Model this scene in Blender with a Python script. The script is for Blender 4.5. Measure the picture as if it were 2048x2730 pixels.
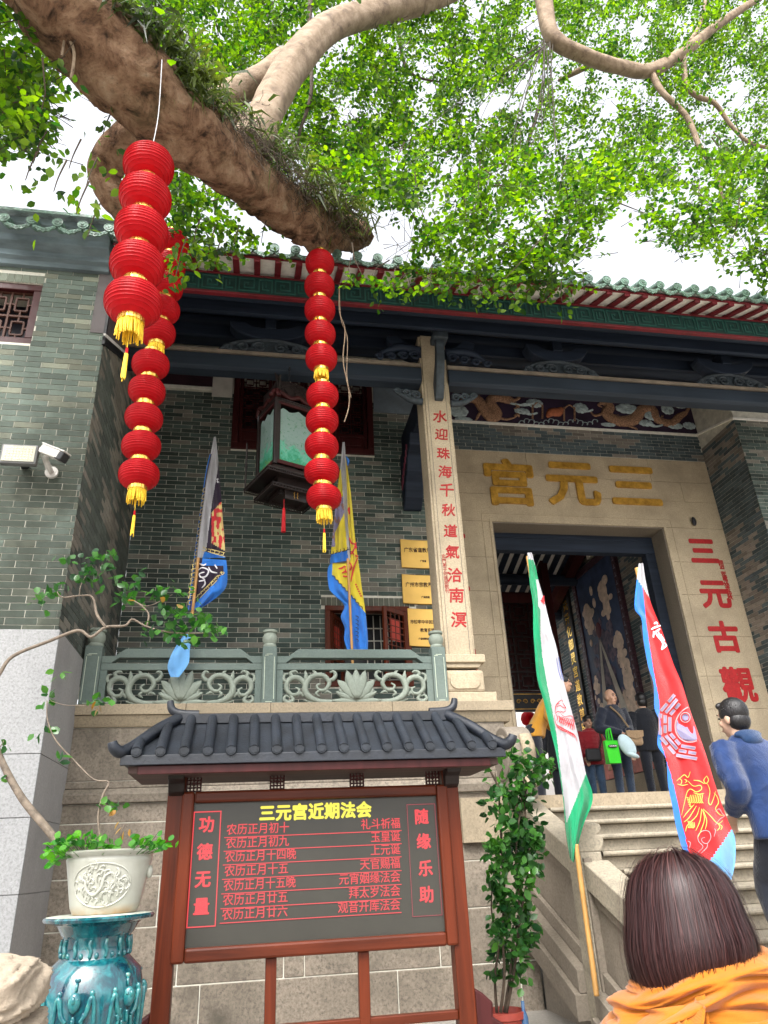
import bpy, bmesh, math, random
import numpy as np
from mathutils import Vector, Matrix

for o in list(bpy.data.objects): bpy.data.objects.remove(o)
SC = bpy.context.scene
COL = SC.collection
rad = math.radians

# ---------------------------------------------------------------- camera
EYE = 1.55
FPX, PITCH, ROLL, YAW = 1927.0, rad(25.8), rad(2.73), rad(10.9)
def _axes():
    cy, sy, cp, sp = math.cos(YAW), math.sin(YAW), math.cos(PITCH), math.sin(PITCH)
    fwd = np.array([sy*cp, cy*cp, sp]); right = np.array([cy, -sy, 0.0]); down = np.cross(fwd, right)
    cr, sr = math.cos(ROLL), math.sin(ROLL)
    return cr*right + sr*down, -sr*right + cr*down, fwd
AX = _axes()
camd = bpy.data.cameras.new('camera'); cam = bpy.data.objects.new('camera', camd); COL.objects.link(cam)
camd.sensor_fit = 'VERTICAL'; camd.sensor_height = 36.0; camd.lens = FPX/2730*36.0
camd.clip_start = 0.05; camd.clip_end = 3000
mw = Matrix.Identity(4)
for i in range(3):
    mw[i][0] = AX[0][i]; mw[i][1] = -AX[1][i]; mw[i][2] = -AX[2][i]
mw[2][3] = EYE
cam.matrix_world = mw
SC.camera = cam

# ---------------------------------------------------------------- world, sun, exposure
W = bpy.data.worlds.new('World'); SC.world = W; W.use_nodes = True
nt = W.node_tree; nt.nodes.clear()
sky = nt.nodes.new('ShaderNodeTexSky'); sky.sky_type = 'NISHITA'; sky.sun_disc = False
SUN_EL, SUN_AZ = rad(52), rad(205)          # azimuth measured clockwise from +Y
sky.sun_elevation = SUN_EL; sky.sun_rotation = SUN_AZ
sky.air_density = 1.0; sky.dust_density = 6.0; sky.ozone_density = 1.0
hs = nt.nodes.new('ShaderNodeHueSaturation'); hs.inputs['Saturation'].default_value = 0.18
bg = nt.nodes.new('ShaderNodeBackground'); bg.inputs['Strength'].default_value = 0.15
wo = nt.nodes.new('ShaderNodeOutputWorld')
nt.links.new(sky.outputs[0], hs.inputs['Color']); nt.links.new(hs.outputs[0], bg.inputs['Color']); nt.links.new(bg.outputs[0], wo.inputs[0])
sl = bpy.data.lights.new('sun', 'SUN'); sl.energy = 0.75; sl.angle = rad(14); sl.color = (1.0, 0.965, 0.91)
so = bpy.data.objects.new('sun', sl); COL.objects.link(so)
sd = Vector((math.sin(SUN_AZ)*math.cos(SUN_EL), math.cos(SUN_AZ)*math.cos(SUN_EL), math.sin(SUN_EL)))
so.rotation_euler = sd.to_track_quat('Z', 'Y').to_euler(); so.location = (0, -20, 30)
SC.view_settings.view_transform = 'Standard'; SC.view_settings.look = 'None'
SC.view_settings.exposure = 2.0; SC.view_settings.gamma = 1.0; SC.view_settings.use_curve_mapping = False
SC.cycles.use_denoising = True
SC.cycles.max_bounces = 8; SC.cycles.diffuse_bounces = 4; SC.cycles.transmission_bounces = 6; SC.cycles.transparent_max_bounces = 8

# ---------------------------------------------------------------- measuring: photo pixel -> point on a plane of the place
def P(px, py, X=None, Y=None, Z=None):
    a, b = (px-1024)/FPX, (py-1365)/FPX
    d = AX[0]*a + AX[1]*b + AX[2]
    t = X/d[0] if X is not None else Y/d[1] if Y is not None else (Z-EYE)/d[2]
    return Vector((d[0]*t, d[1]*t, EYE + d[2]*t))
def zof(py, Y, px=1024): return P(px, py, Y=Y).z
def xof(px, Y, py=1365): return P(px, py, Y=Y).x

# ---------------------------------------------------------------- things, parts
def tag(o, label=None, cat=None, group=None, kind=None):
    if label: o['label'] = label
    if cat: o['category'] = cat
    if group: o['group'] = group
    if kind: o['kind'] = kind
    return o
def thing(name, label, cat, group=None, loc=(0, 0, 0)):
    o = bpy.data.objects.new(name, None); COL.objects.link(o); o.location = loc; o.empty_display_size = 0.1
    return tag(o, label, cat, group)
def par(o, parent):
    if parent is not None:
        o.parent = parent
        # keep world-space mesh data: undo the parents' offsets
        off = Vector((0, 0, 0)); p = parent
        while p is not None:
            off += p.location; p = p.parent
        o.location = o.location - off
    return o

class MB:
    def __init__(s): s.v = []; s.f = []; s.mi = []; s.cur = 0
    def add(s, vs, fs):
        n = len(s.v); s.v.extend([tuple(v) for v in vs])
        for f in fs: s.f.append(tuple(i+n for i in f)); s.mi.append(s.cur)
        return s
    def box(s, x0, x1, y0, y1, z0, z1):
        v = [(x0,y0,z0),(x1,y0,z0),(x1,y1,z0),(x0,y1,z0),(x0,y0,z1),(x1,y0,z1),(x1,y1,z1),(x0,y1,z1)]
        return s.add(v, [(3,2,1,0),(4,5,6,7),(0,1,5,4),(1,2,6,5),(2,3,7,6),(3,0,4,7)])
    def obox(s, c, ax, ay, az):
        c = Vector(c); ax = Vector(ax); ay = Vector(ay); az = Vector(az)
        v = [c+ax*i+ay*j+az*k for k in (-1,1) for j in (-1,1) for i in (-1,1)]
        return s.add(v, [(0,2,3,1),(4,5,7,6),(0,1,5,4),(1,3,7,5),(3,2,6,7),(2,0,4,6)])
    def prism(s, pts, plane, a, b):
        n = len(pts)
        def mk(p, d):
            return (p[0], d, p[1]) if plane == 'xz' else (d, p[0], p[1]) if plane == 'yz' else (p[0], p[1], d)
        v = [mk(p, a) for p in pts] + [mk(p, b) for p in pts]
        f = [tuple(range(n)), tuple(range(2*n-1, n-1, -1))] + [(i, i+n, (i+1) % n+n, (i+1) % n) for i in range(n)]
        return s.add(v, f)
    def tube(s, pts, r, n=8, cap=True, flat=1.0, up=None):
        pts = [Vector(p) for p in pts]; m = len(pts)
        rs = list(r) if hasattr(r, '__len__') else [r]*m
        vs = []; prev = None
        for i, p in enumerate(pts):
            t = (pts[min(i+1, m-1)] - pts[max(i-1, 0)])
            if t.length < 1e-9: t = Vector((0, 0, 1))
            t.normalize()
            if up is not None: a = Vector(up) - t*Vector(up).dot(t)
            elif prev is None:
                a = t.orthogonal()
            else: a = prev - t*prev.dot(t)
            if a.length < 1e-6: a = t.orthogonal()
            a.normalize(); prev = a; b = t.cross(a)
            for k in range(n):
                an = 2*math.pi*k/n
                vs.append(p + a*(math.cos(an)*rs[i]*flat) + b*(math.sin(an)*rs[i]))
        fs = [(i*n+k, i*n+(k+1) % n, (i+1)*n+(k+1) % n, (i+1)*n+k) for i in range(m-1) for k in range(n)]
        if cap: fs += [tuple(range(n-1, -1, -1)), tuple((m-1)*n+k for k in range(n))]
        return s.add(vs, fs)
    def lathe(s, prof, c, n=24, sx=1.0, sy=1.0, wob=None):
        c = Vector(c); vs = []; m = len(prof)
        for (r, z) in prof:
            for k in range(n):
                an = 2*math.pi*k/n; rr = r*(wob(an, z) if wob else 1.0)
                vs.append((c.x+math.cos(an)*rr*sx, c.y+math.sin(an)*rr*sy, c.z+z))
        fs = [(i*n+k, i*n+(k+1) % n, (i+1)*n+(k+1) % n, (i+1)*n+k) for i in range(m-1) for k in range(n)]
        fs += [tuple(range(n-1, -1, -1)), tuple((m-1)*n+k for k in range(n))]
        return s.add(vs, fs)
    def ell(s, c, r, n=12, m=8, rot=None):
        c = Vector(c); vs = []; fs = []
        for i in range(m+1):
            th = math.pi*i/m
            for k in range(n):
                ph = 2*math.pi*k/n
                q = Vector((r[0]*math.sin(th)*math.cos(ph), r[1]*math.sin(th)*math.sin(ph), -r[2]*math.cos(th)))
                if rot is not None: q = rot @ q
                vs.append(c+q)
        fs = [(i*n+k, i*n+(k+1) % n, (i+1)*n+(k+1) % n, (i+1)*n+k) for i in range(m) for k in range(n)]
        return s.add(vs, fs)
    def grid(s, fn, nu, nv, mat=None, flip=False):
        vs = [fn(i/nu, j/nv) for j in range(nv+1) for i in range(nu+1)]
        n0 = len(s.v); s.v.extend([tuple(v) for v in vs]); w = nu+1
        for j in range(nv):
            for i in range(nu):
                q = (n0+j*w+i, n0+j*w+i+1, n0+(j+1)*w+i+1, n0+(j+1)*w+i)
                s.f.append(q[::-1] if flip else q); s.mi.append(mat((i+.5)/nu, (j+.5)/nv) if mat else s.cur)
        return s
    def build(s, name, mat, parent=None, smooth=False, bevel=0.0, autos=None, weld=False):
        me = bpy.data.meshes.new(name); me.from_pydata(s.v, [], s.f)
        mats = mat if isinstance(mat, (list, tuple)) else [mat]
        for m in mats: me.materials.append(m)
        if len(mats) > 1: me.polygons.foreach_set('material_index', s.mi)
        if smooth: me.polygons.foreach_set('use_smooth', [True]*len(me.polygons))
        me.update()
        o = bpy.data.objects.new(name, me); COL.objects.link(o)
        if autos and smooth:
            me.set_sharp_from_angle(angle=rad(autos))
        if bevel:
            b = o.modifiers.new('bevel', 'BEVEL'); b.width = bevel; b.segments = 2; b.limit_method = 'ANGLE'; b.angle_limit = rad(40)
        par(o, parent)
        return o

def cr(pts, n=6):
    """smooth curve through points"""
    pts = [Vector(p) for p in pts]; out = []
    for i in range(len(pts)-1):
        p0 = pts[max(i-1, 0)]; p1 = pts[i]; p2 = pts[i+1]; p3 = pts[min(i+2, len(pts)-1)]
        for k in range(n):
            t = k/n
            out.append(0.5*((2*p1) + (p2-p0)*t + (2*p0-5*p1+4*p2-p3)*t*t + (3*p1-p0-3*p2+p3)*t**3))
    out.append(pts[-1]); return out
def lerpl(vals, n):
    """resample a list of numbers to n entries"""
    return list(np.interp(np.linspace(0, 1, n), np.linspace(0, 1, len(vals)), vals))

def text(name, s, size, mat, parent, origin, ux=(1, 0, 0), uy=(0, 0, 1), extrude=0.004, offset=0.0, bevel=0.0, align='CENTER', sx=1.0, shear=0.0, space=1.0, res=3, bold=0.0, boldx=None):
    """lettering as a mesh: origin is the middle (or left/right end) of the line"""
    cu = bpy.data.curves.new(name, 'FONT'); cu.body = s; cu.size = size; cu.extrude = extrude; cu.offset = offset
    cu.bevel_depth = bevel; cu.bevel_resolution = 1; cu.align_x = align; cu.align_y = 'CENTER'; cu.shear = shear; cu.resolution_u = res; cu.space_character = space
    t = bpy.data.objects.new(name, cu)
    me = bpy.data.meshes.new_from_object(t); me.name = name
    bpy.data.objects.remove(t); bpy.data.curves.remove(cu)
    if bold:                                   # heavier strokes: the same glyph laid side by side
        n = len(me.vertices); v0 = np.empty(n*3); me.vertices.foreach_get('co', v0); v0 = v0.reshape(-1, 3); f0 = [tuple(p.vertices) for p in me.polygons]; vv = []; ff = []
        for k in range(9):
            r = bold*(1 if k else 0); an = k/8*6.2832; vv.append(v0+np.array([math.cos(an)*r*(boldx or 1.0), math.sin(an)*r, -k*.00025])); ff += [tuple(i+n*k for i in p) for p in f0]
        me2 = bpy.data.meshes.new(name); me2.from_pydata(np.concatenate(vv).tolist(), [], ff); bpy.data.meshes.remove(me); me = me2; me.name = name
    ux = Vector(ux).normalized(); uy = Vector(uy).normalized(); uz = ux.cross(uy)
    M = Matrix.Identity(4)
    for i in range(3):
        M[i][0] = ux[i]*sx; M[i][1] = uy[i]; M[i][2] = uz[i]; M[i][3] = origin[i]
    me.transform(M); me.materials.clear(); me.materials.append(mat); me.update()
    o = bpy.data.objects.new(name, me); COL.objects.link(o); par(o, parent)
    return o

# ---------------------------------------------------------------- materials
MATS = {}
def nd(t, typ, **kw):
    n = t.nodes.new(typ)
    for k, v in kw.items():
        if k.startswith('i_'): n.inputs[k[2:].replace('_', ' ')].default_value = v
        else: setattr(n, k, v)
    return n
def base_mat(name):
    m = bpy.data.materials.new(name); m.use_nodes = True; t = m.node_tree; b = t.nodes['Principled BSDF']
    MATS[name] = m
    return m, t, b
def col4(c): return (c[0], c[1], c[2], 1.0)
def noise(t, scale, detail=4, rough=0.55, vec=None, dist=0.0):
    n = nd(t, 'ShaderNodeTexNoise'); n.inputs['Scale'].default_value = scale; n.inputs['Detail'].default_value = detail
    n.inputs['Roughness'].default_value = rough; n.inputs['Distortion'].default_value = dist
    if vec is not None: t.links.new(vec, n.inputs['Vector'])
    return n.outputs['Fac']
def ramp(t, fac, stops):
    r = nd(t, 'ShaderNodeValToRGB'); e = r.color_ramp.elements
    while len(e) > 2: e.remove(e[-1])
    for i, (p, c) in enumerate(stops):
        if i < 2: e[i].position = p; e[i].color = col4(c)
        else:
            x = e.new(p); x.color = col4(c)
    t.links.new(fac, r.inputs['Fac']); return r.outputs['Color']
def mixc(t, a, b, fac, mode='MIX'):
    m = nd(t, 'ShaderNodeMix', data_type='RGBA', blend_type=mode)
    for s, i in ((fac, 0), (a, 6), (b, 7)):
        if hasattr(s, 'links'): t.links.new(s, m.inputs[i])
        else: m.inputs[i].default_value = s if i == 0 else col4(s)
    return m.outputs[2]
def wcoord(t, scale=None):
    """place coordinates, so that pieces that share a mesh still differ"""
    g = nd(t, 'ShaderNodeNewGeometry')
    if scale is None: return g.outputs['Position']
    mp = nd(t, 'ShaderNodeMapping'); mp.inputs['Scale'].default_value = scale
    t.links.new(g.outputs['Position'], mp.inputs['Vector']); return mp.outputs['Vector']
def bump(t, b, h, strength, dist=0.01):
    n = nd(t, 'ShaderNodeBump'); n.inputs['Strength'].default_value = strength; n.inputs['Distance'].default_value = dist
    t.links.new(h, n.inputs['Height']); t.links.new(n.outputs['Normal'], b.inputs['Normal'])
def plain(name, c, rough=0.6, var=0.18, scale=6.0, bmp=0.0, bscale=60.0, metal=0.0, spec=0.4, stretch=None, dark=None, coat=0.0):
    """a painted or solid surface with uneven tone"""
    m, t, b = base_mat(name)
    vec = wcoord(t, stretch)
    f = noise(t, scale, 5, 0.6, vec)
    lo = tuple(max(0, x*(1-var)) for x in c); hi = tuple(min(1, x*(1+var)) for x in c)
    colr = ramp(t, f, [(0.3, dark or lo), (0.7, hi)])
    t.links.new(colr, b.inputs['Base Color'])
    b.inputs['Roughness'].default_value = rough; b.inputs['Metallic'].default_value = metal
    b.inputs['Specular IOR Level'].default_value = spec; b.inputs['Coat Weight'].default_value = coat
    if bmp: bump(t, b, noise(t, bscale, 4, 0.6, vec), bmp)
    return m
def granite(name, c, speck=0.5, stain=0.25, stainc=None, rough=0.75, sscale=50.0, bmp=0.35):
    m, t, b = base_mat(name); vec = wcoord(t)
    n1 = noise(t, sscale, 3, 0.7, vec); n2 = noise(t, 1.3, 6, 0.65, vec); n3 = noise(t, sscale*0.45, 2, 0.6, vec)
    g = ramp(t, n1, [(0.36, tuple(x*(1-speck) for x in c)), (0.5, c), (0.64, tuple(min(1, x*(1+speck*0.55)) for x in c))])
    g = mixc(t, g, tuple(x*0.86 for x in c), n3)
    sf = ramp(t, n2, [(0.45, (0, 0, 0)), (0.75, (stain*2,)*3)])
    g = mixc(t, g, stainc or tuple(x*0.45 for x in c), sf)
    wv = noise(t, 3.5, 5, 0.6, wcoord(t, (1, 1, 0.12)))
    g = mixc(t, g, tuple(x*0.6 for x in c), ramp(t, wv, [(0.55, (0, 0, 0)), (0.8, (stain*1.3,)*3)]))
    t.links.new(g, b.inputs['Base Color']); b.inputs['Roughness'].default_value = rough; b.inputs['Specular IOR Level'].default_value = 0.3
    bump(t, b, n1, bmp, 0.004)
    return m
def wood(name, c, rough=0.35, var=0.45, axis=2, coat=0.25, scale=14.0):
    m, t, b = base_mat(name); st = [1, 1, 1]; st[axis] = 0.06
    vec = wcoord(t, tuple(st)); f = noise(t, scale, 6, 0.62, vec, 0.6)
    g = ramp(t, f, [(0.3, tuple(x*(1-var) for x in c)), (0.55, c), (0.8, tuple(min(1, x*(1+var*0.7)) for x in c))])
    big = noise(t, 1.2, 3, 0.5, wcoord(t)); g = mixc(t, g, tuple(x*0.55 for x in c), ramp(t, big, [(0.45, (0, 0, 0)), (0.8, (0.6,)*3)]))
    t.links.new(g, b.inputs['Base Color']); b.inputs['Roughness'].default_value = rough; b.inputs['Coat Weight'].default_value = coat; b.inputs['Specular IOR Level'].default_value = 0.18
    bump(t, b, f, 0.15, 0.003)
    return m
def brickmat(name, source, stain=0.0, stainc=(0.03, 0.04, 0.03), zmid=0.0, zr=1.0):
    """source: 'obj' reads the brick's own colour, 'att' the colour stored on the joined bricks"""
    m, t, b = base_mat(name); vec = wcoord(t)
    if source == 'obj': c = nd(t, 'ShaderNodeObjectInfo').outputs['Color']
    else:
        a = nd(t, 'ShaderNodeAttribute'); a.attribute_name = 'tone'; c = a.outputs['Color']
    n1 = noise(t, 45, 5, 0.7, vec); n2 = noise(t, 9, 4, 0.6, vec)
    g = mixc(t, c, (0.5, 0.5, 0.5), ramp(t, n1, [(0.35, (0, 0, 0)), (0.85, (0.5,)*3)]), 'MULTIPLY')
    g = mixc(t, g, (0.26, 0.28, 0.25), ramp(t, n2, [(0.55, (0, 0, 0)), (0.88, (0.32,)*3)]))
    n4 = noise(t, 0.9, 5, 0.6, wcoord(t, (1, 1, 0.35))); g = mixc(t, g, (0.5, 0.5, 0.5), ramp(t, n4, [(0.45, (0, 0, 0)), (0.72, (0.75,)*3)]), 'MULTIPLY')
    if stain:
        n3 = noise(t, 1.1, 7, 0.68, wcoord(t, (1, 1, 0.8)))
        sep = nd(t, 'ShaderNodeSeparateXYZ'); t.links.new(vec, sep.inputs[0])
        mr = nd(t, 'ShaderNodeMapRange'); mr.inputs[1].default_value = zmid+zr; mr.inputs[2].default_value = zmid-zr*0.3
        t.links.new(sep.outputs[2], mr.inputs[0])
        mm = nd(t, 'ShaderNodeMath', operation='MULTIPLY'); t.links.new(ramp(t, n3, [(0.36, (0, 0, 0)), (0.58, (stain,)*3)]), mm.inputs[0]); t.links.new(mr.outputs[0], mm.inputs[1])
        g = mixc(t, g, stainc, mm.outputs[0])
    t.links.new(g, b.inputs['Base Color']); b.inputs['Roughness'].default_value = 0.85; b.inputs['Specular IOR Level'].default_value = 0.25
    bump(t, b, n1, 0.5, 0.004)
    return m
def emis(name, c, strength):
    m, t, b = base_mat(name); b.inputs['Base Color'].default_value = (.02, .02, .02, 1); b.inputs['Emission Color'].default_value = col4(c); b.inputs['Emission Strength'].default_value = strength
    return m
def leafmat(name, c1, c2, trans=0.45, rough=0.45):
    m, t, b = base_mat(name)
    ri = nd(t, 'ShaderNodeNewGeometry').outputs['Random Per Island']
    oi = nd(t, 'ShaderNodeObjectInfo').outputs['Random']
    ad = nd(t, 'ShaderNodeMath', operation='ADD'); t.links.new(ri, ad.inputs[0]); t.links.new(oi, ad.inputs[1])
    fr = nd(t, 'ShaderNodeMath', operation='FRACT'); t.links.new(ad.outputs[0], fr.inputs[0])
    mid = tuple((x+y)/2 for x, y in zip(c1, c2))
    c = ramp(t, fr.outputs[0], [(0.0, c1), (0.5, mid), (1.0, c2)])
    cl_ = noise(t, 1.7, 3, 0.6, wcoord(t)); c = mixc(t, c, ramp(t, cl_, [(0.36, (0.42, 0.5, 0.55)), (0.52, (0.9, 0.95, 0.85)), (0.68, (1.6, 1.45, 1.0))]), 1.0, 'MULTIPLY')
    t.links.new(c, b.inputs['Base Color']); b.inputs['Roughness'].default_value = rough; b.inputs['Specular IOR Level'].default_value = 0.35
    tr = nd(t, 'ShaderNodeBsdfTranslucent'); c2_ = mixc(t, c, (1.0, 1.0, 0.35), 0.25, 'MIX'); br = nd(t, 'ShaderNodeHueSaturation'); br.inputs['Value'].default_value = 2.3; br.inputs['Saturation'].default_value = 1.15
    t.links.new(c, br.inputs['Color']); t.links.new(br.outputs[0], tr.inputs['Color'])
    mx = nd(t, 'ShaderNodeMixShader'); mx.inputs[0].default_value = trans
    out = t.nodes['Material Output']
    t.links.new(b.outputs[0], mx.inputs[1]); t.links.new(tr.outputs[0], mx.inputs[2]); t.links.new(mx.outputs[0], out.inputs['Surface'])
    return m
def cloth(name, c, rough=0.85, trans=0.25, bmp=0.25, scale=5.0, var=0.12, sheen=0.2, wrinkle=0.55):
    m, t, b = base_mat(name); vec = wcoord(t)
    f = noise(t, scale, 5, 0.6, vec)
    g = ramp(t, f, [(0.3, tuple(x*(1-var) for x in c)), (0.7, tuple(min(1, x*(1+var)) for x in c))])
    t.links.new(g, b.inputs['Base Color']); b.inputs['Roughness'].default_value = rough; b.inputs['Sheen Weight'].default_value = sheen; b.inputs['Specular IOR Level'].default_value = 0.2
    w = nd(t, 'ShaderNodeTexWave'); w.inputs['Scale'].default_value = 120; w.inputs['Distortion'].default_value = 2; t.links.new(vec, w.inputs['Vector'])
    wr = noise(t, 9, 3, 0.55, wcoord(t, (1, 1, 0.55)), 1.2); mw_ = nd(t, 'ShaderNodeMath', operation='MULTIPLY_ADD'); t.links.new(w.outputs['Fac'], mw_.inputs[0]); mw_.inputs[1].default_value = 0.06; t.links.new(wr, mw_.inputs[2])
    bump(t, b, mw_.outputs[0], wrinkle, 0.035)
    if trans:
        tr = nd(t, 'ShaderNodeBsdfTranslucent'); t.links.new(g, tr.inputs['Color']); mx = nd(t, 'ShaderNodeMixShader'); mx.inputs[0].default_value = trans
        out = t.nodes['Material Output']; t.links.new(b.outputs[0], mx.inputs[1]); t.links.new(tr.outputs[0], mx.inputs[2]); t.links.new(mx.outputs[0], out.inputs['Surface'])
    return m

G_BEIGE = granite('beige_granite', (0.47, 0.385, 0.27), 0.36, 0.36)
G_WARM = granite('warm_granite', (0.32, 0.26, 0.18), 0.42, 0.3)
G_WALL = granite('weathered_granite', (0.245, 0.205, 0.162), 0.65, 0.5, (0.075, 0.065, 0.05), sscale=40)
G_GREY = granite('grey_granite', (0.285, 0.287, 0.29), 0.42, 0.3)
G_DARK = granite('dark_granite', (0.21, 0.18, 0.145), 0.35, 0.3)  # the stone's own darker tone: reveals, stair side, drum
G_GREEN = granite('green_limestone', (0.115, 0.15, 0.135), 0.2, 0.25, (0.20, 0.235, 0.205))
G_CARVE = granite('carved_limestone', (0.25, 0.285, 0.24), 0.18, 0.3, (0.13, 0.15, 0.125))
MORTAR = plain('mortar', (0.55, 0.53, 0.46), 0.9, 0.25, 8, 0.4, 90)
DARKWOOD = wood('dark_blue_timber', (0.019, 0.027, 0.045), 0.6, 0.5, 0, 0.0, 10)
MAROON = wood('maroon_lacquer_wood', (0.048, 0.010, 0.010), 0.45, 0.4, 2, 0.04)
REDWOOD = wood('red_brown_lacquer_wood', (0.092, 0.0165, 0.005), 0.42, 0.6, 2, 0.05)
REDWOODX = wood('red_brown_lacquer_rail', (0.092, 0.0175, 0.006), 0.42, 0.6, 0, 0.05)
BLACKWOOD = wood('black_carved_wood', (0.022, 0.015, 0.014), 0.4, 0.4, 0, 0.15)
REDPAINT = plain('red_lettering_paint', (0.36, 0.012, 0.014), 0.6, 0.25, 30)
REDTRIM = plain('crimson_eave_paint', (0.125, 0.007, 0.013), 0.55, 0.3, 9)
WHITEP = plain('white_eave_plaster', (0.72, 0.70, 0.66), 0.8, 0.12, 14, 0.2)
PLASTER = plain('blue_grey_plaster', (0.115, 0.15, 0.165), 0.85, 0.5, 3.2, 0.5, 40, stretch=(0.35, 1, 1))
GREENF = plain('green_fascia_paint', (0.007, 0.040, 0.036), 0.6, 0.35, 5)
GREENR = plain('green_fascia_relief', (0.016, 0.078, 0.066), 0.6, 0.3, 8)
TILEG = plain('green_glazed_tile', (0.13, 0.22, 0.175), 0.45, 0.5, 22, 0.5, 70, coat=0.2, dark=(0.06, 0.085, 0.07))
GOLD = plain('gilded_letter', (0.50, 0.28, 0.045), 0.36, 0.3, 9, 0.6, 40, metal=0.25, dark=(0.30, 0.155, 0.022))
GOLDF = plain('gold_foil', (0.85, 0.55, 0.12), 0.25, 0.2, 30, metal=0.9)
BRASS = plain('brass_plate', (0.66, 0.40, 0.10), 0.34, 0.12, 2.5, metal=0.55)
BLACK = plain('black_paint', (0.012, 0.012, 0.014), 0.5, 0.2, 10)
IRON = plain('dark_iron', (0.03, 0.03, 0.035), 0.5, 0.3, 20, metal=0.5)
# ================================================================ ground
mb = MB(); mb.box(-400, 400, -400, 3.4, -0.5, 0.0)
tag(mb.build('ground', granite('courtyard_paving', (0.30, 0.28, 0.25), 0.3, 0.3)), kind='structure')
mb = MB(); mb.box(-400, 400, 3.4, 400, -0.5, 0.30)
tag(mb.build('pavement', MATS['courtyard_paving']), kind='structure')

# ================================================================ brickwork
RB = random.Random(7)
def vnoise(x, y, seed=0):
    def h(i, j):
        return random.Random((i*73856093) ^ (j*19349663) ^ seed).random()
    i, j = math.floor(x), math.floor(y); fx, fy = x-i, y-j
    fx = fx*fx*(3-2*fx); fy = fy*fy*(3-2*fy)
    return (h(i, j)*(1-fx)+h(i+1, j)*fx)*(1-fy) + (h(i, j+1)*(1-fx)+h(i+1, j+1)*fx)*fy
def proj(p):
    d = np.array([p[0], p[1], p[2]-EYE]); z = AX[2] @ d
    if z < 0.1: return None
    return 1024+FPX*(AX[0] @ d)/z, 1365+FPX*(AX[1] @ d)/z, z
def facade_tone(u, z):
    c = vnoise(u*1.3, z*4.5, 3)*0.62 + RB.random()*0.38
    if c > 0.70: k = RB.uniform(0.75, 1.25); return (0.20*k, 0.19*k, 0.162*k)
    k = RB.uniform(0.5, 1.35); g = RB.random()
    return ((0.068+0.030*g)*k, (0.100+0.024*g)*k, (0.090+0.018*g)*k)
def left_tone(u, z):
    k = RB.uniform(0.7, 1.3)
    if RB.random() < 0.16: return (0.185*k, 0.195*k, 0.15*k)
    return (0.118*k, 0.148*k, 0.125*k)
def side_tone(u, z):
    c = vnoise(u*1.8, z*2.5, 9)*0.6+RB.random()*0.4; k = RB.uniform(0.75, 1.25)
    if c > 0.58: return (0.25*k, 0.23*k, 0.195*k)
    return (0.115*k, 0.13*k, 0.115*k)
def door_tone(u, z):
    c = vnoise(u*1.1, z*3.0, 21)*0.6+RB.random()*0.4; k = RB.uniform(0.7, 1.3)
    if c > 0.62: return (0.23*k, 0.205*k, 0.18*k)
    return (0.085*k, 0.112*k, 0.122*k)
BR_OBJ = brickmat('grey_green_brick', 'obj'); BR_ATT = brickmat('grey_green_brick_joined', 'att')
BL_OBJ = brickmat('mossy_brick', 'obj', 0.85, (0.035, 0.042, 0.032), 5.5, 1.4); BL_ATT = brickmat('mossy_brick_joined', 'att', 0.85, (0.035, 0.042, 0.032), 5.5, 1.4)
def brick_wall(wall, org, ux, nrm, u0, u1, z0, z1, tone, mo, ma, holes=(), top=None, L=0.268, H=0.0665, gap=0.0068, depth=0.03, limit=300):
    """courses of stretchers; every brick its own piece, 300 largest in view as objects, the rest joined"""
    org = Vector(org); ux = Vector(ux); nrm = Vector(nrm); ic = 0; z = z0; items = []
    while z + H*0.5 < z1:
        zz = min(z+H-gap, z1)
        off = (L/2 if ic % 2 else 0.0) + RB.uniform(-0.012, 0.012)
        a = u0 - off
        while a < u1:
            segs = [(max(a, u0), min(a+L-gap, u1))]
            for (h0, h1, hz0, hz1) in holes:
                if zz > hz0 and z < hz1:
                    ns = []
                    for s0, s1 in segs:
                        if s1 <= h0 or s0 >= h1: ns.append((s0, s1)); continue
                        if s0 < h0: ns.append((s0, h0))
                        if s1 > h1: ns.append((h1, s1))
                    segs = ns
            for s0, s1 in segs:
                if s1-s0 < 0.02: continue
                if top and zz > top((s0+s1)/2): continue
                c = org + ux*((s0+s1)/2) + Vector((0, 0, (z+zz)/2))
                q = proj(c); sc = -1
                if q and -40 < q[0] < 2090 and -40 < q[1] < 2770: sc = (s1-s0)/q[2]
                items.append((sc, c, s1-s0, zz-z, tone((s0+s1)/2, (z+zz)/2)))
            a += L
        z += H; ic += 1
    items.sort(key=lambda t: -t[0])
    cache = {}
    jv, jf, jc = [], [], []
    for i, (sc, c, w, h, t) in enumerate(items):
        jit = nrm*RB.uniform(-0.0015, 0.0015)
        if i < limit and sc > 0:
            key = (round(w, 2), round(h, 3))
            if key not in cache:
                m = MB(); m.obox((0, 0, 0), ux*(key[0]/2), nrm*(depth/2), (0, 0, h/2))
                me = bpy.data.meshes.new('brick'); me.from_pydata(m.v, [], m.f); me.materials.append(mo); cache[key] = me
            o = bpy.data.objects.new('brick', cache[key]); o.location = c + jit - nrm*(depth/2); o.color = (*t, 1); COL.objects.link(o); par(o, wall)
        else:
            m = MB(); m.obox(c+jit-nrm*(depth/2), ux*(w/2), nrm*(depth/2), (0, 0, h/2))
            n = len(jv); jv += m.v; jf += [tuple(k+n for k in f) for f in m.f]; jc += [t]*8
    if jv:
        me = bpy.data.meshes.new('brickwork'); me.from_pydata(jv, [], jf); me.materials.append(ma)
        at_ = me.color_attributes.new('tone', 'FLOAT_COLOR', 'POINT'); at_.data.foreach_set('color', [x for t in jc for x in (*t, 1.0)])
        o = bpy.data.objects.new('brickwork', me); COL.objects.link(o); par(o, wall); o['kind'] = 'stuff'

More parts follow.
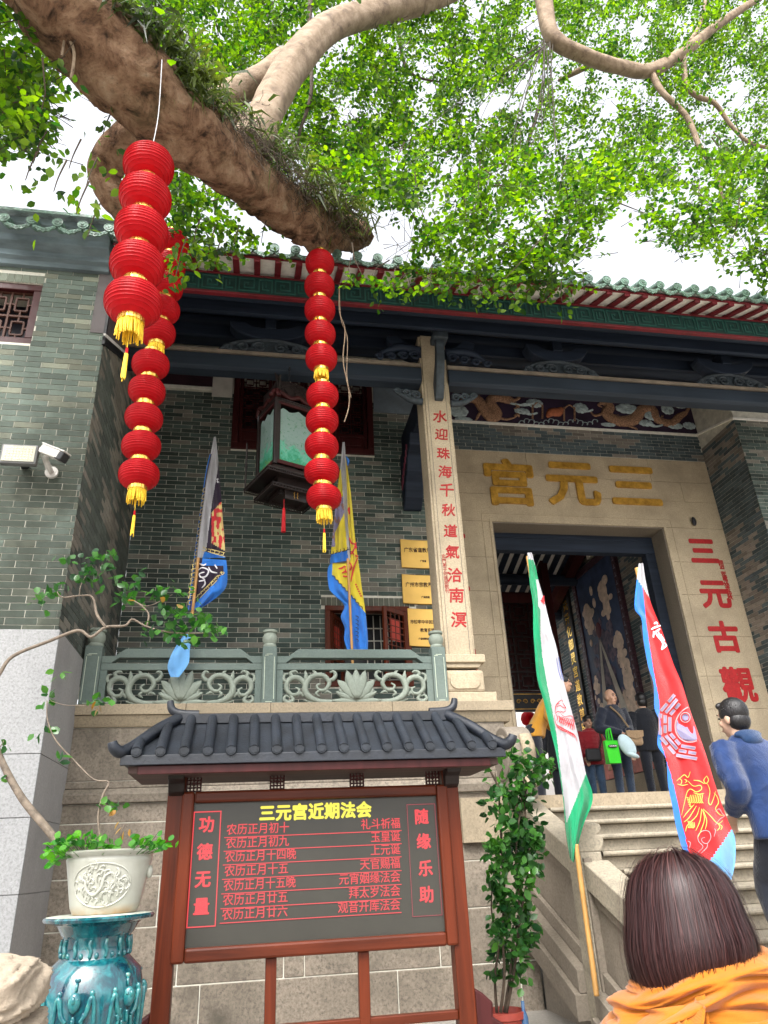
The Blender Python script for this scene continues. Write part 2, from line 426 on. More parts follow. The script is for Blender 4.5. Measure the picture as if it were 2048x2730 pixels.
XL, YL, YF, YD, YC = -1.69, 6.5, 9.3, 10.3, 7.6      # corner of the side hall; its front; main wall; door wall; columns
XJ0, XJ1 = 2.64, 8.0                                  # recess of the door bay
FLOOR, TERR = 2.08, 3.03

def slab(x0, x1, y0, y1, z0, z1, holes):
    m = MB(); xs_ = sorted({x0, x1, *[h for a in holes for h in a[:2] if x0 < h < x1]}); zs_ = sorted({z0, z1, *[h for a in holes for h in a[2:] if z0 < h < z1]})
    for i in range(len(xs_)-1):
        for j in range(len(zs_)-1):
            cx, cz = (xs_[i]+xs_[i+1])/2, (zs_[j]+zs_[j+1])/2
            if any(a < cx < b and c_ < cz < d for a, b, c_, d in holes): continue
            m.box(xs_[i], xs_[i+1], y0, y1, zs_[j], zs_[j+1])
    return m
def lattice(mbd, x0, x1, z0, z1, y0, y1, nx, nz, w, inner=True):
    """geometric shutter lattice: bars plus nested squares"""
    for i in range(nx+1):
        x = x0+(x1-x0)*i/nx; mbd.box(x-w/2, x+w/2, y0, y1, z0, z1)
    for j in range(nz+1):
        z = z0+(z1-z0)*j/nz; mbd.box(x0, x1, y0+.001, y1-.001, z-w/2, z+w/2)
    if inner:
        cw, ch = (x1-x0)/nx, (z1-z0)/nz
        for i in range(nx):
            for j in range(nz):
                cx, cz = x0+cw*(i+.5), z0+ch*(j+.5); a, b = cw*.27, ch*.27
                for s in (-1, 1):
                    mbd.box(cx-a, cx+a, y0+.002, y1-.002, cz+s*b-w*.4, cz+s*b+w*.4)
                    mbd.box(cx+s*a-w*.4, cx+s*a+w*.4, y0+.003, y1-.003, cz-b, cz+b)
                    mbd.box(cx-w*.4, cx+w*.4, y0+.004, y1-.004, cz+s*b if s > 0 else cz-ch/2, cz+ch/2 if s > 0 else cz-b)
                    mbd.box(cx+a if s > 0 else cx-cw/2, cx+cw/2 if s > 0 else cx-a, y0+.004, y1-.004, cz-w*.4, cz+w*.4)

# ================================================================ side hall on the left
side = thing('side_hall', 'green-grey brick side hall with granite base and tiled eave at the left edge', 'building')
WX0, WX1, WZ0, WZ1 = -3.25, P(113, 770, Y=YL).x, P(75, 915, Y=YL).z, P(110, 757, Y=YL).z
wall = slab(-5, XL-.006, YL+.006, YL+.4, 3.40, 7.62, [(WX0, WX1, WZ0, WZ1)]).build('wall', MORTAR, side)
brick_wall(wall, (0, YL, 0), (1, 0, 0), (0, -1, 0), -3.6, XL-.002, 3.47, 7.57, left_tone, BL_OBJ, BL_ATT, holes=[(WX0, WX1, WZ0, WZ1), (WX0, WX1, WZ1, WZ1+.115)])
for i in range(int((WX1-WX0)/0.075)):
    x = WX1-.075*i
    o = MB().box(x-.069, x, YL, YL+.03, WZ1+.004, WZ1+.112).build('brick', BL_OBJ, wall); k = RB.uniform(.8, 1.2); o.color = (.17*k, .19*k, .15*k, 1)
side_wall = MB().box(XL-.2, XL-.005, YL+.012, YF, 3.30, 7.62).build('side_wall', MORTAR, side)
slope_top = lambda u: 6.70 + 0.55*(u-YL)
brick_wall(side_wall, (XL, 0, 0), (0, 1, 0), (1, 0, 0), YL+.002, YF, 3.27, 8.0, side_tone, BR_OBJ, BR_ATT, top=slope_top)
# trim and panel above the sloping head of the side wall
mb = MB(); mb.obox((XL+.006, 7.9, slope_top(7.9)+.02), (.012, 0, 0), (0, 1.42, 1.42*.55), (0, -.012, .022)); mb.build('wall_trim', WHITEP, side)
mb = MB(); mb.obox((XL+.007, 7.9, slope_top(7.9)-.045), (.014, 0, 0), (0, 1.42, 1.42*.55), (0, -.02, .036)); mb.build('wall_trim', BLACK, side)
mb = MB(); mb.prism([(YL-.01, 6.75), (YF, 8.30), (YF, 9.3), (YL-.01, 7.62)], 'yz', XL-.15, XL+.003); mb.build('gable_panel', plain('grey_brown_board', (.10, .085, .085), .7, .25, 6), side)
mb = MB(); mb.box(XL-.012, XL+.016, YL-.022, YL+.022, 6.6, 7.95); mb.build('corner_strip', BLACK, side)
# window
ww = MB(); fx0, fx1, fz0, fz1 = WX0, WX1, WZ0, WZ1
win = MB().box(fx0-.3, fx1+.3, YL+.42, YL+.44, fz0-.3, fz1+.5).build('window', plain('dark_window_void', (.02, .018, .03), .3, .3, 5), side)  # dark sheet behind the lattice stands in for the unlit room
mb = MB(); t = .085
mb.box(fx0, fx1, YL+.02, YL+.12, fz1-t, fz1); mb.box(fx0, fx1, YL+.02, YL+.12, fz0, fz0+t); mb.box(fx1-t, fx1, YL+.021, YL+.119, fz0+t, fz1-t); mb.box(fx0, fx0+t, YL+.021, YL+.119, fz0+t, fz1-t)
mb.build('window_frame', MAROON, win, bevel=.008)
mb = MB(); lattice(mb, fx0+t, fx1-t-.0, fz0+t, fz1-t, YL+.07, YL+.10, 3, 2, .022); mb.build('window_lattice', wood('brown_lattice_wood', (.075, .032, .022), .6, .4, 2, 0), win)
# cornice of moulded plaster
prof = [(6.56, 7.57), (6.45, 7.57), (6.44, 7.63), (6.40, 7.66), (6.41, 7.74), (6.33, 7.80), (6.32, 7.88), (6.22, 7.95), (6.2, 8.02), (6.56, 8.02)]
MB().prism(prof, 'yz', -4.2, XL-.05).build('cornice', PLASTER, side, bevel=.006)
roof = MB().prism([(6.12, 8.02), (6.12, 8.06), (11.5, 10.6), (11.5, 10.5)], 'yz', -5, XL+.02).build('roof', TILEG, side)
def eave_tile(parent, x, y, z, dx, slope, rc=.064, length=1.0, plate=True):
    """one round end tile with its cap, and the scalloped drip tile beside it"""
    m = MB(); d = Vector((0, math.cos(slope), math.sin(slope)))
    m.tube([Vector((x, y, z)), Vector((x, y, z))+d*length], rc*.92, 12)
    m.tube([Vector((x, y-.012, z)), Vector((x, y+.012, z))], [rc, rc*.98], 14)
    m.tube([Vector((x, y-.018, z)), Vector((x, y-.005, z))], [rc*.62, rc*.66], 12)
    m.tube([Vector((x, y-.025, z)), Vector((x, y-.012, z))], [rc*.2, rc*.32], 8)
    m.build('roof_tile', TILEG, parent, smooth=True, autos=40)
    if plate:
        m = MB(); xc = x+dx/2; h = dx*.52; pts = []
        for k in range(11):
            u = -1+2*k/10; pts.append((xc+u*h, z-.045-.085*(1-abs(u)**1.7)-(.014 if k % 2 else 0)))
        pts += [(xc+h, z-.01), (xc+h*.5, z-.065), (xc, z-.085), (xc-h*.5, z-.065), (xc-h, z-.01)]
        m.prism(pts, 'xz', y+.002, y+.022)
        for k in range(7):
            u = -.72+1.44*k/6; m.ell((xc+u*h*.9, y+.002, z-.05-.055*(1-abs(u)**1.7)), (.014, .008, .014), 6, 4)
        m.build('drip_tile', TILEG, parent)
xs = [P(a, b, Y=6.1).x for a, b in ((12, 578), (86, 585), (154, 594), (221, 603), (291, 612))]
zt = P(154, 594, Y=6.1).z
for i, x in enumerate(xs): eave_tile(roof, x, 6.1, zt, (xs[i+1]-x) if i+1 < len(xs) else .29, .44, .058)
# granite base: face slabs and the plain return
base = MB().box(-5, XL+.022, YL-.045, 7.46, .30, 3.47).build('base', G_GREY, side)
zs = [P(60, y, Y=YL-.06).z for y in (1677, 2010, 2180, 2385, 2730)]
for i in range(4):
    MB().box(-2.6, XL+.032, YL-.062, YL-.04, zs[i+1]+.0025, zs[i]-.0025).build('granite_slab', G_GREY, base, bevel=.004)
    MB().box(XL+.018, XL+.031, YL-.038, 7.455, zs[i+1]+.0025, zs[i]-.0025).build('granite_slab', granite('smooth_grey_granite', (.33, .32, .315), .2, .25) if i == 0 else MATS['smooth_grey_granite'], base, bevel=.003)

# ================================================================ gate hall
hall = thing('gate_hall', 'temple gate hall of grey brick with stone doorway, porch and green tiled eave', 'building')
UX0, UX1, UZ0, UZ1 = P(615, 1190, Y=9.25).x, P(1000, 1212, Y=9.25).x, 7.07, 8.40
LX0, LX1, LZ0, LZ1 = P(867, 1612, Y=9.25).x, P(1093, 1615, Y=9.25).x, 3.60, 4.69
wall = slab(XL, XJ0, YF+.005, YF+.35, TERR, 9.0, [(UX0, UX1, UZ0, UZ1), (LX0, LX1, LZ0, LZ1)]).build('wall', MORTAR, hall)
brick_wall(wall, (0, YF, 0), (1, 0, 0), (0, -1, 0), XL, XJ0, TERR+.02, 8.05, facade_tone, BR_OBJ, BR_ATT, holes=[(UX0, UX1, UZ0, UZ1), (LX0, LX1, LZ0, LZ1), (LX0-.05, LX1+.1, LZ1, LZ1+.125)])
for i in range(int((LX1-LX0+.15)/.072)):
    x = LX0-.05+.072*i
    o = MB().box(x, x+.066, YF, YF+.03, LZ1+.004, LZ1+.121).build('brick', BR_OBJ, wall); k = RB.uniform(.8, 1.25); o.color = (.12*k, .125*k, .10*k, 1)
# plaster band at the head of the wall
MB().box(XL, UX0-.32, YF-.03, YF+.01, 8.10, 8.42).build('frieze', plain('maroon_painted_band', (.035, .012, .022), .7, .5, 5), hall)
MB().box(UX0-.32, UX0-.02, YF-.028, YF+.01, 7.96, 8.44).build('frieze', plain('bare_plaster', (.55, .52, .48), .85, .2, 4), hall)
MB().box(UX1+.02, XJ0, YF-.028, YF+.01, 7.85, 8.44).build('frieze', plain('blue_bare_plaster', (.14, .17, .20), .85, .3, 3), hall)
MB().box(XL, UX0-.32, YF-.05, YF+.01, 8.075, 8.10).build('frieze_trim', WHITEP, hall)
# upper window with four closed lattice leaves
win = MB().box(UX0-.3, UX1+.3, YF+.36, YF+.38, UZ0-.3, UZ1+.6).build('window', BLACK, hall)  # black backing sheet stands in for the darkness behind the shutters
mb = MB(); t = .09
mb.box(UX0, UX1, YF-.03, YF+.10, UZ0, UZ0+t*1.1); mb.box(UX0, UX0+t, YF-.029, YF+.099, UZ0+t*1.1, UZ1); mb.box(UX1-t, UX1, YF-.029, YF+.099, UZ0+t*1.1, UZ1)
mb.build('window_frame', MAROON, win, bevel=.008)
for i in range(4):
    a = UX0+t+(UX1-UX0-2*t)*i/4; b = a+(UX1-UX0-2*t)/4; m = MB()
    m.box(a+.004, a+.05, YF+.03, YF+.08, UZ0+.11, UZ1); m.box(b-.05, b-.004, YF+.03, YF+.08, UZ0+.11, UZ1); m.box(a+.05, b-.05, YF+.03, YF+.08, UZ0+.11, UZ0+.16); m.box(a+.05, b-.05, YF+.03, YF+.08, UZ0+.33, UZ0+.38)
    m.box(a+.05, b-.05, YF+.055, YF+.065, UZ0+.16, UZ0+.33); m.box(a+.1, b-.1, YF+.045, YF+.056, UZ0+.19, UZ0+.30)
    s = m.build('shutter', MAROON, win, bevel=.004)
    m = MB(); lattice(m, a+.05, b-.05, UZ0+.38, UZ1, YF+.045, YF+.07, 2, 5, .014); m.build('shutter_lattice', MAROON, s)
# lower window, leaves standing open
win = MB().box(LX0-.6, LX1+.6, YF+.56, YF+.58, LZ0-.5, LZ1+.8).build('window', BLACK, hall)  # black backing sheet stands in for the dark room inside
mb = MB(); t = .07
mb.box(LX0, LX1, YF-.02, YF+.12, LZ1-t, LZ1); mb.box(LX0, LX0+t, YF-.019, YF+.119, LZ0, LZ1-t); mb.box(LX1-t, LX1, YF-.019, YF+.119, LZ0, LZ1-t); mb.box(LX0+t, LX1-t, YF-.02, YF+.12, LZ0, LZ0+t)
mb.build('window_frame', REDWOOD, win, bevel=.006)
def leaf_panel(hx, ang, w):
    m = MB(); d = Vector((math.cos(ang), math.sin(ang), 0)); n = Vector((-d.y, d.x, 0))*.018; h0, h1 = LZ0+.08, LZ1-.08; o_ = Vector((hx, YF+.02, 0))
    def bar(u0, u1, z0, z1, k=1.0): m.obox(o_+d*((u0+u1)/2)+Vector((0, 0, (z0+z1)/2)), d*((u1-u0)/2), n*k, (0, 0, (z1-z0)/2))
    bar(0, .06, h0, h1); bar(w-.06, w, h0, h1); bar(.06, w-.06, h1-.06, h1); bar(.06, w-.06, h0, h0+.06); bar(.06, w-.06, h0+.28, h0+.33)
    for k in range(1, 4): bar(.06+(w-.12)*k/4-.008, .06+(w-.12)*k/4+.008, h0+.33, h1-.06, .5)
    for k in range(1, 6): z = h0+.33+(h1-.39-h0)*k/6; bar(.06, w-.06, z-.008, z+.008, .45)
    m2 = m.build('casement', REDWOOD, win, bevel=.004)
    m = MB(); m.obox(o_+d*(w/2)+Vector((0, 0, h0+.64)), d*.1, n*.3, (0, 0, .15)); m.build('casement_panel', plain('red_paper', (.3, .03, .02), .7), m2)
    return m2
leaf_panel(LX0+.08, rad(62), .45); leaf_panel(LX1-.05, rad(218), .47)
m = MB()
for k in range(4): m.box(LX0+.62+.1*k, LX0+.633+.1*k, YF+.42, YF+.44, LZ0, LZ1)
for k in range(6): m.box(LX0+.55, LX1-.1, YF+.42, YF+.435, LZ0+.18*k, LZ0+.18*k+.013)
m.build('window_grille', plain('pale_grille_paint', (.5, .48, .42), .6), win)

# ---- recessed door bay
dwall = MB(); dwall.box(XJ0, XJ1, YD+.006, YD+.30, 7.875, 9.2); dwall.box(XJ0-.2, XJ0-.006, YF+.006, YD+.30, TERR-1, 9.2)
dwall = dwall.build('door_wall', MORTAR, hall)
FRZ = 8.44
brick_wall(dwall, (0, YD, 0), (1, 0, 0), (0, -1, 0), XJ0, XJ1, 7.882, FRZ-.02, door_tone, BR_OBJ, BR_ATT, L=.238, H=.067)
pier = MB(); pier.box(XJ1+.006, 12, YF+.006, YD+.3, FLOOR-.2, 9.2); pier = pier.build('pier', MORTAR, hall)
pier_top = lambda u: 8.45+.0*(u) 
brick_wall(pier, (XJ1, 0, 0), (0, 1, 0), (-1, 0, 0), YF+.002, YD, 2.2, 8.15, door_tone, BR_OBJ, BR_ATT, top=lambda u: 8.16 + .28*(u-YF), L=.238, H=.067, limit=200)
brick_wall(pier, (0, YF, 0), (1, 0, 0), (0, -1, 0), XJ1, 9.4, 2.2, 8.14, facade_tone, BR_OBJ, BR_ATT, L=.25, H=.067, limit=100)
m = MB(); m.obox((XJ1-.01, (YF+YD)/2, 8.16+.14+.02), (.02, 0, 0), (0, .5, .14), (0, -.004, .018)); m.box(XJ1-.03, 9.6, YF-.03, YF+.01, 8.14, 8.175); m.build('wall_trim', WHITEP, hall)
MB().box(XJ0, XJ1, YD-.035, YD+.01, FRZ-.02, FRZ+.012).build('wall_trim', WHITEP, hall)
# painted dragon frieze above the door wall
FRM = plain('purple_frieze_ground', (.022, .010, .028), .7, .5, 4)
frieze = MB().box(XJ0, XJ1, YD-.012, YD+.02, FRZ+.012, 9.35).build('dragon_frieze', FRM, hall)
DRG = plain('ochre_dragon_paint', (.30, .17, .10), .7, .5, 40, .6, 80, dark=(.09, .045, .03))
CLD = plain('pale_cloud_paint', (.33, .40, .42), .8, .4, 14, .4, 50)
FISH = plain('orange_carp_paint', (.36, .11, .05), .7, .4, 20)
fz = lambda x, y: P(x, y, Y=YD-.014)
def frieze_tube(name, pts, r, mat, n=8, flat=.35):
    m = MB(); c = cr([fz(*p) for p in pts], 6); m.tube(c, lerpl(r, len(c)), n, flat=flat, up=(0, -1, 0)); return m.build(name, mat, frieze, smooth=True)
frieze_tube('dragon', [(1222, 1080), (1245, 1063), (1272, 1066), (1290, 1090), (1310, 1112), (1322, 1100), (1308, 1072), (1322, 1060), (1350, 1064), (1372, 1072)], [.05, .09, .11, .115, .12, .12, .10, .09, .10, .06], DRG)
frieze_tube('dragon', [(1600, 1068), (1625, 1082), (1618, 1105), (1650, 1122), (1690, 1118), (1712, 1092), (1740, 1090), (1752, 1118), (1790, 1128), (1812, 1110), (1830, 1100)], [.06, .10, .11, .12, .12, .10, .09, .09, .08, .07, .04], DRG)
for pts in ([(1352, 1058), (1330, 1048), (1300, 1050)], [(1356, 1066), (1340, 1042), (1318, 1040)], [(1372, 1068), (1384, 1060), (1376, 1048)], [(1372, 1075), (1382, 1085), (1370, 1090)], [(1322, 1112), (1350, 1118), (1375, 1112)], [(1372, 1110), (1382, 1104), (1384, 1112)], [(1280, 1100), (1268, 1122)],
            [(1612, 1064), (1640, 1062), (1660, 1060)], [(1610, 1072), (1596, 1080), (1606, 1086)], [(1620, 1098), (1588, 1108), (1575, 1098)], [(1650, 1125), (1690, 1140), (1700, 1146)], [(1618, 1060), (1636, 1052), (1656, 1050)], [(1830, 1100), (1838, 1080), (1828, 1070)]):
    frieze_tube('dragon_limb', pts, [.035, .03, .012], DRG, 6)
for i in range(16):
    a = [(1233, 1066), (1250, 1056), (1268, 1058), (1284, 1072), (1298, 1092)][i % 5]; b = [(1640, 1110), (1668, 1112), (1690, 1106), (1702, 1090), (1735, 1082), (1760, 1112)][i % 6]
    for q in (a, b):
        p0 = fz(q[0]+i*.6, q[1]); m = MB(); m.tube([p0, p0+Vector((.03, 0, .05))], [.016, .003], 5, flat=.4); m.build('dragon_fin', DRG, frieze)
def cloud(cx, cy, w, h, tail=0):
    m = MB(); rr = random.Random(int(cx)); c0 = fz(cx, cy); sx = w/148.; sz = h/138.
    for k in range(9):
        an = k/9*6.283; m.ell(c0+Vector((math.cos(an)*sx*.36, 0, math.sin(an)*sz*.3)), (sx*.2, .012+.004*rr.random(), sz*.24), 10, 6)
    m.ell(c0, (sx*.35, .01, sz*.3), 10, 6)
    for k in range(3):
        q = c0+Vector(((k-1)*sx*.28, -.012, rr.uniform(-.1, .1)*sz)); pts = [q+Vector((math.cos(a)*r_*sx*.14, 0, math.sin(a)*r_*sz*.2)) for a, r_ in [(j*.8, 1-j*.1) for j in range(9)]]
        m.tube(pts, .008, 5)
    if tail: m.tube(cr([c0+Vector((0, 0, -sz*.1)), c0+Vector((tail*.5, 0, -.07)), c0+Vector((tail, 0, -.02))], 5), [.05]*5+[.03]*5+[.004], 6, flat=.3)
    m.build('painted_cloud', CLD, frieze, smooth=True)
for a in ((1222, 1096, 50, 34), (1236, 1118, 44, 14), (1392, 1096, 40, 18, .3), (1425, 1075, 44, 26, -.55), (1548, 1088, 40, 30, .25), (1672, 1068, 44, 18), (1672, 1090, 64, 30), (1740, 1072, 36, 16), (1738, 1108, 44, 30), (1722, 1128, 40, 20, .35), (1780, 1092, 36, 30), (1800, 1135, 44, 20), (1838, 1135, 36, 22), (1622, 1132, 40, 12), (1815, 1084, 30, 12)): cloud(*a)
for i in range(16):
    x = 1392+i*13; p0 = fz(x, 1128-5*math.sin(i*1.3)); m = MB(); m.tube(cr([p0+Vector((-.07, 0, -.02)), p0+Vector((-.02, 0, .05)), p0+Vector((.05, 0, .04)), p0+Vector((.04, 0, 0))], 4), .012, 5, flat=.5); m.build('painted_wave', CLD, frieze)
frieze_tube('painted_carp', [(1458, 1112), (1470, 1100), (1488, 1098), (1500, 1088)], [.02, .09, .10, .03], FISH)
for x0, x1, y0 in ((1420, 1446, 1080), (1504, 1532, 1086)):
    m = MB()
    for x in (x0, x1): m.tube([fz(x, y0), fz(x, y0+36)], .018, 6)
    m.tube(cr([fz(x0, y0+4), fz((x0+x1)/2, y0-6), fz(x1, y0+4)], 5), .016, 6); m.build('painted_gate', DRG, frieze)
# ---- granite door surround built of blocks
DX0, DX1, DZ = P(1312, 1395, Y=YD).x, P(1767, 1399, Y=YD).x, 6.52
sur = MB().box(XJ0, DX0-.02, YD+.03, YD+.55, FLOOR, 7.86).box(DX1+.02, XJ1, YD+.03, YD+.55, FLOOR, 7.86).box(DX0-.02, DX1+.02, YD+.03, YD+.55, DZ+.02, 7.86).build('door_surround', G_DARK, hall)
rows = [7.872, 7.42, 7.03, DZ]
for i in range(3):
    cuts = [XJ0, XJ0+(1.9, 2.6, .7)[i], XJ0+(4.2, 4.75, 4.6)[i], XJ1] if i != 2 else [XJ0, XJ1]
    for a, b in zip(cuts[:-1], cuts[1:]):
        MB().box(a+.002, b-.002, YD, YD+.5, rows[i+1]+.002, rows[i]-.002).build('stone_block', G_BEIGE, sur, bevel=.003)
for side_x0, side_x1 in ((XJ0, DX0), (DX1, XJ1)):
    z = DZ; rr = random.Random(5); i = 0
    while z > FLOOR+.05:
        h = rr.uniform(.5, .72); zn = max(FLOOR, z-h); ad = rr.choice((0, 0, .5))
        MB().box(side_x0+.002, side_x1-.002, YD, YD+.5, zn+.002, z-.002).build('stone_block', G_BEIGE, sur, bevel=.003)
        z = zn; i += 1
m = MB(); w = .045
m.box(DX0-w, DX0, YD-.012, YD-.001, FLOOR, DZ); m.box(DX1, DX1+w, YD-.012, YD-.001, FLOOR, DZ); m.box(DX0-w, DX1+w, YD-.012, YD-.001, DZ, DZ+w)
m.box(DX0-.17, DX0-.155, YD-.008, YD-.001, FLOOR, DZ+.14); m.box(DX1+.155, DX1+.17, YD-.008, YD-.001, FLOOR, DZ+.14); m.box(DX0-.17, DX1+.17, YD-.0085, YD-.001, DZ+.14, DZ+.153)
m.build('edge_moulding', G_BEIGE, sur, bevel=.003)
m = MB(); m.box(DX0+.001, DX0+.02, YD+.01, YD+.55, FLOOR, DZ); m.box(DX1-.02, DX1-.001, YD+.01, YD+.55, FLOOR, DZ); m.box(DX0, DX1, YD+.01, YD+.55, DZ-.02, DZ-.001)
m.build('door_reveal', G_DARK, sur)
m = MB(); m.box(DX0+.02, DX1-.02, YD+.38, YD+.54, DZ-.34, DZ-.021); m.box(DX1-.2, DX1-.021, YD+.381, YD+.539, FLOOR, DZ-.34); m.box(DX0+.021, DX0+.12, YD+.381, YD+.539, FLOOR, DZ-.34); m.box(DX0+.12, DX1-.2, YD+.36, YD+.382, DZ-.12, DZ-.09)
m.build('door_frame', DARKWOOD, hall, bevel=.01)
# gilded name of the temple over the door, read from right to left
for ch, px, py, s in (('宫', 1360, 1296, .90), ('元', 1527, 1296, .92), ('三', 1692, 1304, .92)):
    text('gilded_character', ch, s*1.02, GOLD, sur, P(px, py, Y=YD-.006), extrude=.026, bold=.026, sx=1.08)
for ch, px, py, s in (('三', 1876, 1474, .53), ('元', 1907, 1588, .53), ('古', 1934, 1704, .53), ('觀', 1971, 1832, .56)):
    text('red_character', ch, s, REDPAINT, sur, P(px, py, Y=YD-.003), extrude=.006, bold=.022, boldx=.75, sx=1.05)
for ch, px, py in (('百', 1206, 1462), ('粤', 1214, 1566), ('名', 1222, 1668), ('山', 1234, 1762)):
    text('red_character', ch, .50, REDPAINT, sur, P(px, py, Y=YD-.003), extrude=.006, bold=.022, boldx=.75)
for i, ch in enumerate('同治二年歲次癸亥仲秋'):
    text('small_character', ch, .10, REDPAINT, sur, P(1922+i*2.8, 1501+i*10.2, Y=YD-.003), extrude=.003, bold=.003)
m = MB(); q = P(1846, 1393, Y=YD); m.ell(q+Vector((0, -.05, 0)), (.045, .03, .085), 10, 8); m.tube([q, q+Vector((0, -.05, 0))], .015, 6); m.build('lamp_hook', IRON, sur, smooth=True)

# ---- porch column
colm = MB(); cx0, cx1 = P(1163, 1500, Y=YC).x, P(1245, 1500, Y=YC).x
c = .028
def sq(x0, x1, y0, y1, e): return [(x0+e, y0), (x1-e, y0), (x1-e, y0+e), (x1, y0+e), (x1, y1-e), (x1-e, y1-e), (x1-e, y1), (x0+e, y1), (x0+e, y1-e), (x0, y1-e), (x0, y0+e), (x0+e, y0+e)]
colm.prism(sq(cx0, cx1, YC, YC+.37, c), 'xy', 3.46, 8.0)
colm = colm.build('column', G_BEIGE, hall, bevel=.006)
m = MB(); cw = cx1-cx0
m.box(cx0+.062, cx0+.068, YC-.003, YC+.002, 3.5, 7.2); m.box(cx1-.068, cx1-.062, YC-.003, YC+.002, 3.5, 7.2); m.build('edge_line', G_DARK, colm)
cxm = (cx0+cx1)/2
ex = .07
mz = lambda y: P(1230, y, Y=YC-.06).z
MB().box(cx0-.06, cx1+.07, YC-.10, YC+.44, mz(1768), mz(1753)+.03).build('base_slab', G_BEIGE, colm, bevel=.012)
MB().prism([(cx0-.03, mz(1768)), (cx1+.04, mz(1768)), (cx1+.0, mz(1768)-.05), (cx0+.01, mz(1768)-.05)], 'xz', YC-.07, YC+.42).build('base_neck', G_BEIGE, colm, bevel=.01)
MB().box(cx0-.015, cx1+.05, YC-.06, YC+.40, mz(1845), mz(1785)).build('base_drum', G_BEIGE, colm, bevel=.03)
m = MB(); a0, a1, b0, b1 = cx0+.03, cx1+.0, mz(1838), mz(1793); pts = []
for k in range(20):
    an = k/20*6.283; r = (b1-b0)*.48; pts.append((((a0+r) if math.cos(an) < 0 else (a1-r))+math.cos(an)*r, (b0+b1)/2+math.sin(an)*r))
m.prism(pts, 'xz', YC-.075, YC-.058); m.build('base_panel', G_BEIGE, colm, bevel=.006)
MB().box(cx0-.03, cx1+.16, YC-.09, YC+.44, TERR-.005, mz(1845)-.004).build('base_plinth', G_BEIGE, colm, bevel=.01)
ys = [1114, 1161, 1205, 1247, 1312-12, 1350+11, 1413+4, 1475, 1533-4, 1584, 1650]
ys = [1113, 1160, 1211, 1260, 1309, 1362, 1418, 1474, 1536, 1590, 1655]
for ch, y in zip('水迎珠海千秋道氣洽南溟', ys):
    x = 1172+(y-1113)*(1222-1172)/(1655-1113); text('red_character', ch, .185*(1.0+.06*math.sin(y)), REDPAINT, colm, P(x, y, Y=YC-.001), extrude=.004, bold=.0040, boldx=.7, shear=.10)
for i, ch in enumerate('玄門弟子何信湖敬刊'):
    text('small_character', ch, .055, REDPAINT, colm, P(1183+i*1.2, 1484+i*11.5, Y=YC-.001), extrude=.003)

# ---- beams, brackets, eave
def beam(x0, x1, name='eave_beam'):
    z0, z1 = 7.215, 7.455
    m = MB().prism([(YC-.02, z0+.03), (YC+.03, z0), (YC+.17, z0), (YC+.22, z0+.03), (YC+.23, z1-.03), (YC+.2, z1), (YC, z1), (YC-.03, z1-.03)], 'yz', x0, x1)
    b = m.build(name, wood('blue_grey_beam', (.026, .036, .052), .65, .35, 0, .05, 8) if 'blue_grey_beam' not in MATS else MATS['blue_grey_beam'], hall, bevel=.012)
    MB().box(x0, x1, YC-.028, YC+.21, z1+.001, z1+.05).build('beam_top', plain('faded_beam_top', (.20, .165, .13), .8, .3, 4) if 'faded_beam_top' not in MATS else MATS['faded_beam_top'], b)
    return b
beam(XL, cx0+.005); beam(cx1-.005, 9.8)
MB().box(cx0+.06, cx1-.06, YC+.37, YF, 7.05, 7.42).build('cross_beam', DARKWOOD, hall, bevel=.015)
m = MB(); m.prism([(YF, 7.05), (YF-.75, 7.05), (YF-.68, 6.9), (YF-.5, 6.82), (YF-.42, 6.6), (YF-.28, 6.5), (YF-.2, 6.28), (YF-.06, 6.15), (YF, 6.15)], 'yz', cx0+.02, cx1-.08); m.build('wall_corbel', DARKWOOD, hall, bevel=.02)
m = MB()
for k in range(7): m.tube(cr([(cx0+.012, YF-.1-.07*k, 6.45+.07*k), (cx0+.005, YF-.14-.07*k, 6.52+.07*k), (cx0+.01, YF-.1-.07*k, 6.6+.06*k)], 4), .014, 6)
m.build('corbel_carving', plain('crimson_carving', (.12, .015, .035), .6, .5, 12), hall)
def scroll(m, c, s, flip=1, turns=1.6, r=.03, axis='x'):
    pts = []
    for k in range(18):
        t_ = k/17; an = t_*turns*6.283; rr_ = s*(1-.8*t_); pts.append(Vector(c)+Vector((flip*math.cos(an)*rr_, 0, math.sin(an)*rr_)))
    m.tube(pts, lerpl([r, r*.8, r*.5], 18), 6)
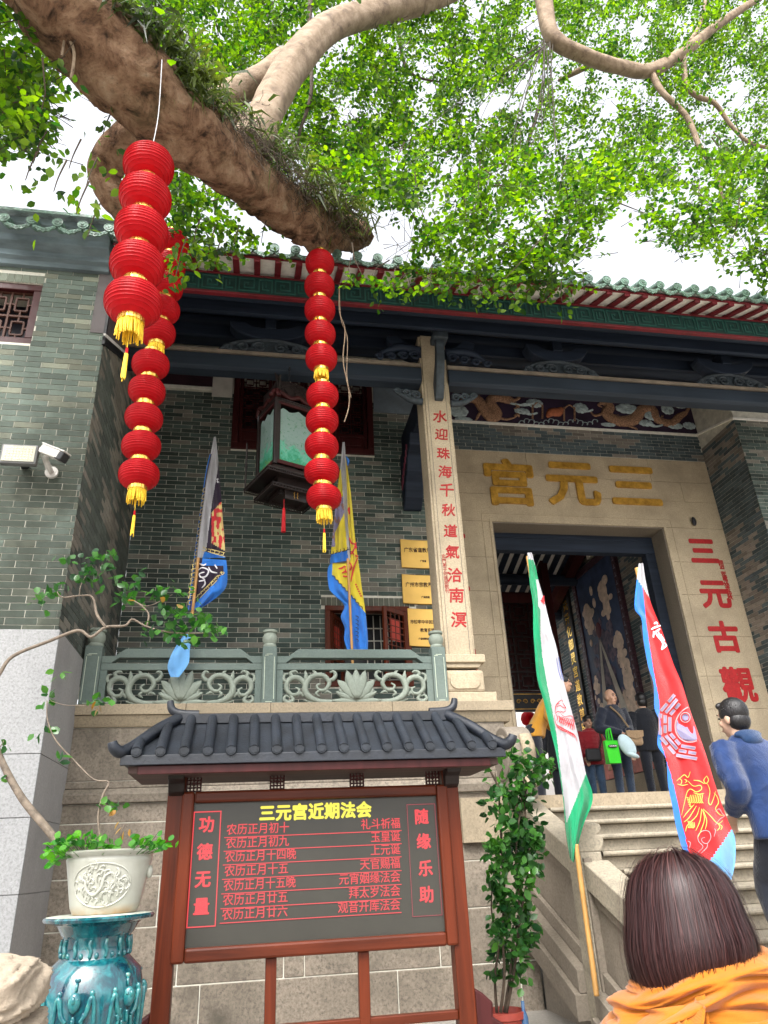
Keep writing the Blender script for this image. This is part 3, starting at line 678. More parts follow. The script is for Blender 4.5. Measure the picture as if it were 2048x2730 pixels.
def hump(px, py, w):
    c0 = P(px, py, Y=YC+.05); c0.z = 7.50; m = MB()
    for s in (-1, 1):
        for k, (dx, dz, sz) in enumerate(((.12, .10, .085), (.30, .085, .07), (.46, .06, .05))): scroll(m, c0+Vector((s*dx*w, -.05, dz)), sz, s, 1.5, .024)
        m.tube(cr([c0+Vector((s*.55*w, -.03, .02)), c0+Vector((s*.4*w, -.03, .14)), c0+Vector((s*.2*w, -.03, .20)), c0+Vector((0, -.03, .23))], 5), .035, 6)
    m.box(c0.x-.42*w, c0.x+.42*w, c0.y-.03, c0.y+.12, 7.505, 7.60); m.box(c0.x-.2*w, c0.x+.2*w, c0.y-.03, c0.y+.12, 7.60, 7.70)
    m.build('beam_carving', plain('slate_carving', (.034, .045, .056), .6, .4, 14) if 'slate_carving' not in MATS else MATS['slate_carving'], hall, smooth=True, autos=40)
    m = MB(); pts = []
    for k in range(15):
        an = math.pi*(k/14); pts.append((c0.x-math.cos(an)*.46*w, 7.99-math.sin(an)*.26))
    pts += [(c0.x+.30*w, 7.99), (c0.x+.2*w, 7.93), (c0.x, 7.90), (c0.x-.2*w, 7.93), (c0.x-.3*w, 7.99)]
    m.prism(pts, 'xz', c0.y-.06, c0.y+.12); m.box(c0.x-.07, c0.x+.07, c0.y-.08, c0.y+.14, 7.9, 8.12); m.build('bracket_set', DARKWOOD, hall, bevel=.012)
hump(720, 925, 1.15); hump(1490, 985, 1.0); hump(1945, 1025, 1.0)
# bracket at the column head: curved arm towards the court, scrolls to both sides
m = MB(); ax_ = cxm+.02
m.prism([(YC+.0, 6.93), (YC-.07, 6.93), (YC-.17, 7.12), (YC-.27, 7.38), (YC-.32, 7.62), (YC-.32, 7.9), (YC-.22, 7.9), (YC-.22, 7.62), (YC-.16, 7.42), (YC+.0, 7.2)], 'yz', ax_-.055, ax_+.055)
m.build('bracket_arm', MATS['slate_carving'], hall, bevel=.012)
m = MB(); m.box(ax_-.10, ax_+.10, YC-.38, YC-.18, 7.68, 7.78); m.box(ax_-.07, ax_+.07, YC-.38, YC-.2, 7.78, 8.0); m.build('bracket_block', MATS['slate_carving'], hall, bevel=.015)
m = MB(); pts = []
for k in range(17):
    an = math.pi*(k/16); pts.append((cxm-math.cos(an)*.62, 7.96-math.sin(an)*.34))
pts += [(cxm+.47, 7.99), (cxm+.33, 7.86), (cxm+.16, 7.80), (cxm-.16, 7.80), (cxm-.33, 7.86), (cxm-.47, 7.99)]
m.prism(pts, 'xz', YC+.02, YC+.18); m.build('bracket_set', DARKWOOD, hall, bevel=.014)
for s in (-1, 1):
    m = MB()
    for k in range(4): scroll(m, (cxm+s*(.26+.16*k), YC-.04, 7.62-.02*k), .075-.008*k, s, 1.5, .026)
    m.tube(cr([(cxm+s*.18, YC, 7.72), (cxm+s*.5, YC-.02, 7.74), (cxm+s*.8, YC, 7.58)], 5), lerpl([.07, .06, .02], 11), 7)
    m.build('bracket_wing', DARKWOOD, hall, smooth=True)
    m = MB()
    for k in range(3): scroll(m, (cxm+s*(.27+.12*k), YC+.02, 7.02-.0*k+.02*k), .065-.01*k, s, 1.5, .024)
    m.tube(cr([(cxm+s*.19, YC+.03, 6.93), (cxm+s*.35, YC+.03, 6.95), (cxm+s*.55, YC+.03, 7.07)], 5), lerpl([.05, .045, .02], 11), 7)
    m.build('beam_bracket', MATS['slate_carving'], hall, smooth=True)
# purlins and boarded ceiling of the porch
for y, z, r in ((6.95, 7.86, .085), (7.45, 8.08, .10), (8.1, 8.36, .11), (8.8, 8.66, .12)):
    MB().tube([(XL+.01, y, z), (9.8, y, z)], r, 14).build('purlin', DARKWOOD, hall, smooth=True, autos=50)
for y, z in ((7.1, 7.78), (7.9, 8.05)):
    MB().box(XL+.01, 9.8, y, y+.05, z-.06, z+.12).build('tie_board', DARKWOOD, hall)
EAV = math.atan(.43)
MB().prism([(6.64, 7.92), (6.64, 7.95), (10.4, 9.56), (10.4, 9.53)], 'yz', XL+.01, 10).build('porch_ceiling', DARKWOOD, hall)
# fascia
fas = MB().box(XL+.02, 10, 6.60, 6.64, 7.57, 7.83).build('fascia', GREENF, hall)
MB().box(XL+.02, 10, 6.585, 6.645, 7.535, 7.568).build('fascia_edge', REDTRIM, hall, bevel=.006)
MB().box(XL+.02, 10, 6.585, 6.645, 7.832, 7.855).build('fascia_edge', REDTRIM, hall, bevel=.006)
m = MB(); w = .016; zb, zt_ = 7.60, 7.80; x = XL+.1; pitch_ = .42
def fr(x0, x1, z0, z1): m.box(min(x0, x1), max(x0, x1), 6.590, 6.602, min(z0, z1), max(z0, z1))
while x < 9.8:
    fr(x, x+w, zb, zt_); fr(x+w, x+.17, zt_-w, zt_); fr(x+.17, x+.17+w, zt_, zb+.05); fr(x+.06, x+.17, zb+.05, zb+.05+w); fr(x+.06, x+.06+w, zb+.05+w, zt_-.06); fr(x+.06+w, x+.12, zt_-.06-w, zt_-.06); fr(x+.10, x+.10+w, zt_-.06-w, zb+.10)
    fr(x+.23, x+.38, zt_-w, zt_); fr(x+.38, x+.38+w, zt_, zb); fr(x+.23, x+.23+w, zb, zt_-w); fr(x+.27, x+.36, zb+.03, zb+.03+w); fr(x+.27, x+.27+w, zb+.03+w, zt_-.05); fr(x+.31, x+.31+w, zb+.08, zt_-.04); fr(x+w, x+.23, zb, zb+w)
    x += pitch_
m.build('fret_relief', GREENR, fas)
# white soffit between the rafter ends, rafters, roof and its end tiles
roof = MB().prism([(6.14, 7.735), (6.14, 7.78), (11.2, 9.95), (16.8, 6.95), (16.8, 6.88), (11.2, 9.88)], 'yz', XL+.03, 10).build('roof', plain('roof_underside', (.12, .11, .10), .8), hall)
MB().prism([(6.19, 7.722), (6.19, 7.732), (6.66, 7.932), (6.66, 7.922)], 'yz', XL+.03, 10).build('soffit', WHITEP, roof)
MB().box(XL+.03, 10, 6.17, 6.19, 7.712, 7.735).build('eave_edge', REDTRIM, roof)
SPC = .2365; x = XL+.15
while x < 9.9:
    m = MB(); d = Vector((0, .47, .20)); m.obox((x, 6.425, 7.798), (.036, 0, 0), d*.5, (0, -.007, .017)); m.build('rafter', REDTRIM, roof, bevel=.004)
    x += SPC
x = XL+.10
while x < 9.0:
    eave_tile(roof, x, 6.12, 7.835, SPC, EAV, .058, .8); x += SPC

# ---- the hall behind the door
XW = 7.2
iw = MB().box(XW+.006, XW+.3, YD+.55, 17.2, FLOOR, 9.4).build('inner_wall', MORTAR, hall)
brick_wall(iw, (XW, 0, 0), (0, 1, 0), (-1, 0, 0), YD+.56, 17.0, FLOOR, 9.2, door_tone, BR_OBJ, BR_ATT, L=.25, H=.068, limit=150)
MB().box(XW-.06, XW+.02, YD+.56, 17.0, FLOOR, FLOOR+.75).build('wall_dado', G_WARM, hall)
MB().box(XJ0-.6, XJ1+.3, YD-3.0+.05, 24, FLOOR-.4, FLOOR).build('floor', G_WARM, hall)
MB().box(XJ0-1.2, XJ0-.9, YD+.55, 14.2, FLOOR, 9.2).build('inner_wall', MORTAR, hall)
for i, (y, z) in enumerate(((11.9, 8.05), (13.2, 7.6), (14.5, 7.12), (15.7, 6.7))):
    MB().tube([(XJ0-1, y, z), (XW, y, z)], .13, 12).build('purlin', DARKWOOD, hall, smooth=True, autos=50)
m = MB(); m.obox((XW-.24, 13.8, 7.45), (.11, 0, 0), (0, 2.9, -1.03), (0, .02, .10)); m.build('cross_beam', MAROON, hall)
for k in range(22):
    x = XJ0-.6+.24*k
    m = MB(); m.obox((x, 13.8, 7.60), (.06, 0, 0), (0, 2.9, -1.03), (0, .01, .03)); m.build('rafter', DARKWOOD, hall)
m = MB(); m.obox((5, 13.8, 7.64), (2.6, 0, 0), (0, 2.9, -1.03), (0, .004, .01)); m.build('inner_soffit', WHITEP, hall)
# ================================================================ stone terrace under the porch
terr = thing('stone_terrace', 'granite terrace of coursed blocks below the green balustrade', 'terrace')
YT = 7.42; TX0, TX1 = XL-.1, 2.62
MB().box(TX0, TX1, YT+.09, YF+.4, .30, TERR-.02).build('core', MORTAR, terr)
zt = lambda y: P(330, y, Y=YT).z
MB().box(TX0, XJ0, YT+.3, YF+.01, TERR-.02, TERR).build('terrace_floor', G_WARM, terr)
cuts = [TX0, P(497, 1880, Y=YT).x, P(722, 1880, Y=YT).x, P(1045, 1880, Y=YT).x, 2.72]
for a, b in zip(cuts[:-1], cuts[1:]):
    MB().box(a+.0015, b-.0015, YT-.02, YT+.4, zt(1906), TERR-.001).build('ledge_stone', G_WARM, terr, bevel=.006)
    MB().prism([(YT+.3, zt(1906)-.002), (YT-.0, zt(1906)-.002), (YT+.03, zt(1936)+.03), (YT+.045, zt(1936)), (YT+.3, zt(1936))], 'yz', a+.0015, b-.04 if b > 2.7 else b-.0015).build('cove_stone', G_WARM, terr, bevel=.004)
def course(z0, z1, y, cuts, mat, name='stone_block', bev=.008, dx=0):
    MB().box(cuts[0], cuts[-1]-.004, y+.013, YT+.29, z0, z1).build('mortar_bed', MORTAR, terr)
    for a, b in zip(cuts[:-1], cuts[1:]):
        MB().box(a+.004, b-.004, y+random.Random(int(a*999)).uniform(0, .008), YT+.3, z0+.004, z1-.004).build(name, mat, terr, bevel=bev)
course(zt(2080), zt(1936), YT+.055, [TX0, .9, TX1], G_WALL)
MB().box(TX0, TX1+.03, YT+.02, YT+.3, zt(2100), zt(2080)-.003).build('moulding', G_WALL, terr, bevel=.006)
MB().prism([(YT+.3, zt(2101)), (YT+.005, zt(2101)), (YT-.02, zt(2118)), (YT-.01, zt(2140)), (YT+.3, zt(2140))], 'yz', TX0, TX1+.05).build('moulding', G_WALL, terr, bevel=.008)
course(zt(2193), zt(2141), YT+.02, [TX0, -.2, 1.6, TX1+.06], G_WALL)
course(zt(2339), zt(2193), YT+.0, [TX0, .55, 2.0, TX1+.06], G_WALL)
course(zt(2476), zt(2339), YT-.01, [TX0, -.75, 1.1, TX1+.06], G_WALL)
course(zt(2640), zt(2476), YT-.015, [TX0, -.55, .35, .53, 1.75, TX1+.06], G_WALL)
course(zt(2800), zt(2640), YT-.02, [TX0, -.35, 1.35, TX1+.06], G_WALL)
course(.30, zt(2800), YT-.03, [TX0, .1, 2.1, TX1+.06], G_WALL)

# ================================================================ carved balustrade
bal = thing('stone_balustrade', 'green carved stone balustrade with lotus panels on the terrace edge', 'balustrade')
YB = 7.55
zb = lambda y, x=600: P(x, y, Y=YB).z
posts = [(P(211, 1880, Y=YB).x, P(258, 1880, Y=YB).x), (P(696, 1870, Y=YB).x, P(735, 1870, Y=YB).x), (P(1156, 1868, Y=YB).x, P(1193, 1868, Y=YB).x)]
for (a, b) in posts:
    c_ = (a+b)/2; h = (b-a)/2
    p = MB().box(a, b, YB-.075, YB+.075, TERR, zb(1727)).build('post', G_GREEN, bal, bevel=.008)
    m = MB(); w = .006; i0, i1, k0, k1 = a+.022, b-.022, TERR+.02, zb(1748)
    m.box(i0, i0+w, YB-.079, YB-.074, k0+.03, k1-.03); m.box(i1-w, i1, YB-.079, YB-.074, k0+.03, k1-.03)
    m.obox(((i0+c_)/2-.004, YB-.0765, k1-.015), ((c_-i0)*.36, 0, .0), (0, .0025, 0), (0, 0, w/2)); m.box(i0+.02, i1-.02, YB-.079, YB-.074, k1-w, k1); m.box(i0+.02, i1-.02, YB-.079, YB-.074, k0, k0+w)
    m.build('post_line', plain('pale_carved_line', (.42, .47, .38), .8), p)
    m = MB(); m.lathe([(h*.9, 0), (h*.98, .012), (h*.9, .03), (h*.82, .035), (h*1.0, .06), (h*1.08, .09), (h*1.02, .12), (h*.84, .145), (h*.82, .15), (h*1.05, .16), (h*1.06, .178), (h*.95, .185)], (c_, YB, zb(1727)), 20)
    m.build('post_cap', G_CARVE, p, smooth=True, autos=50)
def bal_panel(x0, x1):
    st = .095; top, sh, s0, s1, m0, m1, bot = zb(1733), zb(1752), zb(1757), zb(1771), zb(1773), zb(1789), TERR+.004
    pn = MB().prism([(x0, sh), (x0+st+.03, sh), (x0+st+.13, top), (x1-st-.13, top), (x1-st-.03, sh), (x1, sh), (x1, s1-.0), (x1-st, s1-.0), (x1-st-.07, s0), (x0+st+.07, s0), (x0+st, s1), (x0, s1)], 'xz', YB-.05, YB+.05).build('top_rail', G_GREEN, bal, bevel=.006)
    MB().box(x0, x1, YB-.048, YB+.048, m1, s1-.001).build('middle_rail', G_GREEN, bal, bevel=.005)
    for a, b in ((x0, x0+st*.72), (x1-st*.72, x1)): MB().box(a, b, YB-.046, YB+.046, bot, m1-.001).build('stile', G_GREEN, bal, bevel=.005)
    c0 = (x0+x1)/2; hw = (x1-x0)/2-st*.72; hh = m1-bot
    cp = thing('lotus_panel', None, None); cp.location = (0, 0, 0); par(cp, bal)
    def uv(u, w, s): return Vector((c0+s*u*hw, YB-.03, bot+w*hh))
    vines = [([(.28, .06), (.5, .07), (.64, .2), (.70, .42), (.66, .7), (.56, .84), (.44, .82), (.37, .62), (.42, .42), (.50, .40), (.54, .52), (.49, .6)], [.022, .03, .036, .036, .032, .03, .028, .026, .022, .018, .014, .009]),
             ([(.69, .40), (.73, .66), (.83, .78), (.93, .68), (.95, .45), (.88, .28), (.80, .30), (.78, .42), (.83, .48)], [.02, .03, .032, .03, .027, .022, .018, .014, .009]),
             ([(.40, .70), (.32, .72), (.28, .85), (.31, .96), (.36, .93)], [.016, .024, .022, .016, .01]), ([(.58, .84), (.56, .92), (.60, .99)], [.022, .02, .006]), ([(.69, .6), (.685, .8), (.70, .99)], [.02, .026, .005]),
             ([(.86, .78), (.90, .90), (.84, .97), (.80, .92)], [.02, .022, .016, .008]), ([(.94, .6), (.99, .72), (.98, .86), (.93, .88)], [.016, .02, .014, .007]),
             ([(.90, .27), (.86, .12), (.92, .05), (.98, .12), (.96, .24), (.91, .2)], [.016, .022, .022, .02, .014, .008]), ([(.72, .22), (.76, .32), (.80, .22)], [.012, .018, .006]), ([(.50, .40), (.55, .30), (.50, .22)], [.012, .018, .005]),
             ([(.28, .08), (.42, .03), (.60, .05), (.72, .12)], [.016, .018, .016, .006]), ([(.34, .30), (.40, .36), (.44, .30)], [.01, .016, .005])]
    for s in (-1, 1):
        for pts, r in vines:
            c = cr([uv(u, w, s) for u, w in pts], 5); m = MB(); m.tube(c, [q*.95 for q in lerpl(r, len(c))], 8, flat=1.25, up=(0, 1, 0)); m.build('vine_scroll', G_CARVE, cp, smooth=True)
    def petal(an, ln, w, dy, curl, z0=.10):
        m = MB(); b0 = Vector((c0, YB-.03, bot+z0*hh)); d = Vector((math.sin(an), 0, math.cos(an))); e = Vector((d.z, 0, -d.x))
        def fn(u, v):
            wv = w*math.sin(math.pi*min(1, v*.96+.04))**.7*(1-.25*v); x = (u-.5)*2
            return b0+d*(ln*v)+e*(wv*x)+Vector((0, -dy-curl*v*v*.05-.018*(1-x*x)*math.sin(math.pi*v), 0))
        m.grid(fn, 6, 8); o = m.build('petal', G_CARVE, cp, smooth=True); md = o.modifiers.new('thick', 'SOLIDIFY'); md.thickness = .012
    for k in range(-4, 5): petal(k*.36, hh*(.50 if abs(k) > 3 else .62), .055, .0, .6 if abs(k) > 2 else .2, .12)
    for k in range(-3, 4): petal(k*.42, hh*.66, .06, .02, -.1, .14)
    for k in range(-2, 3): petal(k*.40, hh*.80, .062, .038, -.4, .14)
    for k in (-1, 0, 1): petal(k*.33, hh*.90, .058, .05, -.5, .14)
    for k in (-1, 1):
        petal(k*1.25, hh*.62, .04, .02, .4, .10); petal(k*1.55, hh*.75, .035, .02, .3, .06)
    m = MB(); m.ell((c0, YB-.05, bot+.60*hh), (.07, .03, .10), 14, 10); m.build('lotus_heart', G_CARVE, cp, smooth=True)
bal_panel(posts[0][1], posts[1][0]); bal_panel(posts[1][1], posts[2][0])

# ================================================================ staircase
stair = thing('stone_staircase', 'worn granite stairs rising to the temple door with sloping side wall', 'staircase')
RISE, TREAD, YE = .132, .327, 7.40
G_STEP = granite('step_granite', (.30, .262, .20), .45, .55, (.11, .095, .07))
for i in range(16):
    y = YE-TREAD*i; z = FLOOR-RISE*i
    if z-RISE < .0: break
    for a, b in ((2.84, 5.0+.5*math.sin(i*2.1)), (5.0+.5*math.sin(i*2.1), 9.0)):
        s = MB().box(a+.002, b-.002, y+.05, y+TREAD+.3, max(z-RISE, .0)+.001, z-.044).build('step', G_STEP, stair, bevel=.004)
        m = MB(); m.box(a+.002, b-.002, y+.008, y+TREAD+.32, z-.040, z-.0005); m.tube([(a+.002, y+.008, z-.020), (b-.002, y+.008, z-.020)], .0198, 10); m.build('nosing', G_STEP, s)
RZ = lambda y: 2.061-.404*(7.413-y)
X0, X1 = 2.615, 2.84
YN0, YN1 = 6.0, 6.26
def ramp_cap(y0, y1):
    MB().prism([(y0, RZ(y0)-.20), (y1, RZ(y1)-.20), (y1, RZ(y1)), (y0, RZ(y0))], 'yz', X0, X1-.002).build('ramp_cap', G_STEP, stair, bevel=.01)
ramp_cap(YN1, 7.38); ramp_cap(3.2, YN0)
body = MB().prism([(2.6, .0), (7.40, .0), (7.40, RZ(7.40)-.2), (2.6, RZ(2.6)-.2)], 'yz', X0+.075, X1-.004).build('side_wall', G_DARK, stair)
G_SIDE = granite('side_wall_granite', (.19, .16, .125), .4, .4)
def slant(y0, y1, off0, off1, x0, name='rail'):
    MB().prism([(y0, RZ(y0)+off0), (y1, RZ(y1)+off0), (y1, RZ(y1)+off1), (y0, RZ(y0)+off1)], 'yz', x0, X0+.08).build(name, G_SIDE, stair, bevel=.006)
q0, q1 = P(1401, 2394, X=2.55), P(1573, 2585, X=2.55)
for y0, y1 in ((YN1, 7.39), (2.6, YN0)):
    slant(y0, y1, -.29, -.205, X0+.035, 'ramp_moulding')
    slant(y0, y1, -.74, -.295, X0+.06, 'side_panel')
    slant(y0, y1, -.86, -.745, X0+.02, 'side_panel_sill')
    slant(y0, y1, -1.02, -.865, X0-.06, 'base_course')
    slant(y0, y1, -1.20, -1.025, X0-.10, 'base_course')
slant(6.2, 6.32, -.74, -.296, X0+.045, 'panel_bar') if False else None
nw = MB().box(X0-.005, X1-.05, YN0, YN1, .30, RZ(YN0)+.06).build('newel', G_STEP, stair, bevel=.008)
z0 = RZ(YN0)+.06
XN = X1-.05
prof = [(X0-.005, z0), (XN+.0, z0), (XN+.015, z0+.025), (XN+.035, z0+.05), (XN+.04, z0+.09), (XN+.03, z0+.115), (XN-.01, z0+.125), (XN+.02, z0+.14), (XN+.035, z0+.165), (XN+.03, z0+.20), (XN-.02, z0+.215), (X0+.0, z0+.22)]
MB().prism(prof, 'xz', YN0+.005, YN1-.005).build('newel_cap', G_STEP, nw, bevel=.01)
m = MB(); m.box(X0+.005, X0+.075, YN0-.03, YN1+.02, .3, RZ(YN0)+.02); m.build('newel_strip', G_SIDE, nw, bevel=.006)
# flanking wall to the right of the stairs is outside the picture
drum = thing('drum_stone', 'weathered carved drum stone at the head of the stairs behind the leaves', 'stone carving')
dc = Vector((2.62, 7.28, P(1345, 1935, Y=7.2).z-.30))
m = MB(); pts = [(dc.y+math.cos(a)*.30, dc.z+math.sin(a)*.30) for a in [k/28*6.283 for k in range(28)]]
m.prism(pts, 'yz', dc.x-.13, dc.x+.12); m.build('drum', G_DARK, drum, bevel=.02)
m = MB(); pts = [(dc.y+math.cos(a)*.22, dc.z+math.sin(a)*.22) for a in [k/28*6.283 for k in range(28)]]; m.prism(pts, 'yz', dc.x-.15, dc.x-.12); m.build('drum_face', G_DARK, drum, bevel=.01)
m = MB(); m.box(dc.x-.14, dc.x+.12, dc.y-.22, dc.y+.26, FLOOR-.05, dc.z-.2); m.build('drum_base', G_DARK, drum, bevel=.02)
m = MB(); m.tube(cr([dc+Vector((.02, -.29, .17)), dc+Vector((.02, -.36, .05)), dc+Vector((.02, -.30, -.15)), dc+Vector((.02, -.34, -.3))], 6), .07, 8, flat=.5, up=(0, 1, 0)); m.build('carved_band', G_WARM, drum, smooth=True)
m = MB(); fq = dc+Vector((.02, -.372, -.02)); m.tube([fq+Vector((.012*math.sin(k*1.9), .004*k, -.022*k)) for k in range(7)], .008, 6); m.build('worn_paint', plain('faded_red_paint', (.25, .10, .08), .8), drum)

# ================================================================ notice board with lit screen
sign = thing('notice_board', 'red wooden notice board with tiled roof and lit screen of red characters', 'notice board', loc=(.44, 5.0, .30))
YS = 5.0
sp = lambda x, y: P(x, y, Y=YS)
LX, RX = sp(449, 2125).x, sp(1216, 2089).x; PW = .105
for x in (LX, RX-PW): MB().box(x, x+PW, YS-.05, YS+.06, .30, 2.16).build('post', REDWOOD, sign, bevel=.008)
SX0, SX1, SZ0, SZ1 = sp(507, 2330).x, sp(1172, 2310).x, sp(800, 2507).z, sp(800, 2134).z
F = .075
m = MB().box(SX0, SX1, YS-.03, YS+.03, SZ0, SZ1); SCR = plain('unlit_screen', (.033, .031, .025), .35, .1, 3); scr = m.build('screen', SCR, sign)
fo = [(SX0-F, SX0, SZ0-F, SZ1+F*.9), (SX1, SX1+F, SZ0-F, SZ1+F*.9)]
for a, b, c_, d in fo: MB().box(a, b, YS-.07, YS+.04, c_, d).build('frame_stile', REDWOOD, sign, bevel=.014)
MB().box(SX0, SX1, YS-.069, YS+.04, SZ1, SZ1+F*.9).build('frame_rail', REDWOODX, sign, bevel=.014)
MB().box(SX0, SX1, YS-.069, YS+.04, SZ0-F, SZ0).build('frame_rail', REDWOODX, sign, bevel=.014)
for px in (722, 970): x = sp(px, 2600).x; MB().box(x-.032, x+.032, YS-.03, YS+.03, .30, SZ0-F).build('leg', REDWOOD, sign, bevel=.006)
MB().box(LX+PW, RX-PW, YS-.025, YS+.025, sp(900, 2745).z, sp(900, 2718).z).build('stretcher', REDWOODX, sign, bevel=.006)
zc_ = SZ1+F*.9
zr0 = sp(800, 2063).z
MB().box(LX+PW, RX-PW, YS-.045, YS+.05, zr0, 2.15).build('head_rail', REDWOODX, sign, bevel=.006)
for px in (518, 739, 951, 1153):
    x = sp(px, 2090).x; m = MB(); s = (zr0-zc_)*.48; zc2 = (zr0+zc_)/2; w = .009
    for k in (-1, -.5, 0, .5, 1):
        m.box(x+k*s*.95-w/2, x+k*s*.95+w/2, YS-.02, YS+.0, zc2-s, zc2+s); m.box(x-s, x+s, YS-.021, YS+.001, zc2+k*s*.95-w/2, zc2+k*s*.95+w/2)
    m.box(x-s*.2, x+s*.2, YS-.0205, YS+.0005, zc2-s*.2, zc2+s*.2)
    m.build('lattice_square', MAROON, sign)
# lettering of the screen
LED_R = emis('red_led', (1.0, .035, .05), .24); LED_Y = emis('yellow_led', (1.0, .88, .06), .26)
yq = YS-.033
def led(s, px, py, h, mat=LED_R, align='CENTER', off=.002, sx=1.0, sh=0.0, space=1.0):
    return text('screen_text', s, h, mat, scr, P(px, py, Y=yq), extrude=.001, bold=off, align=align, sx=sx, shear=sh, space=space)
text('screen_text', '三元宫近期法会', .098, LED_Y, scr, P(843, 2166, Y=yq), extrude=.001, bold=.0045, sx=1.02, space=1.05)
rowsL = [(2209, '农历正月初十', '礼斗祈福', 604), (2245, '农历正月初九', '玉皇诞', 602), (2281, '农历正月十四晚', '上元诞', 600), (2319, '农历正月十五', '天官赐福', 598), (2357, '农历正月十五晚', '元宵姻缘法会', 596), (2396, '农历正月廿五', '拜太岁法会', 594), (2434, '农历正月廿六', '观音开库法会', 592)]
for y, a, b, x in rowsL:
    zr_ = P(x+75, y+2, Y=yq).z; x0_ = P(x, y, Y=yq).x; x1_ = P(1068, y-15, Y=yq).x
    for s_, xx, al in ((a, x0_, 'LEFT'), (b, x1_, 'RIGHT')): text('screen_text', s_, .0665, LED_R, scr, (xx, yq, zr_), extrude=.001, bold=.0006, align=al, sx=.97 if len(s_) < 7 else .93)
    p0 = Vector((x0_-.01, 0, 0)); p1 = Vector((x1_+.005, 0, 0)); zz = zr_-.0405
    MB().box(p0.x, p1.x, yq-.001, yq+.001, zz-.0025, zz+.0025).build('screen_line', LED_R, scr)
for s, pts in (('功德无量', ((551, 2201), (546, 2274), (541, 2347), (537, 2420))), ('随缘乐助', ((1124, 2180), (1130, 2246), (1135, 2318), (1138, 2388)))):
    for ch, (x, y) in zip(s, pts): led(ch, x, y, .095, off=.003)
def rect(x0, x1, y0, y1, w=.006, mat=LED_R):
    a, b = P((x0+x1)/2, y0, Y=yq), P((x0+x1)/2, y1, Y=yq); xa, xb = P(x0, (y0+y1)/2, Y=yq).x, P(x1, (y0+y1)/2, Y=yq).x
    m = MB(); m.box(xa, xb, yq-.001, yq+.001, a.z-w, a.z); m.box(xa, xb, yq-.001, yq+.001, b.z, b.z+w); m.box(xa, xa+w, yq-.0012, yq+.0008, b.z+w, a.z-w); m.box(xb-w, xb, yq-.0012, yq+.0008, b.z+w, a.z-w); m.build('screen_border', mat, scr)
rect(507, 583, 2163, 2472, .0065); rect(1092, 1170, 2143, 2443, .004, emis('dim_red_led', (.6, .03, .06), .16))
# roof
RYF, RYB = YS-.36, YS+.36
ez = P(800, 2010, Y=RYF).z; rz = P(800, 1922, Y=YS).z
EX0, EX1 = P(322, 2018, Y=RYF).x, P(1346, 1995, Y=RYF).x
RX0, RX1 = P(480, 1915, Y=YS).x, P(1190, 1910, Y=YS).x
SLATE = plain('blue_black_roof_metal', (.008, .011, .018), .5, .35, 8, .25, 60, spec=.5)
DUST = plain('dusty_roof_tile', (.011, .0145, .021), .6, .5, 6, .3, 70)
rf = MB(); v = [(EX0, RYF, ez), (EX1, RYF, ez), (EX1, RYB, ez), (EX0, RYB, ez), (RX0, YS, rz), (RX1, YS, rz)]
v2 = [(a, b, c_-.025) for a, b, c_ in v[:4]]
rf.add(v+v2, [(0, 1, 5, 4), (1, 2, 5), (2, 3, 4, 5), (3, 0, 4), (0, 6, 7, 1), (1, 7, 8, 2), (2, 8, 9, 3), (3, 9, 6, 0), (9, 8, 7, 6)])
rfo = rf.build('roof', DUST, sign)
MB().box(EX0+.0, EX1, RYF-.012, RYF+.012, ez-.045, ez+.012).build('roof_edge', SLATE, rfo, bevel=.004)
MB().box(EX0+.045, EX1-.045, RYF+.03, RYB-.03, ez-.085, ez-.046).build('soffit_board', wood('weathered_soffit_plank', (.075, .045, .04), .7, .4, 0, 0), rfo)
MB().box(EX0+.10, EX1-.10, RYF+.014, RYF+.03, ez-.095, ez-.046).build('eave_board', MAROON, rfo, bevel=.004)
nT = 17
for k in range(nT):
    u = (k+.5)/nT; x = EX0+.02+(EX1-EX0-.04)*u
    # where the tile line meets the ridge or the hip
    if x < RX0: t_ = (x-EX0)/(RX0-EX0)
    elif x > RX1: t_ = (EX1-x)/(EX1-RX1)
    else: t_ = 1.0
    t_ = min(1, t_)*.96
    lean = 0
    a = Vector((x, RYF-.018, ez+.030)); b = Vector((x+lean, RYF+(YS-RYF)*t_, ez+(rz-ez)*t_+.030))
    m = MB(); m.tube([a, a*.5+b*.5, b], .031, 14); m.tube([a+Vector((0, -.008, 0)), a+Vector((0, .012, 0))], [.030, .034], 14); m.tube([a+Vector((0, -.012, 0)), a+Vector((0, .0, 0))], [.022, .024], 12); m.build('roof_tile', DUST, rfo, smooth=True, autos=50)
m = MB(); m.box(RX0-.02, RX1+.02, YS-.03, YS+.03, rz-.01, rz+.05)
for s, x in ((-1, RX0), (1, RX1)):
    m.tube(cr([(x-s*.12, YS, rz+.05), (x+s*.0, YS, rz+.055), (x+s*.055, YS, rz+.085), (x+s*.07, YS, rz+.14)], 5), lerpl([.028, .03, .027, .020], 16), 10)
m.build('ridge', SLATE, rfo, smooth=True, autos=40)
for s, x, ex in ((-1, RX0, EX0), (1, RX1, EX1)):
    m = MB(); a = Vector((x, YS, rz+.03)); b = Vector((ex, RYF, ez+.02)); d = b-a
    m.tube(cr([a, a+d*.4+Vector((0, 0, .012)), a+d*.8+Vector((0, 0, .0)), b+Vector((0, 0, .012)), b+Vector((s*.035, -.035, .03)), b+Vector((s*.05, -.045, .065))], 6), lerpl([.036, .036, .036, .036, .034, .026], 31), 10); m.build('hip_ridge', SLATE, rfo, smooth=True)
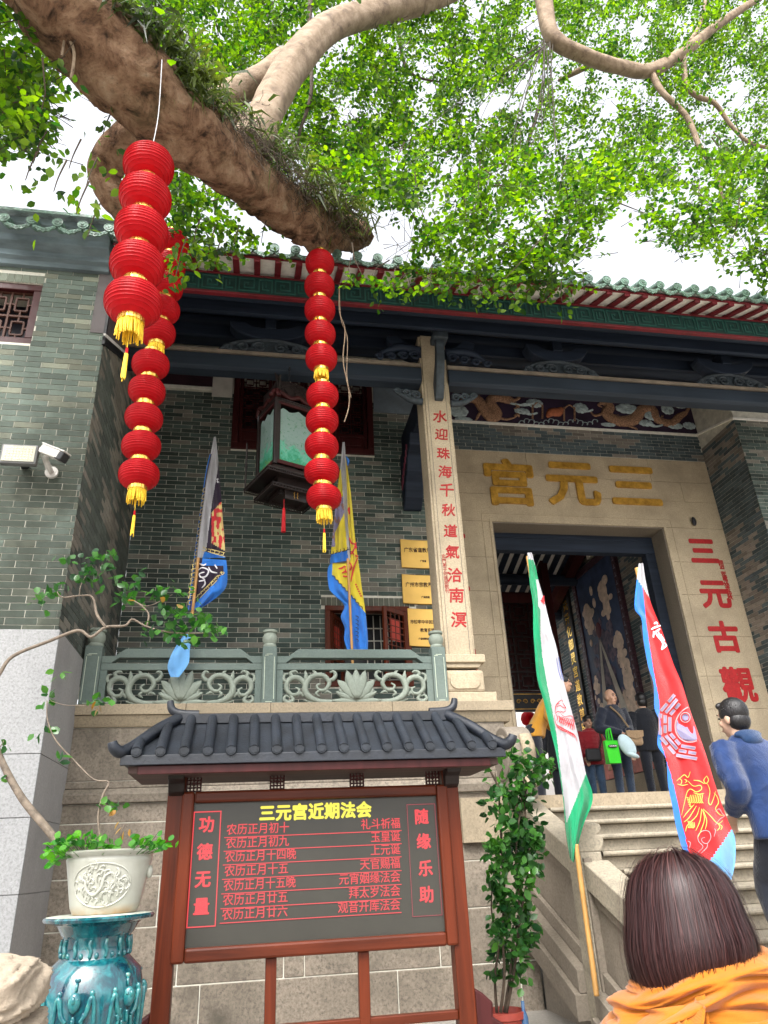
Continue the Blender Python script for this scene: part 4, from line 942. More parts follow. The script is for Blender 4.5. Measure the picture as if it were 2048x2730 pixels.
for s, x in ((-1, LX), (1, RX)):
    m = MB(); xa, xb = (x+.005, x+PW-.005) if s < 0 else (x-PW+.005, x-.005)
    m.prism([(YS-.05, 2.20), (YS-.24, 2.20), (YS-.25, 2.15), (YS-.19, 2.12), (YS-.17, 2.06), (YS-.12, 2.04), (YS-.10, 1.99), (YS-.05, 1.97)], 'yz', xa, xb); m.build('bracket', BLACKWOOD, sign, bevel=.006)
    m = MB(); xo = x if s < 0 else x
    zt2 = sp(1245, 2632).z
    m.prism([(xo, .30), (xo+s*.30, .30), (xo+s*.30, .40), (xo+s*.24, .45), (xo+s*.25, .52), (xo+s*.17, .58), (xo+s*.18, .65), (xo+s*.10, .70), (xo+s*.11, .77), (xo+s*.05, zt2-.03), (xo, zt2)], 'xz', YS-.04, YS+.04)
    m.build('foot_bracket', MAROON, sign, bevel=.012)
    MB().box(x-.02 if s < 0 else x-PW-.02, x+PW+.02 if s < 0 else x+.02, YS-.28, YS+.28, .301, .40).build('foot', MAROON, sign, bevel=.02)

# ================================================================ ceramic stand, pot and its shrub, carved stone
stand = thing('ceramic_stand', 'turquoise glazed ceramic pedestal with relief masks beside the notice board', 'pedestal', loc=(0, 0, 0))
sc = P(268, 2450, Y=4.25); sc = Vector((sc.x-.005, 4.25, 0)); rimz = P(270, 2440, Y=4.25).z
m_, t_, b_ = base_mat('turquoise_glaze'); vec = wcoord(t_, (1, 1, .55)); f_ = noise(t_, 16, 5, .6, vec, .8)
t_.links.new(ramp(t_, f_, [(.34, (.002, .018, .038)), (.48, (.003, .052, .070)), (.62, (.006, .12, .14)), (.78, (.14, .25, .2))]), b_.inputs['Base Color']); b_.inputs['Roughness'].default_value = .16; b_.inputs['Coat Weight'].default_value = .8; bump(t_, b_, noise(t_, 40, 3, .5, wcoord(t_)), .25, .006)
TURQ = m_
m_, t_, b_ = base_mat('pale_turquoise_glaze'); f_ = noise(t_, 30, 4, .6, wcoord(t_))
t_.links.new(ramp(t_, f_, [(.3, (.004, .06, .09)), (.6, (.02, .17, .17)), (.8, (.2, .28, .21))]), b_.inputs['Base Color']); b_.inputs['Roughness'].default_value = .18; b_.inputs['Coat Weight'].default_value = .6
TURQ2 = m_
prof = [(.20, .30), (.205, .36), (.17, .40), (.16, .50), (.185, .62), (.215, .80), (.232, .95), (.234, 1.06), (.215, 1.145), (.163, 1.195), (.157, 1.202), (.155, 1.285), (.158, 1.29), (.166, 1.297), (.188, rimz-.038), (.215, rimz-.024), (.252, rimz-.018), (.258, rimz-.006), (.25, rimz+.002), (.1, rimz+.0)]
m = MB(); m.lathe([(r, z) for r, z in prof], sc, 48, wob=lambda a, z: 1+.012*math.cos(6*a)); m.build('pedestal_body', TURQ, stand, smooth=True, autos=45)
MB().lathe([(.10, rimz+.001), (.246, rimz+.003), (.22, rimz+.006)], sc, 40).build('pedestal_top', plain('worn_glaze_rim', (.42, .45, .38), .4, .4, 12), stand)
MB().lathe([(.26, .301), (.26, .34), (.2, .341)], sc, 32).build('pedestal_foot', TURQ, stand, smooth=True, autos=40)
def onbody(an, z, out=0.0):
    zs_ = [q[1] for q in prof]; rs_ = [q[0] for q in prof]; r = np.interp(z, zs_[:18], rs_[:18])+out
    return Vector((sc.x+math.sin(an)*r, sc.y-math.cos(an)*r, z))
for k in range(6):
    a0 = k*math.pi/3-.12
    m = MB(); m.ell(onbody(a0, 1.045, .004), (.028, .018, .04), 12, 8); m.ell(onbody(a0, 1.055, .020), (.009, .01, .016), 8, 6); m.ell(onbody(a0-.06, 1.058, .010), (.008, .008, .006), 8, 6); m.ell(onbody(a0+.06, 1.058, .010), (.008, .008, .006), 8, 6); m.tube([onbody(a0, 1.085, .003), onbody(a0, 1.12, .002)], .006, 6); m.ell(onbody(a0, 1.128, .001), (.014, .006, .010), 8, 6); m.build('mask_relief', TURQ2, stand, smooth=True)
    for s in (-1, 1):
        m = MB(); m.tube(cr([onbody(a0+s*.13, .97, .002), onbody(a0+s*.23, 1.0, .004), onbody(a0+s*.30, 1.06, .005), onbody(a0+s*.36, 1.03, .005), onbody(a0+s*.39, .90, .005), onbody(a0+s*.36, .70, .004)], 6), lerpl([.008, .011, .011, .009, .010, .008], 31), 8); m.ell(onbody(a0+s*.31, 1.075, .004), (.012, .009, .015), 10, 6); m.build('scroll_relief', TURQ2, stand, smooth=True)
    m = MB(); rr = random.Random(k)
    for j in range(22): ac_ = a0+rr.uniform(-.26, .26); m.tube(cr([onbody(ac_+rr.uniform(-.03, .03), z_, .003) for z_ in (1.005-.012*j, .985-.012*j, .96-.012*j)], 3), .0075, 6)
    m.build('leaf_relief', TURQ2, stand, smooth=True)
for k in range(14):
    m = MB(); a0 = k/14*6.283; m.tube(cr([onbody(a0, 1.208, .001), onbody(a0+.03, 1.23, .004), onbody(a0-.02, 1.255, .004), onbody(a0+.01, 1.28, .001)], 4), .009, 6); m.ell(onbody(a0+.2, 1.215, .002), (.011, .008, .013), 8, 6); m.build('neck_relief', TURQ2, stand, smooth=True)
pot = thing('flower_pot', 'cream ceramic pot with dragon medallion standing on turquoise pedestal', 'pot', loc=(0, 0, 0))
pc = Vector((sc.x+.02, sc.y, rimz+.008)); ph = P(300, 2266, Y=4.25).z-pc.z
m_, t_, b_ = base_mat('cream_glaze'); sepn = nd(t_, 'ShaderNodeSeparateXYZ'); t_.links.new(wcoord(t_), sepn.inputs[0])
mr = nd(t_, 'ShaderNodeMapRange'); mr.inputs[1].default_value = pc.z; mr.inputs[2].default_value = pc.z+.045; mr.inputs[3].default_value = 1; mr.inputs[4].default_value = 0; t_.links.new(sepn.outputs[2], mr.inputs[0])
mu = nd(t_, 'ShaderNodeMath', operation='MULTIPLY'); t_.links.new(mr.outputs[0], mu.inputs[0]); t_.links.new(ramp(t_, noise(t_, 14, 4, .6, wcoord(t_)), [(.3, (.2,)*3), (.6, (.95,)*3)]), mu.inputs[1])
cc = ramp(t_, noise(t_, 7, 5, .6, wcoord(t_)), [(.3, (.29, .29, .245)), (.7, (.38, .38, .335))])
t_.links.new(mixc(t_, cc, (.30, .17, .06), mu.outputs[0]), b_.inputs['Base Color']); b_.inputs['Roughness'].default_value = .3; b_.inputs['Coat Weight'].default_value = .35; bump(t_, b_, noise(t_, 30, 3, .5, wcoord(t_)), .12, .004)
CREAM = m_
pprof = [(.150, 0), (.156, .012), (.165, .03), (.185, ph*.45), (.205, ph*.80), (.209, ph*.86), (.205, ph*.88), (.210, ph*.92), (.236, ph*.95), (.240, ph*.985), (.230, ph), (.212, ph*.985), (.20, ph*.9), (.05, ph*.88)]
m = MB(); m.lathe(pprof, pc, 48, 1.0, .8); m.build('pot_body', CREAM, pot, smooth=True, autos=50)
def onpot(u, z, out=.0):
    a = u; r = np.interp(z, [q[1] for q in pprof[:6]], [q[0] for q in pprof[:6]])+out
    return Vector((pc.x+math.sin(a)*r, pc.y-math.cos(a)*r*.8, pc.z+z))
m = MB(); ring = [onpot(.78*math.cos(k/40*6.283)-.05, ph*.45+ph*.34*math.sin(k/40*6.283), .001) for k in range(41)]; m.tube(ring, .004, 6)
rr = random.Random(4)
for k in range(75):
    a = rr.uniform(0, 6.283); r0 = math.sqrt(rr.random())*.86; u0 = .78*r0*math.cos(a)-.05; z0 = ph*.45+ph*.32*r0*math.sin(a); an = rr.uniform(0, 6.283)
    pts = [onpot(u0+.05*j*math.cos(an+j*.7)*.6, z0+ph*.03*j*math.sin(an+j*.7), .001) for j in range(5)]; m.tube(pts, lerpl([.003, .0055, .002], 5), 5)
m.tube(cr([onpot(u-.05, z*ph, .002) for u, z in ((-.30, .62), (-.38, .42), (-.18, .30), (.02, .40), (.10, .58), (.28, .62), (.36, .44), (.22, .34))], 5), lerpl([.004, .007, .008, .008, .007, .006, .005, .002], 36), 8)
m.build('dragon_medallion', CREAM, pot, smooth=True)
m = MB(); m.ell(onpot(1.45, ph*.62, .008), (.018, .02, .03), 10, 8); m.build('lion_handle', CREAM, pot, smooth=True)
MB().lathe([(.19, ph*.89), (.05, ph*.93)], pc, 24, 1, .8).build('soil', plain('potting_soil', (.05, .035, .025), .95, .4, 40, .8), pot)

carv = thing('stone_carving', 'rough cream stone carving cut off by the bottom left corner', 'stone carving', loc=(0, 0, 0))
SAND = granite('cream_carved_stone', (.36, .295, .225), .3, .35, (.25, .2, .15), .85, 45, 1.0)
cc0 = P(0, 2640, Y=3.0)
m = MB(); rr = random.Random(3)
def lump(c, r, seed):
    def fn(u, v):
        th = v*math.pi; phi = u*6.2832; d = Vector((math.sin(th)*math.cos(phi), math.sin(th)*math.sin(phi), math.cos(th)))
        cp_2, sp_2 = math.cos(phi)*math.sin(th), math.sin(phi)*math.sin(th); n = vnoise(cp_2*2+seed, th*3+sp_2*2, seed)*.16+vnoise(cp_2*6+seed, th*9+sp_2*6, seed+1)*.11+vnoise(cp_2*14, th*20+sp_2*14, seed+2)*.07
        q = Vector((abs(d.x)**.6*math.copysign(1, d.x), abs(d.y)**.6*math.copysign(1, d.y), abs(d.z)**.6*math.copysign(1, d.z)))
        return Vector(c)+Vector((q.x*r[0], q.y*r[1], q.z*r[2]))*(.82+n)
    m2 = MB(); m2.grid(fn, 70, 40, flip=True); return m2
top_ = P(60, 2556, Y=3.0)
lump((top_.x-.17, 3.0, top_.z-.085), (.25, .22, .095), 3).build('carved_block', SAND, carv, smooth=True)
lump((top_.x-.15, 3.02, top_.z-.27), (.265, .24, .13), 8).build('carved_block', SAND, carv, smooth=True)
MB().box(top_.x-.45, top_.x+.0, 2.78, 3.26, .0, top_.z-.33).build('plinth', SAND, carv, bevel=.02)
# ================================================================ strings of red lanterns
m_, t_, b_ = base_mat('red_lantern_silk'); f_ = noise(t_, 5, 4, .6, wcoord(t_))
g_ = ramp(t_, f_, [(.3, (.48, .004, .010)), (.7, (.62, .008, .017))]); t_.links.new(g_, b_.inputs['Base Color']); b_.inputs['Roughness'].default_value = .42; b_.inputs['Specular IOR Level'].default_value = .2; b_.inputs['Sheen Weight'].default_value = .05
tr_ = nd(t_, 'ShaderNodeBsdfTranslucent'); t_.links.new(g_, tr_.inputs['Color']); mx_ = nd(t_, 'ShaderNodeMixShader'); mx_.inputs[0].default_value = .42
t_.links.new(b_.outputs[0], mx_.inputs[1]); t_.links.new(tr_.outputs[0], mx_.inputs[2]); t_.links.new(mx_.outputs[0], t_.nodes['Material Output'].inputs['Surface'])
SILK = m_
YEL = plain('yellow_silk_thread', (.80, .52, .03), .7, .25, 30)
WIRE = plain('pale_wire', (.45, .45, .47), .5)
RL = random.Random(11)
def fringe(parent, c, r, h, name='tassel', n=46, stripe=True):
    m = MB()
    m.lathe([(r*.98, .0), (r, -.012), (r*1.02, -.03), (r*.99, -.032)], c, 24)
    for k in range(n):
        a = k/n*6.283+RL.uniform(-.03, .03); rr = r*RL.uniform(.94, 1.04); hh = h*RL.uniform(.86, 1.05); p0 = Vector((c.x+math.cos(a)*rr, c.y+math.sin(a)*rr, c.z-.01)); j = Vector((RL.uniform(-.006, .006), RL.uniform(-.006, .006), 0))
        m.tube([p0, p0+j+Vector((0, 0, -hh*.5)), p0+j*2+Vector((0, 0, -hh))], [.0052, .0056, .0035], 5)
    return m.build(name, YEL, parent)
def lantern_string(label, Y, cs, dia, tassel_len=.11, pendant=True, top=None, group='strings of red lanterns hanging from the tree'):
    pts = [P(x, y, Y=Y) for x, y in cs]; x0 = sum(p.x for p in pts)/len(pts)
    root = thing('lantern_string', label, 'lantern string', group, loc=(0, 0, 0))
    for i, p in enumerate(pts):
        sp_ = abs(pts[min(i+1, len(pts)-1)].z-pts[max(i-1, 0)].z)/(min(i+1, len(pts)-1)-max(i-1, 0)); h = sp_*.425; R = dia/2*RL.uniform(.98, 1.02)
        prof = []; N = 60; rot = RL.uniform(0, 6.28)
        for k in range(N+1):
            u = -1+2*k/N; r = R*(1-abs(u)**2.4*.74)**.62; rib = 1.004-.022*math.sin(math.pi*((k % 5)/5.0)); fz_ = 1
            prof.append((max(r*rib, R*.43), h*u))
        m = MB(); n = 40; vs = []; tilt = RL.uniform(-.045, .045); tilty = RL.uniform(-.04, .04)
        for r, z in prof:
            for k in range(n):
                a = 2*math.pi*k/n; rr = r*(1+.006*math.cos(8*(a+rot))); q = Vector((math.cos(a)*rr, math.sin(a)*rr, z)); q.z += q.x*tilt+q.y*tilty
                vs.append(p+q)
        fs = [(a_*n+k, a_*n+(k+1) % n, (a_+1)*n+(k+1) % n, (a_+1)*n+k) for a_ in range(N) for k in range(n)]
        m.add(vs, fs); la = m.build('lantern', SILK, root, smooth=True)
        m = MB(); hole = R*.45
        for k in range(1, 12):
            z = -h+2*h*k/12; r = np.interp(z, [q[1] for q in prof], [q[0] for q in prof])*1.003
            m.tube([p+Vector((math.cos(a)*r, math.sin(a)*r, z+math.cos(a)*r*tilt+math.sin(a)*r*tilty)) for a in [j/36*6.2832 for j in range(37)]], .0021, 4, cap=False)
        m.build('rib', SILK, la)
        for s in (-1, 1):
            m = MB(); cz = p.z+s*h; e = sp_*.085
            for k in range(22):
                a = k/22*6.283; q = Vector((p.x+math.cos(a)*hole, p.y+math.sin(a)*hole, cz)); m.obox(q+Vector((0, 0, s*e*.4)), Vector((-math.sin(a), math.cos(a), 0))*.0075*(.6+.8*(k % 2)), Vector((math.cos(a), math.sin(a), 0))*.002, (0, 0, e*.9))
            m.lathe([(hole*.97, -s*.008), (hole*.97, s*e*1.1)], Vector((p.x, p.y, cz)), 22); m.build('collar', GOLDF, la)
    zb_ = pts[-1].z-(abs(pts[-1].z-pts[-2].z)*.47); cx = pts[-1]
    t_ = fringe(root, Vector((cx.x, cx.y, zb_)), dia*.205, tassel_len)
    if pendant:
        c = Vector((cx.x, cx.y, zb_)); m = MB(); L = tassel_len; m.tube([c, c+Vector((0, 0, -L-.09))], .002, 5); m.build('cord', YEL, root)
        m = MB(); m.tube([c+Vector((0, 0, -L-.08)), c+Vector((0, 0, -L-.12))], .008, 8); m.build('bead', SILK, root)
        m = MB()
        for k in range(12):
            a = k/12*6.283; q = c+Vector((math.cos(a)*.008, math.sin(a)*.008, -L-.12)); m.tube([q, q+Vector((math.cos(a)*.004, math.sin(a)*.004, -.17*RL.uniform(.9, 1.1)))], .0035, 4)
        m.build('pendant', YEL, root)
    zt2 = pts[0].z+abs(pts[0].z-pts[1].z)*.5
    if top is not None:
        m = MB(); q = Vector((pts[0].x, pts[0].y, zt2-.03)); c = cr([q, q*.6+top*.4+Vector((.02, 0, 0)), top], 5); m.tube(c, .0035, 5); m.build('wire', WIRE, root)
    else:
        m = MB(); q = Vector((pts[0].x, pts[0].y, zt2)); m.tube([q+Vector((0, 0, -.05)), q+Vector((0, 0, .06))], .003, 5); m.build('cord', WIRE, root)
    return root
lantern_string('nearest string of five big red lanterns with yellow fringe, hung by a wire', 3.45, [(397, 444), (388, 527), (378, 617), (366, 709), (356, 808)], .318, .115, True, top=P(432, 160, Y=3.46))
lantern_string('upper five red lanterns half hidden behind the nearest string', 5.4, [(459, 651), (450, 709), (442, 767), (433, 827), (421, 889)], .31, .10, False, top=P(478, 420, Y=5.4))
lantern_string('lower five red lanterns in front of the slanting brick side wall', 5.4, [(402, 973), (392, 1043), (384, 1115), (377, 1190), (371, 1266)], .312, .12)
lantern_string('upper five red lanterns hanging below the broken branch end', 5.85, [(853, 703), (852, 764), (853, 827), (854, 891), (857, 956)], .312, .10, False, top=P(850, 655, Y=5.85))
lantern_string('lower five red lanterns hanging in front of the dark wooden palace lantern', 5.85, [(860, 1056), (859, 1123), (858, 1191), (858, 1259), (864, 1326)], .318, .115)

# ================================================================ wooden palace lantern
pal = thing('palace_lantern', 'dark carved wooden palace lantern with painted green glass hanging on a chain', 'lantern', loc=(0, 0, 0))
YP = 7.30; fe = P(735, 1150, Y=YP); th = rad(24); S = .60
dl = Vector((-math.sin(th), math.cos(th), 0)); dr = Vector((math.cos(th), math.sin(th), 0))      # along left face, along right face
zT, zB = P(735, 1070, Y=YP).z, P(735, 1232, Y=YP).z
cen = Vector((fe.x, fe.y, 0))+dl*S/2*.78+dr*S/2
SL = S*.78
def pp(a, b, z): return cen+dr*a+dl*b+Vector((0, 0, z))
def frame_box(a0, a1, b0, b1, z0, z1, mat=BLACKWOOD, name='frame', bev=.005):
    m = MB(); m.obox(pp((a0+a1)/2, (b0+b1)/2, (z0+z1)/2), dr*((a1-a0)/2), dl*((b1-b0)/2), (0, 0, (z1-z0)/2)); return m.build(name, mat, pal, bevel=bev)
ha, hb = S/2, SL/2
PGL = None
m_, t_, b_ = base_mat('painted_glass'); v_ = wcoord(t_); f1 = noise(t_, 7, 6, .7, v_, .6); f2 = noise(t_, 26, 5, .75, v_)
sx_ = nd(t_, 'ShaderNodeSeparateXYZ'); t_.links.new(v_, sx_.inputs[0]); mr_ = nd(t_, 'ShaderNodeMapRange'); mr_.inputs[1].default_value = zB; mr_.inputs[2].default_value = zT; t_.links.new(sx_.outputs[2], mr_.inputs[0])
ad_ = nd(t_, 'ShaderNodeMath', operation='ADD'); t_.links.new(f1, ad_.inputs[0]); t_.links.new(mr_.outputs[0], ad_.inputs[1])
g_ = ramp(t_, ad_.outputs[0], [(.40, (.16, .26, .05)), (.62, (.03, .22, .13)), (.78, (.10, .34, .24)), (.84, (.15, .23, .205)), (1.1, (.18, .255, .235))])
g_ = mixc(t_, g_, (.03, .15, .04), ramp(t_, f2, [(.55, (0, 0, 0)), (.66, (.8,)*3)])); t_.links.new(g_, b_.inputs['Base Color']); b_.inputs['Roughness'].default_value = .2
for (a, b, w, side_) in ((0, -hb, S, 'r'), (-ha, 0, SL, 'l'), (0, hb, S, 'r'), (ha, 0, SL, 'l')):
    m = MB(); u = dr if side_ == 'r' else dl; n_ = dl if side_ == 'r' else dr; pts = []
    W2 = w/2-.05
    for k in range(13): x = -W2+2*W2*k/12; pts.append((x, zT-.05-.05*abs(math.sin(k/12*math.pi*2.0))*(1 if 2 < k < 10 else .6)-(.05 if k in (0, 12) else 0)))
    pts = [(-W2, zB+.05)]+pts+[(W2, zB+.05)]
    vs = [pp(a, b, 0)+u*x+Vector((0, 0, z)) for x, z in pts]; m.add(vs+[v+n_*.006 for v in vs], [tuple(range(len(vs))), tuple(range(2*len(vs)-1, len(vs)-1, -1))]); m.build('glass_pane', MATS['painted_glass'], pal)
for a in (-ha, ha):
    for b in (-hb, hb): frame_box(a-.022, a+.022, b-.022, b+.022, zB-.02, zT+.06, BLACKWOOD, 'corner_post')
for b in (-hb, hb):
    frame_box(-ha+.022, ha-.022, b-.014, b+.014, zB, zB+.05, MATS['maroon_lacquer_wood'], 'rail'); frame_box(-ha+.022, ha-.022, b-.014, b+.014, zT-.02, zT+.03, MATS['maroon_lacquer_wood'], 'rail')
    for a in (-ha+.04, ha-.04): frame_box(a-.016, a+.016, b-.012, b+.012, zB+.05, zT-.02, BLACKWOOD, 'carved_strip')
for a in (-ha, ha):
    frame_box(a-.014, a+.014, -hb+.022, hb-.022, zB, zB+.05, MATS['maroon_lacquer_wood'], 'rail'); frame_box(a-.014, a+.014, -hb+.022, hb-.022, zT-.02, zT+.03, MATS['maroon_lacquer_wood'], 'rail')
# flared upper tray and lower tray, pierced edges
def tray(s0, s1, z0, z1, name):
    m = MB(); A, B = (ha*s0, hb*s0), (ha*s1, hb*s1)
    lo = [pp(x*B[0], y*B[1], z1) for x, y in ((-1, -1), (1, -1), (1, 1), (-1, 1))]; up = [pp(x*A[0], y*A[1], z0) for x, y in ((-1, -1), (1, -1), (1, 1), (-1, 1))]
    m.add(up+lo, [(0, 1, 5, 4), (1, 2, 6, 5), (2, 3, 7, 6), (3, 0, 4, 7), (0, 3, 2, 1), (4, 5, 6, 7)]); o = m.build(name, BLACKWOOD, pal, bevel=.004)
    m = MB()
    for i in range(4):
        p, q = lo[i], lo[(i+1) % 4]; n = 16
        for k in range(n): c = p.lerp(q, (k+.5)/n); d = (q-p).normalized(); m.tube([c+d*math.cos(a)*.016+Vector((0, 0, math.sin(a)*.016-.018)) for a in [j*.9 for j in range(8)]], .0045, 5)
        m.tube([p+Vector((0, 0, -.002)), q+Vector((0, 0, -.002))], .010, 6); m.tube([p+Vector((0, 0, -.038)), q+Vector((0, 0, -.038))], .006, 6)
    m.build('pierced_edge', BLACKWOOD, o); return o
tray(1.0, 1.42, zB-.02, zB-.13, 'upper_tray'); tray(.80, .80, zB-.13, zB-.24, 'tray_box'); tray(.95, 1.08, zB-.24, zB-.27, 'lower_tray'); tray(.62, .62, zB-.27, zB-.30, 'tray_bottom')
tray(1.05, 1.05, zT+.03, zT+.055, 'top_moulding')
m = MB()
for i, (a, b, u) in enumerate(((0, -hb, dr), (-ha, 0, dl))):
    w = ha if u is dr else hb
    c = [pp(a, b, zT+.06)+u*(-w*1.25), pp(a, b, zT+.16)+u*(-w), pp(a, b, zT+.10)+u*(-w*.4), pp(a, b, zT+.15), pp(a, b, zT+.10)+u*(w*.4), pp(a, b, zT+.16)+u*w, pp(a, b, zT+.06)+u*(w*1.25)]
    m.tube(cr(c, 5), .03, 7)
m.build('crown_moulding', MATS['maroon_lacquer_wood'], pal, smooth=True)
m = MB()
for s in (-1, 1):
    vs = [pp(x, -hb*.9, z) for x, z in ((-ha*.9, zT+.14), (-ha*1.05, zT+.44), (-ha*.75, zT+.34), (-ha*.3, zT+.37), (ha*.3, zT+.36), (ha*.75, zT+.30), (ha*.9, zT+.14))]
m.add(vs+[v+dl*.02 for v in vs], [tuple(range(7)), tuple(range(13, 6, -1))]+[(i, i+7, (i+1) % 7+7, (i+1) % 7) for i in range(7)])
rr = random.Random(8)
for k in range(26): c = pp(rr.uniform(-.8, .8)*ha, -hb*.9-.008, zT+rr.uniform(.17, .32)); m.tube([c+dr*math.cos(a)*.026*(1-a*.1)+Vector((0, 0, math.sin(a)*.026*(1-a*.1))) for a in [j*.8 for j in range(9)]], .006, 5)
m.build('carved_crown', BLACKWOOD, pal)
m = MB(); vs = [pp(-ha*.9, y, z) for y, z in ((-hb*.9, zT+.14), (-hb*1.05, zT+.40), (-hb*.3, zT+.34), (hb*.3, zT+.34), (hb*.9, zT+.36), (hb*.9, zT+.14))]; m.add(vs+[v+dr*.02 for v in vs], [tuple(range(6)), tuple(range(11, 5, -1))]+[(i, i+6, (i+1) % 6+6, (i+1) % 6) for i in range(6)]); m.build('carved_crown', BLACKWOOD, pal)
m = MB()
cz0, cz1 = zT+.30, P(763, 948, Y=YP).z; k = 0; z = cz0
while z < cz1:
    c = Vector((cen.x-.02, cen.y-.1, z)); e = Vector((1, 0, 0)) if k % 2 else Vector((0, 1, 0)); m.tube([c+e*math.cos(a)*.012+Vector((0, 0, math.sin(a)*.024)) for a in [j/10*6.283 for j in range(11)]], .004, 5); z += .038; k += 1
m.tube([(cen.x-.02, cen.y-.1, cz1), (cen.x-.02, YC, cz1+.02)], .012, 6); m.build('chain', IRON, pal)
frame_box(-.14, .14, -hb*.75-.01, -hb*.75+.01, zB-.40, zB-.28, BLACKWOOD, 'name_plate')
q = pp(0, -hb*.75-.013, zB-.34)
m = MB()
for i in range(2): m.tube([q+dr*(.02-.04*i+.006*math.sin(k*2.1+i))+Vector((0, 0, .045-.012*k)) for k in range(8)], .004, 5)
m.build('plate_writing', GOLD, pal)
tp = P(757, 1358, Y=YP-.2); m = MB(); m.tube([tp+Vector((0, 0, .12)), tp], .003, 5); m.ell(tp, (.016, .016, .02), 8, 6)
for k in range(14): a = k/14*6.283; m.tube([tp+Vector((math.cos(a)*.012, math.sin(a)*.012, -.01)), tp+Vector((math.cos(a)*.02, math.sin(a)*.02, -.27))], .005, 5)
m.build('red_tassel', SILK, pal)
m = MB(); q = pp(-ha*1.38, hb*1.38, zB-.11); m.tube([q, q+Vector((0, 0, .62))], .012, 6); m.ell(q+Vector((0, 0, .3)), (.018, .018, .05), 8, 6); m.build('corner_drop', BLACKWOOD, pal)

# ================================================================ plaques, lamps, camera on the walls
def plaque(y0, y1, x0, label, lines, big):
    a = P(x0, (y0+y1)/2, Y=YF-.03); z1, z0 = P(x0, y0, Y=YF-.03).z, P(x0, y1, Y=YF-.03).z; w = .62
    r = thing('brass_plaque', label, 'plaque', 'brass plaques on the porch wall')
    m = MB(); n = 10
    pts = [(a.x+w*k/n+.0, z1-.012*math.sin(math.pi*k/n)) for k in range(n+1)]+[(a.x+w-w*k/n, z0-.012*math.sin(math.pi*k/n)) for k in range(n+1)]
    m.prism(pts, 'xz', YF-.035, YF-.004); m.build('plate', BRASS, r, bevel=.008)
    for s, dx, fz_, h in lines: text('plaque_text', s, h, plain('dark_plaque_ink', (.05, .02, .01), .6) if 'dark_plaque_ink' not in MATS else MATS['dark_plaque_ink'], r, (a.x+dx, YF-.038, z0+(z1-z0)*fz_), extrude=.002, offset=.001, align='LEFT', sx=.85)
plaque(1437, 1512, 1069, 'topmost brass plaque, gold and wavy, partly behind the porch column', [('广东省道教界爱国主义', .045, .6, .078), ('广东省', .27, .22, .035)], 1)
plaque(1530, 1608, 1073, 'middle brass plaque between the two others beside the porch column', [('广州市宗教界爱国主义', .045, .62, .075), ('广州市民', .26, .2, .035)], 1)
plaque(1621, 1722, 1089, 'lowest brass plaque with three lines, just above the balustrade', [('市铸牢中华民族', .03, .62, .06), ('教育实践基地', .16, .40, .06), ('广州市委统战部', .13, .18, .03)], 0)
r = thing('wall_bulb', 'round white lamp bulb on a bracket left of the inscribed column', 'lamp'); q = P(1081, 1224, Y=YF-.12)
MB().ell(q, (.055, .055, .055), 16, 12).build('bulb', plain('opal_glass', (.75, .73, .76), .2, .05), r, smooth=True)
MB().box(q.x-.045, q.x+.04, YF-.15, YF-.005, q.z-.12, q.z-.05).build('bracket', WHITEP, r, bevel=.01)
r = thing('floodlight', 'square floodlight with pale lens on the left brick wall', 'floodlight'); a, b = P(8, 1185, Y=YL-.22), P(96, 1240, Y=YL-.22)
m = MB(); m.box(a.x, b.x, YL-.24, YL-.17, b.z, a.z); m.build('housing', plain('grey_housing', (.12, .12, .12), .5), r, bevel=.012)
lens = MB().box(a.x+.02, b.x-.02, YL-.247, YL-.239, b.z+.02, a.z-.02).build('lens', plain('frosted_lens', (.36, .35, .28), .3, .1), r)
m = MB()
for i in range(9):
    for j in range(5): x = a.x+.05+(b.x-a.x-.1)*i/8; z = b.z+.045+(a.z-b.z-.09)*j/4; m.ell((x, YL-.248, z), (.008, .004, .008), 6, 4)
m.build('diode', plain('yellow_diode', (.75, .68, .42), .4), lens)
MB().box((a.x+b.x)/2-.03, (a.x+b.x)/2+.03, YL-.17, YL, (a.z+b.z)/2-.03, (a.z+b.z)/2+.03).build('bracket', IRON, r)
r = thing('security_camera', 'white bullet security camera on a bent arm beside the floodlight', 'security camera'); c0 = P(140, 1208, Y=YL-.30); d = (P(178, 1222, Y=YL-.38)-P(112, 1196, Y=YL-.24)).normalized(); upv = Vector((0, 0, 1)); sd_ = d.cross(upv).normalized(); u2 = sd_.cross(d)
CAMW = plain('white_camera_shell', (.5, .48, .45), .4, .08)
m = MB(); m.obox(c0, d*.13, sd_*.045, u2*.042); m.build('body', CAMW, r, bevel=.012)
m = MB(); m.obox(c0+d*.02+u2*.048, d*.155, sd_*.05, u2*.008); m.build('sun_shield', CAMW, r, bevel=.005)
m = MB(); m.obox(c0+d*.135-u2*.003, d*.045, sd_*.044, u2*.040); m.build('lens_hood', BLACK, r, bevel=.01)
m = MB(); w0 = P(139, 1262, Y=YL); w0.y = YL-.02; m.tube(cr([w0, w0+Vector((0, -.08, .0)), w0+Vector((-.02, -.16, .05)), c0-u2*.03-d*.05], 5), .024, 10); m.tube([w0+Vector((0, .02, 0)), w0+Vector((0, -.01, 0))], .06, 18); m.build('arm', CAMW, r, smooth=True, autos=40)
m = MB(); m.tube(cr([c0-d*.13, c0-d*.18-u2*.01, w0+Vector((-.06, -.06, .06)), w0+Vector((-.05, 0, .02))], 5), .006, 6); m.build('cable', CAMW, r)

